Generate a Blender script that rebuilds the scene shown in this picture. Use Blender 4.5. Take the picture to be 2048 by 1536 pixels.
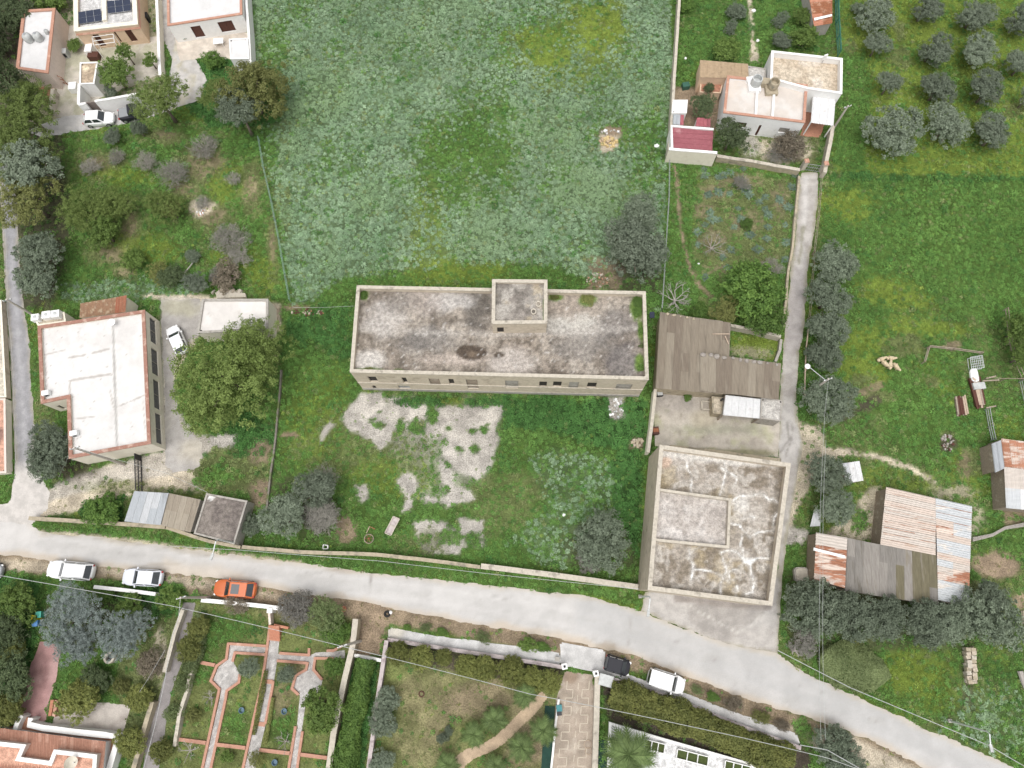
import bpy, bmesh, math, random
import numpy as np
from mathutils import Vector, Matrix
random.seed(7); RNG = np.random.default_rng(7)
SC = bpy.context.scene
COL = SC.collection
for _o in list(bpy.data.objects): bpy.data.objects.remove(_o)

# ---------------------------------------------------------------- camera
F, NX, NY, HC = 1420.0, 1043.0, 1193.0, 78.0      # focal length in photo pixels, nadir pixel, flying height
_d = np.array([NX-1024, -(NY-768), -F]); _d /= np.linalg.norm(_d)
_X = np.array([1., 0, 0])-_d[0]*_d; _X /= np.linalg.norm(_X)
_Z = -_d; _Y = np.cross(_Z, _X)
RW = np.array([_X, _Y, _Z])                        # camera -> world
cam_data = bpy.data.cameras.new('camera'); cam = bpy.data.objects.new('camera', cam_data); COL.objects.link(cam)
cam_data.sensor_width = 36; cam_data.lens = F/2048*36; cam_data.clip_end = 5000; cam_data.clip_start = 1
_m = Matrix([list(RW[0])+[0], list(RW[1])+[0], list(RW[2])+[HC], [0, 0, 0, 1]])
cam.matrix_world = _m
SC.camera = cam

# ---------------------------------------------------------------- sky and sun (bright overcast)
SUN_EL, SUN_AZ = math.radians(72), math.radians(195)
world = bpy.data.worlds.new('World'); SC.world = world; world.use_nodes = True
_nt = world.node_tree; _nt.nodes.clear()
_sky = _nt.nodes.new('ShaderNodeTexSky'); _sky.sky_type = 'NISHITA'; _sky.sun_disc = False
_sky.sun_elevation = SUN_EL; _sky.sun_rotation = SUN_AZ; _sky.dust_density = 6; _sky.air_density = 1.0; _sky.ozone_density = 1.0
_hs = _nt.nodes.new('ShaderNodeHueSaturation'); _hs.inputs['Saturation'].default_value = 0.12
_bg = _nt.nodes.new('ShaderNodeBackground'); _bg.inputs['Strength'].default_value = 0.15
_wo = _nt.nodes.new('ShaderNodeOutputWorld')
_nt.links.new(_sky.outputs[0], _hs.inputs['Color']); _nt.links.new(_hs.outputs[0], _bg.inputs[0]); _nt.links.new(_bg.outputs[0], _wo.inputs[0])
_sl = bpy.data.lights.new('sun', 'SUN'); _sl.energy = 0.55; _sl.angle = math.radians(60); _sl.color = (1.0, 0.96, 0.90)
sun = bpy.data.objects.new('sun', _sl); COL.objects.link(sun); sun.location = (0, 0, 60)
sun.rotation_euler = Vector((math.sin(SUN_AZ)*math.cos(SUN_EL), math.cos(SUN_AZ)*math.cos(SUN_EL), math.sin(SUN_EL))).to_track_quat('Z', 'Y').to_euler()
SC.view_settings.view_transform = 'Standard'; SC.view_settings.look = 'None'
SC.view_settings.exposure = 0.42; SC.view_settings.gamma = 1.0; SC.view_settings.use_curve_mapping = False
SC.cycles.max_bounces = 5; SC.cycles.diffuse_bounces = 4; SC.cycles.transparent_max_bounces = 8
SC.cycles.filter_width = 1.5

# ---------------------------------------------------------------- geometry helpers
def P(x, y, z=0.0):
    """photo pixel + height above ground -> point in the place"""
    r = RW @ np.array([(x-1024)/F, -(y-768)/F, -1.0]); t = (HC-z)/(-r[2])
    return Vector((r[0]*t, r[1]*t, z))
def Pn(x, y):
    r = np.stack([(x-1024)/F, -(y-768)/F, -np.ones_like(x)], -1) @ RW.T
    t = HC/(-r[:, 2]); return r[:, 0]*t, r[:, 1]*t
def proj(wx, wy, z=0.0):
    v = np.stack([wx, wy, np.full_like(wx, z)-HC], -1) @ RW
    return 1024+F*v[:, 0]/(-v[:, 2]), 768-F*v[:, 1]/(-v[:, 2])
def mpp(x, y, z=0.0):
    return (P(x+1, y, z)-P(x, y, z)).length
ORIG = {}
def tag(o, label=None, cat=None, group=None, kind=None):
    if label: o['label'] = label
    if cat: o['category'] = cat
    if group: o['group'] = group
    if kind: o['kind'] = kind
    return o
def thing(name, label, cat, loc=(0, 0, 0), group=None):
    o = bpy.data.objects.new(name, None); COL.objects.link(o)
    o.empty_display_size = 0.5
    o.location = loc; ORIG[o.name] = Vector(loc)
    return tag(o, label, cat, group)
def org(o):
    while o is not None:
        if o.name in ORIG: return ORIG[o.name]
        o = o.parent
    return Vector((0, 0, 0))
def link(name, me, parent=None, mat=None, smooth=False):
    o = bpy.data.objects.new(name, me); COL.objects.link(o)
    if mat is not None:
        for m in (mat if isinstance(mat, (list, tuple)) else [mat]): me.materials.append(m)
    if parent is not None: o.parent = parent
    if smooth:
        me.polygons.foreach_set('use_smooth', [True]*len(me.polygons))
    return o
class MB:
    def __init__(s): s.v = []; s.f = []; s.m = []; s.mi = 0
    def add(s, vs, fs):
        n = len(s.v); s.v += [tuple(v) for v in vs]
        for f in fs: s.f.append(tuple(i+n for i in f)); s.m.append(s.mi)
        return s
    def prism(s, poly, z0, z1, top=True, bottom=False):
        n = len(poly); vs = [(p[0], p[1], z0) for p in poly]+[(p[0], p[1], z1) for p in poly]
        fs = [(i, (i+1) % n, n+(i+1) % n, n+i) for i in range(n)]
        if top: fs.append(tuple(range(n, 2*n)))
        if bottom: fs.append(tuple(range(n-1, -1, -1)))
        return s.add(vs, fs)
    def box(s, c, sx, sy, sz, rz=0.0, taper=1.0):
        """box standing on c (x, y, z)"""
        ca, sa = math.cos(rz), math.sin(rz); vs = []
        for z, k in ((0, 1), (sz, taper)):
            for a, b in ((-1, -1), (1, -1), (1, 1), (-1, 1)):
                x, y = a*sx/2*k, b*sy/2*k; vs.append((c[0]+x*ca-y*sa, c[1]+x*sa+y*ca, c[2]+z))
        return s.add(vs, [(0, 1, 5, 4), (1, 2, 6, 5), (2, 3, 7, 6), (3, 0, 4, 7), (4, 5, 6, 7), (3, 2, 1, 0)])
    def bar(s, a, b, w, h=None):
        """square bar from a to b"""
        h = h or w; a, b = Vector(a), Vector(b); d = (b-a)
        if d.length < 1e-6: return s
        d.normalize(); up = Vector((0, 0, 1)) if abs(d.z) < .95 else Vector((1, 0, 0))
        u = d.cross(up).normalized(); t = u.cross(d).normalized(); vs = []
        for p in (a, b):
            for i, j in ((-1, -1), (1, -1), (1, 1), (-1, 1)): vs.append(p+u*(i*w/2)+t*(j*h/2))
        return s.add(vs, [(0, 1, 5, 4), (1, 2, 6, 5), (2, 3, 7, 6), (3, 0, 4, 7), (4, 5, 6, 7), (3, 2, 1, 0)])
    def tube(s, pts, rad, n=6):
        pts = [Vector(p) for p in pts]; rad = rad if isinstance(rad, (list, tuple)) else [rad]*len(pts)
        vs = []; fs = []
        for i, p in enumerate(pts):
            d = (pts[min(i+1, len(pts)-1)]-pts[max(i-1, 0)])
            d = d.normalized() if d.length > 1e-9 else Vector((0, 0, 1))
            up = Vector((0, 0, 1)) if abs(d.z) < .9 else Vector((1, 0, 0))
            u = d.cross(up).normalized(); t = d.cross(u)
            for k in range(n):
                a = 2*math.pi*k/n; vs.append(p+(u*math.cos(a)+t*math.sin(a))*rad[i])
        for i in range(len(pts)-1):
            for k in range(n):
                fs.append((i*n+k, i*n+(k+1) % n, (i+1)*n+(k+1) % n, (i+1)*n+k))
        fs.append(tuple(range(n-1, -1, -1))); fs.append(tuple((len(pts)-1)*n+k for k in range(n)))
        return s.add(vs, fs)
    def lathe(s, c, prof, n=16, sx=1.0, sy=1.0):
        vs = []; fs = []
        for r, z in prof:
            for k in range(n):
                a = 2*math.pi*k/n; vs.append((c[0]+r*math.cos(a)*sx, c[1]+r*math.sin(a)*sy, c[2]+z))
        for i in range(len(prof)-1):
            for k in range(n): fs.append((i*n+k, i*n+(k+1) % n, (i+1)*n+(k+1) % n, (i+1)*n+k))
        fs.append(tuple((len(prof)-1)*n+k for k in range(n))); fs.append(tuple(range(n-1, -1, -1)))
        return s.add(vs, fs)
    def mesh(s, name, off=Vector((0, 0, 0))):
        me = bpy.data.meshes.new(name)
        me.from_pydata([(v[0]-off[0], v[1]-off[1], v[2]-off[2]) for v in s.v], [], s.f)
        if any(s.m): me.polygons.foreach_set('material_index', s.m)
        return me
    def build(s, name, mat, parent=None, smooth=False):
        return link(name, s.mesh(name, org(parent) if parent is not None else Vector((0, 0, 0))), parent, mat, smooth)
def ccw(poly):
    a = sum(poly[i][0]*poly[(i+1) % len(poly)][1]-poly[(i+1) % len(poly)][0]*poly[i][1] for i in range(len(poly)))
    return list(poly) if a > 0 else list(poly)[::-1]
def inset(poly, d):
    n = len(poly); out = []
    for i in range(n):
        a, b, c = Vector(poly[i-1][:2]), Vector(poly[i][:2]), Vector(poly[(i+1) % n][:2])
        e1, e2 = (b-a).normalized(), (c-b).normalized()
        n1, n2 = Vector((-e1.y, e1.x)), Vector((-e2.y, e2.x)); m = (n1+n2)
        m = m/max(m.length_squared, 1e-6)*2
        out.append((b.x+m.x*d, b.y+m.y*d))
    return out
# ---------------------------------------------------------------- numpy noise and masks
_TAB = {}
def vnoise(x, y, scale, seed=0):
    if seed not in _TAB: _TAB[seed] = np.random.default_rng(1000+seed).random((256, 256))
    t = _TAB[seed]; u, v = x/scale, y/scale
    i, j = np.floor(u).astype(int), np.floor(v).astype(int); fu, fv = u-i, v-j
    fu = fu*fu*(3-2*fu); fv = fv*fv*(3-2*fv)
    a, b = t[i & 255, j & 255], t[(i+1) & 255, j & 255]; c, d = t[i & 255, (j+1) & 255], t[(i+1) & 255, (j+1) & 255]
    return (a*(1-fu)+b*fu)*(1-fv)+(c*(1-fu)+d*fu)*fv
def fbm(x, y, scale, seed=0, oct=4):
    s = 0; a = 1; tot = 0
    for k in range(oct):
        s = s+a*vnoise(x+17.3*k, y-9.1*k, scale, seed+k); tot += a; a *= .55; scale *= .5
    return s/tot
def segdist(x, y, pts, closed=False):
    d = np.full(x.shape, 1e9); n = len(pts)
    for i in range(n if closed else n-1):
        (ax, ay), (bx, by) = pts[i][:2], pts[(i+1) % n][:2]; ex, ey = bx-ax, by-ay; L = ex*ex+ey*ey+1e-9
        t = np.clip(((x-ax)*ex+(y-ay)*ey)/L, 0, 1); d = np.minimum(d, np.hypot(x-ax-t*ex, y-ay-t*ey))
    return d
def inside(x, y, pts):
    r = np.zeros(x.shape, bool); n = len(pts)
    for i in range(n):
        (ax, ay), (bx, by) = pts[i][:2], pts[(i+1) % n][:2]
        if ay == by: continue
        c = ((ay > y) != (by > y)) & (x < (bx-ax)*(y-ay)/(by-ay)+ax); r ^= c
    return r
def sdf(x, y, pts):
    d = segdist(x, y, pts, True); return np.where(inside(x, y, pts), -d, d)
def sstep(a, b, x):
    t = np.clip((x-a)/(b-a), 0, 1); return t*t*(3-2*t)
# ---------------------------------------------------------------- material helpers
def nodes(name):
    m = bpy.data.materials.new(name); m.use_nodes = True; nt = m.node_tree
    b = nt.nodes['Principled BSDF']; b.inputs['Roughness'].default_value = .9; b.inputs['Specular IOR Level'].default_value = .2
    return m, nt, b
def N(nt, typ, **kw):
    n = nt.nodes.new(typ)
    for k, v in kw.items():
        if k in n.inputs: n.inputs[k].default_value = v
        else: setattr(n, k, v)
    return n
def rgb(c): return (c[0], c[1], c[2], 1)
def mixc(nt, f, a, b, mode='MIX'):
    n = nt.nodes.new('ShaderNodeMix'); n.data_type = 'RGBA'; n.blend_type = mode
    for i, v in ((0, f), (6, a), (7, b)):
        if hasattr(v, 'is_linked') or hasattr(v, 'links'): nt.links.new(v, n.inputs[i])
        else: n.inputs[i].default_value = v if i == 0 else rgb(v)
    return n.outputs[2]
def ramp(nt, src, a, b, va=0.0, vb=1.0):
    n = nt.nodes.new('ShaderNodeMapRange'); n.interpolation_type = 'SMOOTHSTEP'
    n.inputs[1].default_value = a; n.inputs[2].default_value = b; n.inputs[3].default_value = va; n.inputs[4].default_value = vb
    nt.links.new(src, n.inputs[0]); return n.outputs[0]
def noise(nt, scale, detail=4, rough=.6, coord=None, seed=0, st=None):
    n = nt.nodes.new('ShaderNodeTexNoise'); n.inputs['Scale'].default_value = scale; n.inputs['Detail'].default_value = detail; n.inputs['Roughness'].default_value = rough
    tc = nt.nodes.new('ShaderNodeTexCoord')
    if seed or st:
        mp = nt.nodes.new('ShaderNodeMapping'); mp.inputs['Location'].default_value = (seed*7.3, seed*3.1, seed); mp.inputs['Scale'].default_value = st or (1, 1, 1); nt.links.new(tc.outputs['Object'], mp.inputs[0]); nt.links.new(mp.outputs[0], n.inputs['Vector'])
    else: nt.links.new(tc.outputs['Object'], n.inputs['Vector'])
    return n.outputs['Fac']
def bump(nt, b, src, strength=.3, dist=.02):
    n = nt.nodes.new('ShaderNodeBump'); n.inputs['Strength'].default_value = strength; n.inputs['Distance'].default_value = dist
    nt.links.new(src, n.inputs['Height']); nt.links.new(n.outputs[0], b.inputs['Normal'])
def weathered(name, c1, c2, scale=4.0, c3=None, s3=.6, t3=(.55, .7), rough=.9, metallic=0, spec=.2, bmp=.3, bd=.02, st=None):
    """two tones mottled by fine noise, a third in larger stains"""
    m, nt, b = nodes(name); b.inputs['Roughness'].default_value = rough; b.inputs['Metallic'].default_value = metallic; b.inputs['Specular IOR Level'].default_value = spec
    n1 = noise(nt, scale, 4, .7, st=st); c = mixc(nt, ramp(nt, n1, .35, .65), c1, c2)
    if c3 is not None:
        n2 = noise(nt, s3, 3, .65, seed=3, st=st); c = mixc(nt, ramp(nt, n2, t3[0], t3[1]), c, c3)
    nt.links.new(c, b.inputs['Base Color'])
    if bmp: bump(nt, b, n1, bmp, bd)
    return m
def plain(name, c, rough=.6, metallic=0, spec=.3, var=.12, scale=2.5):
    return weathered(name, [x*(1-var) for x in c], [min(1, x*(1+var)) for x in c], scale, rough=rough, metallic=metallic, spec=spec, bmp=0)
def painted(name, attr='gcol', nscale=9.0, amt=.5, rough=.95, bmp=.5, bd=.05, nscale2=1.3, amt2=.2):
    """surface whose own colour patches come from a mesh attribute, with fine grain on top"""
    m, nt, b = nodes(name); b.inputs['Roughness'].default_value = rough; b.inputs['Specular IOR Level'].default_value = .12
    a = nt.nodes.new('ShaderNodeAttribute'); a.attribute_name = attr
    n1 = noise(nt, nscale, 4, .75); n2 = noise(nt, nscale2, 2, .6, seed=5)
    f1 = ramp(nt, n1, .3, .7, 1-amt, 1+amt); f2 = ramp(nt, n2, .3, .7, 1-amt2, 1+amt2)
    mu = nt.nodes.new('ShaderNodeMath'); mu.operation = 'MULTIPLY'; nt.links.new(f1, mu.inputs[0]); nt.links.new(f2, mu.inputs[1])
    vm = nt.nodes.new('ShaderNodeVectorMath'); vm.operation = 'SCALE'; nt.links.new(a.outputs['Color'], vm.inputs[0]); nt.links.new(mu.outputs[0], vm.inputs['Scale'])
    nt.links.new(vm.outputs[0], b.inputs['Base Color'])
    if bmp: bump(nt, b, n1, bmp, bd)
    return m
def set_col(me, name, arr):
    at = me.attributes.new(name, 'FLOAT_COLOR', 'POINT')
    c = np.ones((len(arr), 4), np.float32); c[:, :3] = np.clip(arr, 0, 1); at.data.foreach_set('color', c.ravel())
class Paint:
    """colour patches of a surface, laid out on photo coordinates"""
    def __init__(s, wx, wy, z=0.0):
        s.wx, s.wy = wx, wy; s.x, s.y = proj(wx, wy, z); s.c = np.zeros((len(wx), 3)); s.seed = 1
    def mix(s, m, c, i=None):
        c = np.asarray(c, float); m = m[:, None]
        if i is None: s.c = s.c*(1-m)+c*m
        else: s.c[i] = s.c[i]*(1-m)+c*m
        return s
    def fill(s, c): s.c[:] = c; return s
    def _nz(s, amp, scale, i=None):
        s.seed += 3
        if not amp: return 0
        return (fbm(s.wx if i is None else s.wx[i], s.wy if i is None else s.wy[i], scale, s.seed, 3)-.5)*2*amp
    def _box(s, pts, m):
        a = [p[0] for p in pts]; b = [p[1] for p in pts]
        return np.nonzero((s.x > min(a)-m) & (s.x < max(a)+m) & (s.y > min(b)-m) & (s.y < max(b)+m))[0]
    def poly(s, pts, c, soft=5, nz=8, ns=2.0, op=1.0):
        i = s._box(pts, soft+nz); return s.mix(op*sstep(soft, -soft, sdf(s.x[i], s.y[i], pts)+s._nz(nz, ns, i)), c, i) if len(i) else s
    def ell(s, cx, cy, rx, ry, c, soft=.35, nz=.5, ns=1.5, op=1.0):
        k = 1+soft+nz; i = s._box([(cx-rx*k, cy-ry*k), (cx+rx*k, cy+ry*k)], 0)
        if not len(i): return s
        d = np.hypot((s.x[i]-cx)/rx, (s.y[i]-cy)/ry)+s._nz(nz, ns, i); return s.mix(op*sstep(1+soft, 1-soft, d), c, i)
    def line(s, pts, w, c, soft=2, nz=2, ns=1.0, op=1.0):
        i = s._box(pts, w/2+soft+nz); return s.mix(op*sstep(w/2+soft, w/2-soft, segdist(s.x[i], s.y[i], pts)+s._nz(nz, ns, i)), c, i) if len(i) else s
    def noise(s, c, scale, lo, hi, op=1.0, oct=4, box=None):
        s.seed += 3
        if op <= 0: return s
        if box is not None:
            i = s._box([box[:2], box[2:]], 0); return s.mix(op*sstep(lo, hi, fbm(s.wx[i], s.wy[i], scale, s.seed, oct)), c, i) if len(i) else s
        return s.mix(op*sstep(lo, hi, fbm(s.wx, s.wy, scale, s.seed, oct)), c)
def sheet(name, poly, z, res, paint, mat, parent=None, world_poly=False):
    """flat painted sheet: grid cut to the polygon (photo pixels at height z), edge cells pulled onto the outline"""
    pw = [tuple(p[:2]) for p in poly] if world_poly else [tuple(P(p[0], p[1], z)[:2]) for p in poly]
    xs = [p[0] for p in pw]; ys = [p[1] for p in pw]
    gx = np.arange(min(xs)-res, max(xs)+2*res, res); gy = np.arange(min(ys)-res, max(ys)+2*res, res)
    nx, ny = len(gx), len(gy); X, Y = np.meshgrid(gx, gy, indexing='ij'); X = X.ravel().copy(); Y = Y.ravel().copy()
    ins = inside(X, Y, pw)
    idx = np.arange(nx*ny).reshape(nx, ny)
    q = np.stack([idx[:-1, :-1], idx[1:, :-1], idx[1:, 1:], idx[:-1, 1:]], -1).reshape(-1, 4)
    keep = ins[q].sum(1) >= 2; q = q[keep]
    used = np.unique(q); out = used[~ins[used]]
    if len(out):
        bx, by, bd = X[out].copy(), Y[out].copy(), np.full(len(out), 1e9); n = len(pw); x0, y0 = X[out].copy(), Y[out].copy()
        for i in range(n):
            (ax, ay), (cx, cy) = pw[i], pw[(i+1) % n]; ex, ey = cx-ax, cy-ay; L = ex*ex+ey*ey+1e-9
            t = np.clip(((x0-ax)*ex+(y0-ay)*ey)/L, 0, 1); qx, qy = ax+t*ex, ay+t*ey; d = np.hypot(qx-x0, qy-y0)
            k = d < bd; bd[k] = d[k]; bx[k] = qx[k]; by[k] = qy[k]
        X[out] = bx; Y[out] = by
    remap = np.full(nx*ny, -1); remap[used] = np.arange(len(used)); q = remap[q]; X, Y = X[used], Y[used]
    o3 = org(parent) if parent is not None else Vector((0, 0, 0))
    me = bpy.data.meshes.new(name); co = np.stack([X-o3[0], Y-o3[1], np.full_like(X, z-o3[2])], -1)
    me.vertices.add(len(X)); me.vertices.foreach_set('co', co.ravel())
    me.loops.add(q.size); me.loops.foreach_set('vertex_index', q.ravel().astype(np.int32))
    me.polygons.add(len(q)); me.polygons.foreach_set('loop_start', np.arange(0, q.size, 4, dtype=np.int32)); me.update(calc_edges=True)
    p = Paint(X, Y, z); paint(p); set_col(me, 'gcol', p.c)
    return link(name, me, parent, mat)
def jag(pts, amp=4, step=14, closed=True, seed=1):
    """photo polygon with its edges broken up"""
    r = random.Random(seed); out = []; n = len(pts)
    for i in range(n if closed else n-1):
        a, b = pts[i], pts[(i+1) % n]; L = math.hypot(b[0]-a[0], b[1]-a[1]); k = max(1, int(L/step))
        for j in range(k):
            t = j/k; w = amp if j else amp*.4
            out.append((a[0]+(b[0]-a[0])*t+r.uniform(-w, w), a[1]+(b[1]-a[1])*t+r.uniform(-w, w)))
    if not closed: out.append(pts[-1])
    return out
HARD = []      # world polygons on which nothing grows
def hard(poly_px, z=0.0): HARD.append([tuple(P(p[0], p[1], z)[:2]) for p in poly_px])
# ================================================================ ground cover classes
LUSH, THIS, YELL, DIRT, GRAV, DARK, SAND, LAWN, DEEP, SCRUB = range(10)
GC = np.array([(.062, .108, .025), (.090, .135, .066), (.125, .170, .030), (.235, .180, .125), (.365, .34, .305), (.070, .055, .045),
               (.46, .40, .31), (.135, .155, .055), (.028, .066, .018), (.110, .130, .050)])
class Cover(Paint):
    def __init__(s, wx, wy):
        Paint.__init__(s, wx, wy); s.c = np.zeros((len(wx), 10)); s.c[:, LUSH] = 1
    def k(s, i): v = np.zeros(10); v[i] = 1; return v
def cover(wx, wy):
    g = Cover(wx, wy); k = g.k
    g.noise(k(SCRUB), 9, .50, .68, .45); g.noise(k(YELL), 6, .55, .72, .5)
    # big thistle field behind the long building
    g.poly([(498, -60), (1350, -60), (1338, 330), (1328, 620), (1150, 560), (900, 545), (720, 560), (585, 610), (548, 400), (512, 250), (500, 130)], k(THIS), 8, 14, 4)
    g.poly([(640, 575), (700, 548), (900, 530), (1010, 525), (1200, 545), (1330, 545), (1330, 620), (620, 640)], k(LUSH), 10, 22, 4)
    g.ell(1190, 45, 66, 64, k(YELL), .5, .7, 2.5, .95); g.ell(1085, 95, 74, 40, k(YELL), .5, .8, 2.5, .92); g.ell(1120, 150, 50, 34, k(YELL), .6, .8, 2, .5); g.ell(1215, 125, 44, 40, k(YELL), .6, .8, 2, .5)
    g.ell(960, 310, 80, 84, k(LUSH), .6, .8, 2, .85); g.ell(880, 350, 60, 50, k(LUSH), .6, .9, 2, .75); g.ell(905, 270, 60, 40, k(LUSH), .5, .8, 3, .7)
    g.ell(855, 460, 45, 75, k(YELL), .5, .6, 3, .55); g.ell(930, 545, 90, 25, k(YELL), .5, .6, 3, .8); g.ell(530, 300, 22, 80, k(LUSH), .5, .6, 3, .8); g.ell(545, 90, 25, 60, k(LUSH), .5, .6, 3, .7)
    g.ell(1300, 300, 40, 70, k(LUSH), .5, .6, 3, .7); g.ell(1240, 255, 60, 35, k(LUSH), .5, .7, 3, .6); g.noise(k(LUSH), 5, .60, .74, .35, box=(500, -60, 1340, 600))
    g.ell(1217, 284, 22, 18, k(SAND), .3, .5); g.ell(1222, 262, 25, 10, k(DIRT), .4, .5)
    g.poly([(1180, 520), (1240, 530), (1240, 590), (1170, 590)], k(DIRT), 8, 20, 2, .8)
    g.poly([(1230, 440), (1320, 430), (1325, 590), (1230, 590)], k(DARK), 12, 14, 2, .6)
    # overgrown plot on the left
    g.poly([(-40, 240), (110, 285), (240, 270), (380, 245), (515, 260), (585, 605), (430, 590), (250, 590), (90, 600), (50, 480), (-40, 420)], k(LUSH), 6, 10, 3)
    g.noise(k(SCRUB), 4, .42, .6, .35, box=(-40, 240, 580, 600))
    for e in ((410, 330, 60, 45), (330, 270, 40, 15), (240, 510, 60, 25), (260, 450, 25, 40), (505, 380, 25, 55), (200, 330, 40, 30), (400, 420, 25, 22), (250, 545, 30, 15), (545, 500, 12, 60), (430, 430, 40, 30), (370, 380, 40, 20)):
        g.ell(*e, k(SCRUB), .4, .7, 2, .95); g.ell(e[0], e[1], e[2]*.6, e[3]*.6, k(DIRT), .4, .8, 1.5, .55)
    for e in ((260, 355, 70, 22), (450, 370, 40, 35), (300, 500, 60, 30), (470, 520, 50, 40), (530, 560, 25, 40)): g.ell(*e, k(YELL), .5, .7, 2, .75)
    g.poly([(120, 570), (330, 555), (390, 590), (250, 600), (120, 600)], k(THIS), 6, 10, 2, .6)
    g.ell(403, 415, 22, 18, k(SAND), .3, .5, 1, .9)
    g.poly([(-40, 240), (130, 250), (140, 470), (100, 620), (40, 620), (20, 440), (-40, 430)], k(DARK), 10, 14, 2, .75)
    # gardens of the houses top left
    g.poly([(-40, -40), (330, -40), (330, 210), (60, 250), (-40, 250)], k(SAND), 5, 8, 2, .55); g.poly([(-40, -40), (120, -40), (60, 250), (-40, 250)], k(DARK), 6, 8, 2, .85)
    g.poly([(380, 130), (440, 100), (470, 130), (560, 140), (560, 250), (420, 250), (370, 210)], k(DEEP), 6, 10, 2)
    # yard of the white-roofed house
    g.poly([(40, 1010), (170, 945), (330, 905), (325, 600), (270, 590), (400, 588), (560, 610), (560, 660), (400, 670), (345, 770), (365, 850), (430, 880), (470, 905), (400, 985), (260, 990), (165, 1015), (60, 1045)], k(SAND), 4, 8, 2)
    g.poly([(322, 595), (402, 595), (402, 672), (355, 705), (350, 800), (385, 860), (440, 880), (430, 920), (330, 950), (200, 975), (80, 1010), (110, 965), (322, 900)], k(GRAV), 5, 6, 2, .75)
    g.poly([(380, 930), (470, 870), (540, 850), (545, 960), (500, 985), (400, 980)], k(SCRUB), 8, 16, 2); g.ell(440, 950, 45, 26, k(LUSH), .4, .6, 2); g.ell(500, 870, 45, 40, k(DEEP), .4, .5, 2); g.ell(520, 905, 22, 22, k(DIRT), .4, .6, 1.5, .8)
    g.ell(230, 975, 70, 14, k(SCRUB), .5, .7, 2, .5); g.ell(330, 985, 60, 10, k(SCRUB), .5, .7, 2, .7); g.ell(520, 990, 28, 30, k(DIRT), .4, .6, 1.5, .9); g.ell(445, 880, 25, 15, k(GRAV), .4, .6)
    g.poly([(165, 1005), (250, 990), (245, 1040), (160, 1045)], k(DEEP), 4, 6)
    g.ell(120, 925, 60, 35, k(DARK), .4, .5, 2, .8); g.ell(90, 850, 20, 90, k(SCRUB), .5, .5, 2, .8)
    g.ell(580, 620, 22, 10, k(DIRT), .4, .7, 1, .8); g.ell(625, 625, 30, 12, k(DIRT), .4, .7, 1, .7)
    # walled yard in front of the long building
    g.poly([(565, 620), (710, 620), (725, 790), (1290, 800), (1285, 1175), (1000, 1135), (760, 1105), (520, 1090), (540, 960), (560, 800)], k(LUSH), 4, 6, 2)
    g.ell(720, 890, 130, 70, k(SCRUB), .4, .6, 3, .7); g.poly([(770, 800), (1000, 800), (1000, 870), (960, 950), (880, 1000), (800, 1000), (770, 900)], k(GRAV), 14, 34, 2, .42); g.ell(1000, 1000, 80, 60, k(SCRUB), .4, .6, 3, .7); g.ell(630, 830, 60, 90, k(YELL), .5, .6, 3, .5); g.ell(770, 950, 90, 40, k(YELL), .5, .6, 3, .5)
    g.poly([(1005, 795), (1290, 800), (1285, 900), (1180, 880), (1090, 860), (1005, 850)], k(DEEP), 8, 16, 3); g.poly([(560, 640), (700, 600), (710, 720), (600, 690)], k(DEEP), 8, 16, 3, .7)
    g.poly([(1050, 900), (1260, 920), (1260, 1110), (1080, 1120), (1010, 1080), (1100, 1000)], k(THIS), 14, 30, 4, .5); g.poly([(1230, 900), (1285, 900), (1280, 1130), (1230, 1060)], k(DEEP), 8, 12, 2, .9)
    g.poly([(745, 795), (850, 800), (905, 815), (900, 870), (850, 880), (800, 862), (770, 850)], k(GRAV), 6, 12, 1.5, .8)
    for p in ([(722, 786), (762, 786), (792, 850), (782, 880), (763, 902), (742, 882), (696, 857), (682, 838)], [(775, 796), (815, 798), (838, 815), (820, 842), (788, 834)],
              [(825, 806), (870, 818), (1006, 806), (1003, 872), (990, 908), (982, 938), (955, 962), (912, 942), (884, 908), (893, 874), (830, 866), (845, 838)],
              [(880, 922), (908, 945), (910, 985), (882, 965)], [(902, 970), (942, 980), (952, 1000), (895, 1012), (876, 1002), (896, 988)],
              [(796, 962), (812, 942), (834, 958), (838, 984), (824, 988), (823, 1024), (804, 1026), (810, 988), (798, 977)], [(708, 968), (732, 970), (740, 1000), (722, 1008)],
              [(825, 1044), (885, 1041), (922, 1072), (918, 1108), (848, 1108), (832, 1075)], [(918, 1036), (967, 1041), (967, 1094), (922, 1094)], [(642, 862), (660, 843), (667, 850), (640, 888)], [(1213, 793), (1247, 793), (1252, 838), (1224, 843)], [(860, 990), (880, 1000), (872, 1010), (845, 1000)]):
        g.poly(p, k(GRAV), 4, 5, .8, 1.0)
    for e in ((745, 840, 10, 5), (758, 825, 5, 3), (760, 850, 15, 6), (865, 835, 12, 16), (865, 820, 8, 20), (835, 855, 20, 14), (920, 900, 8, 6), (950, 897, 9, 10), (897, 857, 7, 5), (945, 862, 8, 5), (965, 860, 12, 6), (975, 850, 7, 4), (900, 1075, 22, 14), (850, 1075, 14, 10), (945, 1080, 20, 14), (800, 855, 8, 16), (1005, 860, 12, 25)):
        g.ell(*e, k(LUSH), .3, .5, .8, .9)
    g.ell(850, 803, 60, 9, k(DEEP), .3, .5, 1, .9); g.ell(975, 805, 45, 8, k(DEEP), .3, .5, 1, .8); g.ell(905, 803, 20, 8, k(YELL), .4, .5, 1, .7)
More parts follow.
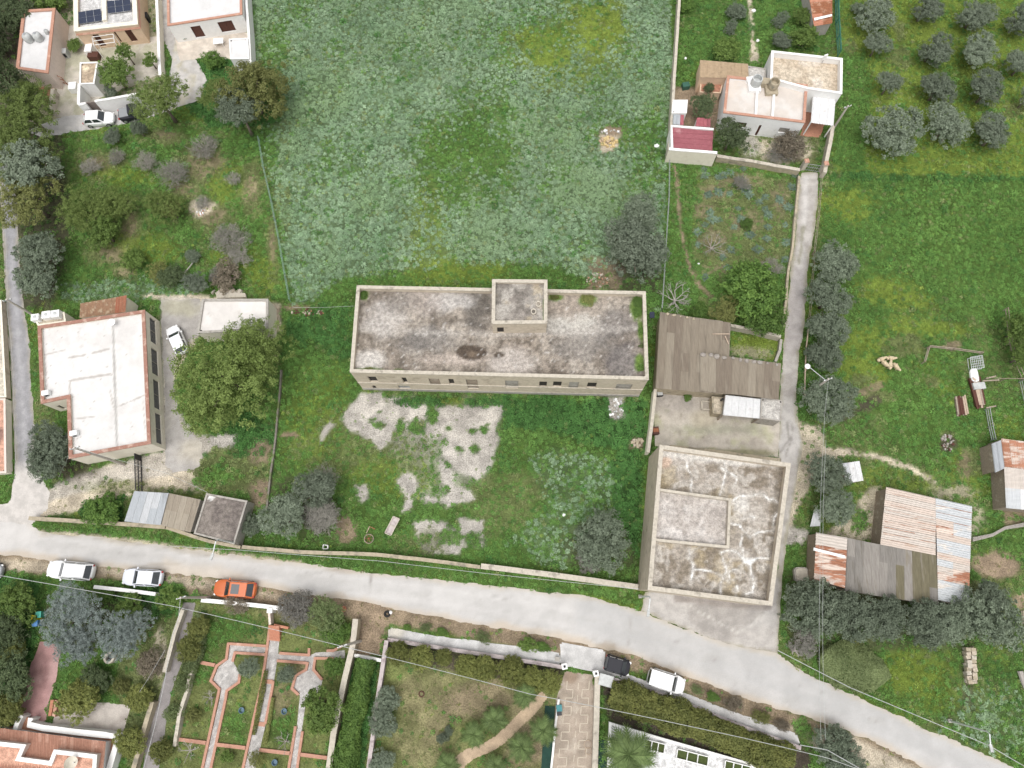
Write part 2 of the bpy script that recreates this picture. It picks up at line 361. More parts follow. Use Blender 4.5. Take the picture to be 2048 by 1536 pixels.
    g.ell(690, 1060, 25, 28, k(DIRT), .35, .5, 1, .9); g.ell(845, 1090, 50, 25, k(SCRUB), .4, .6, 1, .6); g.ell(600, 1020, 75, 60, k(DARK), .4, .5, 2, .55); g.ell(1205, 1095, 60, 55, k(DARK), .4, .5, 2, .55); g.ell(1275, 885, 18, 12, k(DIRT), .3, .5, 1, .9)
    g.ell(580, 870, 18, 6, k(DIRT), .3, .4, 1)
    # kitchen garden between long building and lane
    g.poly([(1335, 325), (1600, 350), (1570, 660), (1460, 640), (1320, 620)], k(LUSH), 3, 5); g.poly([(1395, 345), (1590, 365), (1575, 520), (1480, 545), (1390, 520)], k(SCRUB), 8, 14, 2, .9)
    for e in ((1430, 380, 30, 18), (1480, 360, 40, 14), (1425, 480, 30, 25), (1500, 440, 40, 20), (1560, 400, 20, 30), (1440, 540, 45, 12), (1540, 530, 20, 20), (1410, 420, 18, 14)): g.ell(*e, k(DIRT), .5, .8, 1.0, .5)
    g.line([(1350, 335), (1356, 380), (1358, 430), (1368, 490), (1380, 535), (1398, 570), (1425, 595)], 7, k(DIRT), 3, 3, 1, .95)
    g.poly([(1400, 590), (1470, 600), (1470, 640), (1390, 625)], k(SCRUB), 6, 8, 1, .7)
    g.poly([(1462, 668), (1560, 675), (1555, 725), (1462, 705)], k(YELL), 3, 4); g.ell(1500, 705, 45, 12, k(SAND), .5, .6, 1, .5)
    # house garden top right
    g.poly([(1340, -40), (1660, -40), (1650, 100), (1540, 110), (1395, 125), (1350, 200)], k(LUSH), 3, 5); g.poly([(1490, -40), (1502, -40), (1508, 60), (1518, 125), (1500, 125), (1500, 60)], k(SAND), 2, 2, 1, .9); g.noise(k(DEEP), 3, .56, .66, .3, box=(1345, -60, 1660, 130))
    g.poly([(1345, 175), (1440, 175), (1440, 240), (1420, 300), (1345, 300)], k(DIRT), 4, 5); g.poly([(1485, 268), (1640, 272), (1630, 330), (1480, 318)], k(SCRUB), 4, 8, 1.5); g.ell(1570, 300, 55, 26, k(SAND), .4, .6, 1.2, .8); g.ell(1500, 290, 20, 22, k(GRAV), .4, .6, 1.2, .8)
    # olive orchard and meadow on the right
    g.poly([(1680, -40), (2120, -40), (2120, 350), (1660, 350)], k(YELL), 10, 14, 4, .8); g.poly([(1680, 90), (1740, 130), (1730, 340), (1660, 330)], k(LUSH), 10, 14, 3); g.noise(k(LUSH), 4, .52, .66, .5, box=(1680, -60, 2120, 350))
    for e in ((1800, 60, 14, 18), (1798, 115, 20, 25), (1700, 95, 10, 14), (2030, 220, 25, 18), (1950, 60, 12, 10)): g.ell(*e, k(SCRUB), .4, .7, 1.5, .8)
    g.poly([(1660, 345), (2120, 355), (2120, 365), (1660, 362)], k(DEEP), 3, 5, 2, .6)
    g.poly([(1650, 362), (2120, 362), (2120, 640), (1990, 640), (1850, 600), (1700, 650), (1640, 560)], k(LUSH), 8, 12, 3)
    for e in ((1680, 400, 60, 22), (1700, 430, 40, 20), (1760, 580, 60, 25), (1820, 600, 40, 15), (1720, 690, 60, 40), (1800, 655, 60, 22), (1730, 745, 45, 25), (1900, 660, 50, 14)): g.ell(*e, k(YELL), .5, .7, 3, .85)
    for e in ((1810, 690, 40, 22), (1905, 690, 22, 8), (1745, 790, 45, 12), (1865, 765, 14, 10), (1900, 885, 15, 20), (1725, 760, 25, 12), (1945, 925, 20, 30)): g.ell(*e, k(SCRUB), .4, .6, 1.5, .9)
    g.line([(1685, 835), (1755, 800)], 22, k(DARK), 5, 5, 1, .8); g.line([(1690, 800), (1760, 770)], 14, k(DIRT), 5, 5, 1, .7); g.ell(1895, 886, 16, 20, k(DARK), .3, .4, 1, .8); g.ell(1930, 935, 14, 30, k(DIRT), .4, .6, 1, .6); g.ell(1900, 690, 25, 10, k(DIRT), .4, .6, 1, .7)
    g.poly([(1590, 840), (1640, 860), (1660, 900), (1700, 905), (1640, 940), (1600, 1000), (1590, 1060), (1560, 1060)], k(SAND), 5, 12, 2, .9); g.poly([(1575, 1050), (1620, 1060), (1610, 1090), (1570, 1090)], k(GRAV), 4, 6)
    g.line([(1650, 900), (1700, 905), (1760, 915), (1820, 935), (1870, 965)], 10, k(SAND), 4, 5, 1.5, .95); g.ell(1900, 985, 40, 14, k(SAND), .6, .8, 1.2, .6); g.ell(1945, 1040, 20, 30, k(SAND), .6, .8, 1.2, .5)
    g.poly([(1725, 985), (1765, 965), (1760, 1090), (1640, 1070), (1690, 1040)], k(SAND), 6, 12, 1.5, .85); g.ell(1720, 1035, 18, 22, k(LUSH), .4, .6, 1, .8)
    g.ell(1993, 1130, 44, 30, k(DIRT), .25, .35, 1.5); g.ell(1960, 1175, 40, 16, k(SCRUB), .4, .6, 1.5, .8); g.poly([(2005, 1010), (2120, 1000), (2120, 1060), (2010, 1050)], k(DIRT), 5, 8, 1.5, .8); g.ell(2045, 1200, 25, 18, k(DIRT), .3, .4, 1, .9)
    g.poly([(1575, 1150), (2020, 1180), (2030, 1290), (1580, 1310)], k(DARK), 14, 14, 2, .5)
    g.ell(1835, 1340, 65, 40, k(YELL), .5, .5, 3, .9); g.ell(1900, 1400, 60, 30, k(YELL), .5, .6, 3, .5); g.poly([(1925, 1290), (1950, 1290), (1945, 1420), (1925, 1420)], k(DARK), 4, 5, 1, .8); g.ell(1980, 1430, 90, 60, k(THIS), .5, .7, 4, .4)
    # road verges
    g.line([(0, 1118), (120, 1130), (330, 1158), (520, 1192), (720, 1215), (950, 1255), (1130, 1295), (1290, 1325), (1450, 1395), (1600, 1460), (1760, 1505), (1880, 1560)], 44, k(DIRT), 5, 7, 2, .95)
    g.line([(0, 1130), (200, 1140), (420, 1170), (560, 1195)], 18, k(SAND), 6, 8, 2, .6)
    g.poly([(1580, 1455), (1700, 1470), (1880, 1560), (1700, 1560), (1640, 1500)], k(SAND), 6, 8, 2, .95); g.ell(1610, 1465, 18, 22, k(LUSH), .4, .5, 1, .9)
    g.line([(60, 1062), (180, 1072), (290, 1088), (420, 1106), (600, 1128)], 14, k(SAND), 5, 5, 1.5, .8)
    g.poly([(60, 1045), (240, 1055), (420, 1085), (430, 1100), (280, 1078), (60, 1056)], k(LUSH), 3, 4, 1); g.poly([(560, 1105), (760, 1115), (1000, 1150), (1280, 1185), (1282, 1215), (1150, 1180), (930, 1155), (740, 1135), (600, 1118)], k(LUSH), 4, 5, 1.5)
    g.poly([(1345, 1250), (1400, 1255), (1455, 1280), (1450, 1290), (1380, 1268)], k(LUSH), 3, 4, 1, .9)
    # gardens south of the road
    g.poly([(-40, 1150), (360, 1165), (395, 1210), (330, 1400), (290, 1560), (-40, 1560)], k(LUSH), 4, 6, 2); g.poly([(-40, 1150), (80, 1165), (75, 1290), (30, 1420), (-40, 1420)], k(DEEP), 5, 8, 2); g.ell(300, 1200, 55, 30, k(DEEP), .3, .5, 2); g.ell(180, 1240, 110, 60, k(DARK), .4, .5, 2, .6)
    g.poly([(240, 1290), (330, 1240), (370, 1215), (300, 1480), (270, 1560), (240, 1470)], k(SCRUB), 6, 10, 2); g.ell(320, 1310, 12, 60, k(SAND), .4, .6, 2, .7)
    g.poly([(390, 1200), (710, 1240), (640, 1560), (320, 1560), (365, 1320)], k(LAWN), 3, 4, 2); g.noise(k(LAWN), 2, .6, .7, .0)
    for e in ((440, 1265, 50, 22), (470, 1245, 60, 20), (400, 1330, 30, 30), (560, 1450, 40, 30), (470, 1450, 30, 30), (410, 1290, 30, 30)): g.ell(*e, k(LUSH), .5, .7, 2, .8)
    g.ell(600, 1215, 70, 25, k(DIRT), .4, .5, 1, .7); g.poly([(370, 1210), (410, 1210), (395, 1330), (340, 1500), (310, 1540), (340, 1380)], k(SCRUB), 5, 8, 1.5, .9); g.ell(610, 1350, 30, 40, k(DIRT), .5, .6, 1, .5); g.ell(560, 1400, 20, 30, k(DIRT), .5, .7, 1, .5)
    g.poly([(705, 1190), (790, 1215), (775, 1250), (762, 1310), (700, 1315)], k(DIRT), 4, 6, 1.5); g.noise(k(DIRT), 3, .9, .99, .0)
    g.poly([(700, 1312), (762, 1322), (735, 1560), (655, 1560)], k(DEEP), 3, 4)
    g.poly([(762, 1290), (1125, 1338), (1105, 1560), (725, 1560)], k(LAWN), 3, 4); g.ell(860, 1400, 80, 60, k(DIRT), .5, .6, 3, .45); g.ell(980, 1400, 70, 40, k(DIRT), .5, .6, 2, .7); g.ell(1060, 1480, 60, 60, k(DIRT), .5, .6, 2, .8); g.ell(850, 1500, 60, 50, k(DIRT), .5, .7, 2, .4)
    g.poly([(775, 1282), (1125, 1333), (1125, 1372), (1000, 1355), (770, 1320)], k(DARK), 3, 4, 1, .9)  # brown soil strip, shade between retaining wall and hedge painted into its colour
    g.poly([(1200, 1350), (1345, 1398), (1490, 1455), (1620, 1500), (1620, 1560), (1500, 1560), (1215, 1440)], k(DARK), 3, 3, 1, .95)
    return g
# ---------------------------------------------------------------- ground sheet: fine near, running out to the horizon
M_ground = painted('ground_mat', nscale=7, amt=.42, bmp=.6, bd=.08, nscale2=.9, amt2=.22)
def make_ground():
    res = .30; gx = np.arange(-84, 84.01, res); gy = np.arange(-30, 92.01, res)
    ring = [110, 170, 300, 700, 2000]
    gx = np.concatenate([[-r for r in ring[::-1]], gx, ring]); gy = np.concatenate([[-r for r in ring[::-1]], gy, [r for r in ring]])
    nx, ny = len(gx), len(gy); X, Y = np.meshgrid(gx, gy, indexing='ij'); X = X.ravel(); Y = Y.ravel()
    idx = np.arange(nx*ny).reshape(nx, ny); q = np.stack([idx[:-1, :-1], idx[1:, :-1], idx[1:, 1:], idx[:-1, 1:]], -1).reshape(-1, 4)
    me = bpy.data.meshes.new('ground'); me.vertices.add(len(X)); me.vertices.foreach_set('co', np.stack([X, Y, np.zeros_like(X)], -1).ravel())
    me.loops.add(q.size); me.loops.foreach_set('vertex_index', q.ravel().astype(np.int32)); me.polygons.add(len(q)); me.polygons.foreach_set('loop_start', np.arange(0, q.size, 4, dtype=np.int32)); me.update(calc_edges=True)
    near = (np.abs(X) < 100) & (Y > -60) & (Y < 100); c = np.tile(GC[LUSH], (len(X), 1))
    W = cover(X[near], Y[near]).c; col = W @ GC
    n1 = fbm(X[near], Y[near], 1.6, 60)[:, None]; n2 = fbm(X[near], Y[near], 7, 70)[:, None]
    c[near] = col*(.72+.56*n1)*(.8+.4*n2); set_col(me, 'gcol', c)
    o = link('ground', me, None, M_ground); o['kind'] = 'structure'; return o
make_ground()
# ---------------------------------------------------------------- roads, lanes, yards
M_road = painted('road_concrete', nscale=14, amt=.10, bmp=.12, bd=.01, nscale2=.5, amt2=.06, rough=.85)
M_yard = painted('yard_concrete', nscale=12, amt=.18, bmp=.25, bd=.02, nscale2=1.0, amt2=.12)
RU = [(-60, 1040), (60, 1048), (82, 1064), (176, 1072), (278, 1084), (410, 1104), (600, 1126), (740, 1146), (931, 1166), (1150, 1189), (1196, 1198), (1281, 1221), (1358, 1253), (1454, 1289), (1554, 1306), (1611, 1347), (1720, 1395), (1842, 1453), (1963, 1505), (2036, 1538), (2140, 1590)]
RL = [(1960, 1590), (1854, 1538), (1744, 1482), (1647, 1445), (1489, 1397), (1372, 1353), (1273, 1312), (1202, 1297), (1107, 1274), (931, 1245), (790, 1219), (726, 1204), (600, 1190), (513, 1172), (395, 1152), (293, 1143), (205, 1134), (88, 1119), (0, 1110), (-60, 1106)]
ROAD = RU+RL
def paint_road(p):
    p.fill((.47, .455, .44)); p.noise((.40, .385, .37), 6, .45, .7, .5); p.noise((.36, .34, .32), .5, .70, .80, .35, 2); p.noise((.53, .52, .505), .35, .72, .80, .3, 2)
    mid = [((a[0]+b[0])/2, (a[1]+b[1])/2) for a, b in zip(RU, RL[::-1])]
    for dy, w, c, o in ((-14, 18, (.515, .50, .485), .5), (14, 16, (.515, .50, .485), .5), (0, 5, (.41, .40, .385), .3)):
        p.line([(x, y+dy) for x, y in mid], w, c, 6, 3, 5, o)
    p.poly([(1150, 1180), (1560, 1300), (2100, 1560), (1960, 1560), (1640, 1420), (1350, 1320), (1150, 1260)], (.405, .40, .395), 14, 8, 5, .7)
    for dy, w, o in ((-22, 5, .35), (-8, 5, .35), (9, 5, .3), (24, 5, .3)): p.line([(x, y+dy) for x, y in mid], w, (.405, .39, .372), 3, 3, 4, o)
    for e in ((610, 1150, 16, 5), (842, 1188, 22, 6), (1012, 1225, 14, 5), (1420, 1318, 20, 8), (1580, 1400, 22, 8), (1755, 1440, 18, 7), (150, 1092, 20, 5), (320, 1100, 14, 4), (1180, 1240, 12, 5)): p.ell(*e, (.385, .372, .355), .15, .25, 1.5, .45)
    for k, l in enumerate(([(560, 1140), (640, 1146), (700, 1160)], [(980, 1190), (1040, 1205), (1120, 1208)], [(1330, 1275), (1400, 1300), (1450, 1335)], [(1560, 1330), (1600, 1372), (1660, 1390)], [(200, 1095), (260, 1110), (330, 1112)], [(1700, 1420), (1790, 1460)])): p.line(l, 1.2, (.30, .285, .27), 1.0, 3, 1.0, .5)
    d = segdist(p.x, p.y, RL); p.mix(.8*sstep(16, 2, d+p._nz(10, 2)), (.47, .40, .32)); d = segdist(p.x, p.y, RU[1:]); p.mix(.7*sstep(10, 1, d+p._nz(7, 2)), (.44, .39, .32))
    p.poly([(330, 1120), (430, 1130), (520, 1160), (500, 1175), (330, 1150)], (.50, .44, .37), 10, 12, 2, .7)
    p.line([(745, 1147), (740, 1168), (736, 1204)], 3, (.26, .24, .22), 1.5, 2, .8, .75); p.line([(1262, 1232), (1258, 1290)], 4, (.34, .32, .30), 1.5, 2, .8, .6); p.line([(1500, 1340), (1490, 1380)], 2.5, (.36, .35, .34), 1.5, 1.5, .8, .4)
    p.line([(85, 1066), (240, 1082), (360, 1098), (420, 1110)], 3, (.30, .27, .23), 1.5, 3, 1, .6); p.ell(465, 1112, 10, 5, (.36, .33, .30), .3, .3, 1, .6); p.poly([(350, 1098), (410, 1108), (430, 1116), (360, 1108)], (.36, .33, .29), 3, 4, 1, .5)
    p.ell(700, 1140, 40, 5, (.34, .29, .24), .4, .6, 1, .7); p.ell(1215, 1295, 25, 10, (.32, .27, .21), .4, .6, 1, .7); p.ell(330, 1128, 30, 4, (.40, .35, .29), .4, .6, 1, .6); p.line([(1120, 1282), (1160, 1288)], 4, (.40, .28, .2), 2, 2, 1, .6)
    p.ell(1105, 1265, 16, 3, (.38, .36, .33), .4, .5, 1, .4)
    p.poly([(-60, 1030), (90, 1050), (60, 1090), (-60, 1100)], (.52, .50, .48), 12, 10, 3, .6)
road = sheet('road', jag(ROAD, 3, 12, seed=3), .008, .30, paint_road, M_road); road['kind'] = 'structure'; hard(ROAD)
LANE = [(-4, 300), (30, 300), (36, 430), (42, 560), (58, 680), (68, 840), (72, 905), (82, 950), (100, 985), (95, 1020), (62, 1050), (-60, 1045), (-60, 1015), (20, 1005), (30, 950), (28, 880), (24, 780), (14, 640), (8, 520), (4, 430)]
def paint_lane(p):
    p.fill((.27, .265, .275)); p.noise((.20, .195, .20), 4, .45, .65, .6); p.line([(22, 430), (26, 560), (38, 700), (48, 850), (50, 930)], 10, (.37, .365, .375), 5, 3, 3, .6)
    d = segdist(p.x, p.y, LANE, True); p.mix(.7*sstep(8, 1, d+p._nz(6, 1.5)), (.33, .30, .24)); p.poly([(-60, 930), (130, 930), (130, 1060), (-60, 1060)], (.50, .47, .44), 22, 14, 3, .95)
o = sheet('lane_asphalt', jag(LANE, 2, 14, seed=5), .005, .30, paint_lane, M_yard); o['kind'] = 'structure'; hard(LANE)
DRIVE = [(1603, 345), (1637, 345), (1636, 404), (1625, 482), (1616, 534), (1613, 586), (1606, 678), (1598, 702), (1593, 800), (1596, 850), (1606, 890), (1588, 996), (1576, 1055), (1567, 1143), (1561, 1201), (1558, 1260), (1556, 1308), (1454, 1290), (1358, 1254), (1281, 1222), (1290, 1185), (1555, 1150), (1556, 915), (1561, 840), (1560, 790), (1567, 702), (1569, 659), (1577, 586), (1582, 534), (1590, 482), (1595, 404)]
def paint_drive(p):
    p.fill((.42, .395, .37)); p.noise((.33, .305, .28), 3, .4, .65, .7); p.noise((.25, .23, .20), 1.5, .62, .75, .4)
    p.poly([(1575, 534), (1625, 534), (1610, 700), (1565, 700)], (.34, .315, .305), 8, 4, 2, .8); p.line([(1612, 360), (1608, 450), (1600, 530)], 10, (.52, .50, .48), 5, 4, 2, .6)
    p.line([(1606, 455), (1602, 500), (1598, 525)], 8, (.20, .19, .13), 3, 3, 1, .7); p.poly([(1560, 800), (1600, 800), (1606, 890), (1545, 990), (1560, 1260), (1290, 1250), (1290, 1185)], (.44, .42, .40), 10, 6, 3, .7)
    for l in ([(1575, 845), (1578, 880), (1560, 905)], [(1586, 845), (1582, 880), (1570, 915)]): p.line(l, 3, (.25, .235, .215), 1.5, 2, 1, .8)
    p.poly([(1375, 1210), (1540, 1210), (1520, 1235), (1480, 1260), (1440, 1280), (1378, 1240)], (.31, .29, .27), 3, 5, 2, .8); p.line([(1340, 1190), (1420, 1235), (1475, 1265), (1510, 1245), (1518, 1232)], 2, (.52, .50, .47), 1, 1, 1, .7); p.poly([(1345, 1190), (1545, 1205), (1545, 1222), (1350, 1205)], (.22, .19, .17), 4, 6, 1.5, .7)
    d = segdist(p.x, p.y, DRIVE, True); p.mix(.6*sstep(6, 1, d+p._nz(6, 1)), (.27, .25, .17))
o = sheet('lane_concrete', jag(DRIVE, 2, 12, seed=6), .004, .26, paint_drive, M_yard); o['kind'] = 'structure'; hard(DRIVE)
YARD = [(1306, 775), (1420, 785), (1560, 838), (1556, 915), (1310, 893)]
def paint_yard(p):
    p.fill((.44, .40, .345)); p.noise((.33, .295, .25), 3, .42, .65, .7); p.noise((.36, .36, .22), 2.5, .58, .72, .6); p.line([(1365, 790), (1358, 890)], 2, (.26, .23, .19), 1, 1, 1, .7); p.ell(1440, 858, 90, 12, (.31, .31, .23), .5, .6, 2, .6)
    p.ell(1350, 810, 40, 20, (.31, .285, .26), .5, .6, 2, .6); p.ell(1405, 840, 25, 15, (.38, .34, .26), .5, .6, 2, .7); p.ell(1430, 905, 120, 8, (.22, .21, .12), .4, .5, 1, .8)
    for i in range(14): p.ell(1310+random.random()*230, 790+random.random()*100, 2.5, 2, (.2, .18, .15), .4, .3, 1, .7)
o = sheet('yard_concrete', YARD, .012, .26, paint_yard, M_yard); o['kind'] = 'structure'; hard(YARD)
# lane and drives of the houses top left, terraces
TRK = [(52, 262), (150, 222), (210, 205), (330, 196), (345, 120), (320, 60), (318, -40), (345, -40), (352, 70), (392, 118), (415, 160), (400, 200), (330, 225), (260, 246), (160, 262), (85, 275)]
def paint_trk(p): p.fill((.44, .42, .40)); p.noise((.34, .32, .30), 3, .4, .65, .7); p.noise((.42, .38, .27), 2, .58, .72, .6); p.poly([(40, 200), (300, 180), (300, 290), (40, 290)], (.50, .485, .475), 10, 6, 3, .8)
o = sheet('lane_house', jag(TRK, 2, 12, seed=8), .004, .3, paint_trk, M_yard); o['kind'] = 'structure'; hard(TRK)
for nm, poly, c1, c2 in (('terrace', [(345, 62), (500, 66), (498, 122), (455, 118), (408, 116), (360, 122)], (.56, .50, .43), (.46, .40, .34)), ('courtyard', [(110, 60), (165, 45), (180, 80), (318, 72), (318, 150), (200, 196), (162, 230), (112, 235), (115, 170), (130, 120)], (.50, .46, .40), (.37, .36, .26)),
                         ('patio', [(117, 1408), (205, 1405), (262, 1410), (249, 1462), (100, 1455)], (.44, .40, .36), (.33, .29, .26)),
                         ('red_drive', [(80, 1282), (123, 1291), (114, 1350), (99, 1400), (92, 1445), (25, 1445), (58, 1341)], (.38, .225, .215), (.31, .18, .17)),
                         ('garden_lane', [(366, 1205), (391, 1205), (378, 1270), (366, 1320), (345, 1379), (331, 1452), (316, 1545), (284, 1545), (293, 1481), (322, 1379), (349, 1291)], (.255, .235, .23), (.185, .17, .165)),
                         ('pavement', [(777, 1254), (872, 1272), (1033, 1292), (1119, 1306), (1122, 1331), (1000, 1312), (776, 1277)], (.55, .545, .54), (.46, .45, .44)), ('pavement', [(1119, 1284), (1211, 1300), (1208, 1333), (1369, 1386), (1460, 1421), (1594, 1467), (1602, 1492), (1489, 1451), (1343, 1392), (1196, 1346), (1122, 1331)], (.53, .52, .51), (.45, .44, .43))):
    def pf(p, c1=c1, c2=c2, nm=nm):
        p.fill(c1); p.noise(c2, 1.6, .4, .65, .8)
        if nm == 'pavement': p.noise((.62, .61, .60), 1, .62, .7, .5); p.ell(790, 1265, 18, 14, (.50, .46, .38), .5, .5, 1, .7)
        if nm == 'red_drive': p.noise((.45, .31, .29), 2.5, .5, .7, .5)
    o = sheet(nm, jag(poly, 1.2, 14, seed=11), .012 if nm == 'pavement' else .006, .25, pf, M_yard); o['kind'] = 'structure'; hard(poly)

HY = [(322, 600), (402, 598), (402, 668), (354, 702), (346, 770), (360, 850), (405, 885), (400, 935), (345, 945), (331, 930), (331, 880)]
def paint_hy(p): p.fill((.37, .35, .33)); p.noise((.30, .28, .26), 3, .42, .62, .7); p.noise((.43, .40, .36), 1.6, .55, .7, .6); p.ell(360, 615, 40, 18, (.36, .34, .25), .5, .6, 1.5, .7); p.ell(385, 900, 30, 25, (.43, .39, .32), .5, .6, 1.5, .7)
o = sheet('house_yard', jag(HY, 3, 14, seed=21), .006, .25, paint_hy, M_yard); o['kind'] = 'structure'; hard(HY)
# ================================================================ buildings
M_stone = weathered('limestone_wall', (.57, .50, .40), (.49, .425, .335), 2.2, (.39, .335, .26), .7, (.52, .72), bmp=.3)
M_coping = weathered('limestone_coping', (.52, .475, .40), (.43, .39, .325), 3, (.30, .27, .225), 1.2, (.55, .7))
M_white = weathered('white_wall', (.80, .79, .77), (.75, .74, .72), 2, (.65, .63, .60), .8, (.6, .75), bmp=.1)
M_cream = weathered('cream_wall', (.76, .71, .60), (.70, .65, .545), 2, (.60, .54, .44), .8, (.58, .75), bmp=.1)
M_peach = weathered('peach_wall', (.66, .50, .36), (.61, .455, .325), 2, (.52, .38, .28), .8, (.6, .75), bmp=.1)
M_pinkwall = weathered('pale_pink_wall', (.68, .58, .52), (.62, .53, .47), 2, (.53, .45, .40), .8, (.6, .75), bmp=.1)
M_terra = weathered('terracotta', (.46, .21, .135), (.38, .17, .11), 5, (.52, .30, .21), 1.0, (.55, .7), bmp=.2)
M_terral = weathered('pale_terracotta', (.47, .26, .19), (.395, .215, .155), 5, (.54, .34, .26), 1.0, (.55, .7), bmp=.2)
M_brick = weathered('brick_coping', (.34, .185, .14), (.28, .15, .115), 6, (.46, .32, .26), 1.5, (.5, .68), bmp=.3)
M_conc = weathered('old_concrete', (.40, .375, .34), (.31, .29, .26), 3, (.22, .20, .18), .9, (.55, .72), bmp=.3)
M_ochre = weathered('lichen_wall', (.42, .36, .265), (.33, .285, .21), 2.5, (.22, .20, .155), .8, (.52, .68), bmp=.4)
M_dark = plain('dark_opening', (.035, .030, .028), .7)
M_glass = plain('window_glass', (.05, .055, .06), .15, spec=.5)
M_shut = weathered('brown_shutter', (.105, .045, .032), (.080, .036, .027), 8, rough=.6)
M_wood = weathered('grey_wood', (.34, .28, .22), (.25, .205, .165), 6, (.44, .38, .31), 1, (.55, .7))
M_pale_wood = weathered('pale_wood', (.48, .38, .29), (.38, .30, .23), 6, (.28, .22, .18), 1.2, (.55, .7))
M_metal = plain('grey_metal', (.42, .43, .44), .45, .6)
M_darkmetal = plain('black_metal', (.035, .035, .038), .5, .3)
M_plastic = plain('grey_plastic', (.45, .46, .45), .5)
M_whitep = plain('white_plastic', (.80, .80, .79), .45, var=.04)
M_rust = weathered('rust', (.30, .125, .065), (.22, .09, .05), 5, (.42, .26, .18), 1, (.5, .65))
M_roofpaint = painted('flat_roof', nscale=11, amt=.30, bmp=.4, bd=.03, nscale2=2.6, amt2=.22)
M_roofwhite = painted('white_roof', nscale=11, amt=.04, bmp=.1, bd=.01, nscale2=1.3, amt2=.04, rough=.7)
M_bark = weathered('bark', (.20, .165, .13), (.14, .115, .09), 6, bmp=.6, bd=.05); M_greybark = weathered('grey_bark', (.38, .35, .32), (.30, .275, .25), 6); M_palebark = weathered('pale_bark', (.40, .375, .35), (.32, .295, .27), 6)
def wall_uz(a, b, px, py):
    """photo pixel on the vertical wall a-b -> distance along it and height"""
    r = RW @ np.array([(px-1024)/F, -(py-768)/F, -1.0]); e = Vector((b[0]-a[0], b[1]-a[1])).normalized(); n = Vector((-e.y, e.x))
    t = (n.x*a[0]+n.y*a[1])/(n.x*r[0]+n.y*r[1]); x, y = r[0]*t, r[1]*t
    return (x-a[0])*e.x+(y-a[1])*e.y, HC+r[2]*t
def wall_face(mb, a, b, z0, z1, holes, depth=.18):
    """wall a->b (outside on the right hand) with recessed openings (u0, u1, z0, z1)"""
    L = math.hypot(b[0]-a[0], b[1]-a[1]); ex, ey = (b[0]-a[0])/L, (b[1]-a[1])/L; nx, ny = -ey, ex
    us = sorted({0, L}|{h[0] for h in holes}|{h[1] for h in holes}); zs = sorted({z0, z1}|{h[2] for h in holes}|{h[3] for h in holes})
    pt = lambda u, z, d=0: (a[0]+ex*u+nx*d, a[1]+ey*u+ny*d, z)
    for i in range(len(us)-1):
        for j in range(len(zs)-1):
            um, zm = (us[i]+us[i+1])/2, (zs[j]+zs[j+1])/2
            if any(h[0] < um < h[1] and h[2] < zm < h[3] for h in holes): continue
            mb.add([pt(us[i], zs[j]), pt(us[i+1], zs[j]), pt(us[i+1], zs[j+1]), pt(us[i], zs[j+1])], [(0, 1, 2, 3)])
    for u0, u1, a0, a1 in holes:
        for (p, q) in (((u0, a0), (u1, a0)), ((u1, a0), (u1, a1)), ((u1, a1), (u0, a1)), ((u0, a1), (u0, a0))):
            mb.add([pt(*p), pt(*q), pt(*q, depth), pt(*p, depth)], [(0, 1, 2, 3)])
    return lambda u, z, d=0: Vector(pt(u, z, d))
def opening(t, kind, pt, u0, u1, z0, z1, mat, depth=.16):
    mb = MB(); g = .012
    vs = [pt(u0-g, z0-g, depth), pt(u1+g, z0-g, depth), pt(u1+g, z1+g, depth), pt(u0-g, z1+g, depth)]; vs += [v+(pt(0, 0, 1)-pt(0, 0, 0))*.05 for v in vs]
    mb.add(vs, [(0, 1, 2, 3), (7, 6, 5, 4), (0, 4, 5, 1), (1, 5, 6, 2), (2, 6, 7, 3), (3, 7, 4, 0)]); w = mb.build(kind, mat, t)
    if mat is M_dark: return w
    fr = MB(); d = depth-.03; wd = .05
    for p, q in (((u0, z0), (u1, z0)), ((u0, z1), (u1, z1)), ((u0, z0), (u0, z1)), ((u1, z0), (u1, z1))):
        fr.bar(pt(*p, d), pt(*q, d), wd)
    if kind in ('window', 'shutter') and u1-u0 > .7: fr.bar(pt((u0+u1)/2, z0, d), pt((u0+u1)/2, z1, d), wd)
    fr.build('frame', M_shut if mat in (M_shut,) else M_conc, w)
    return w
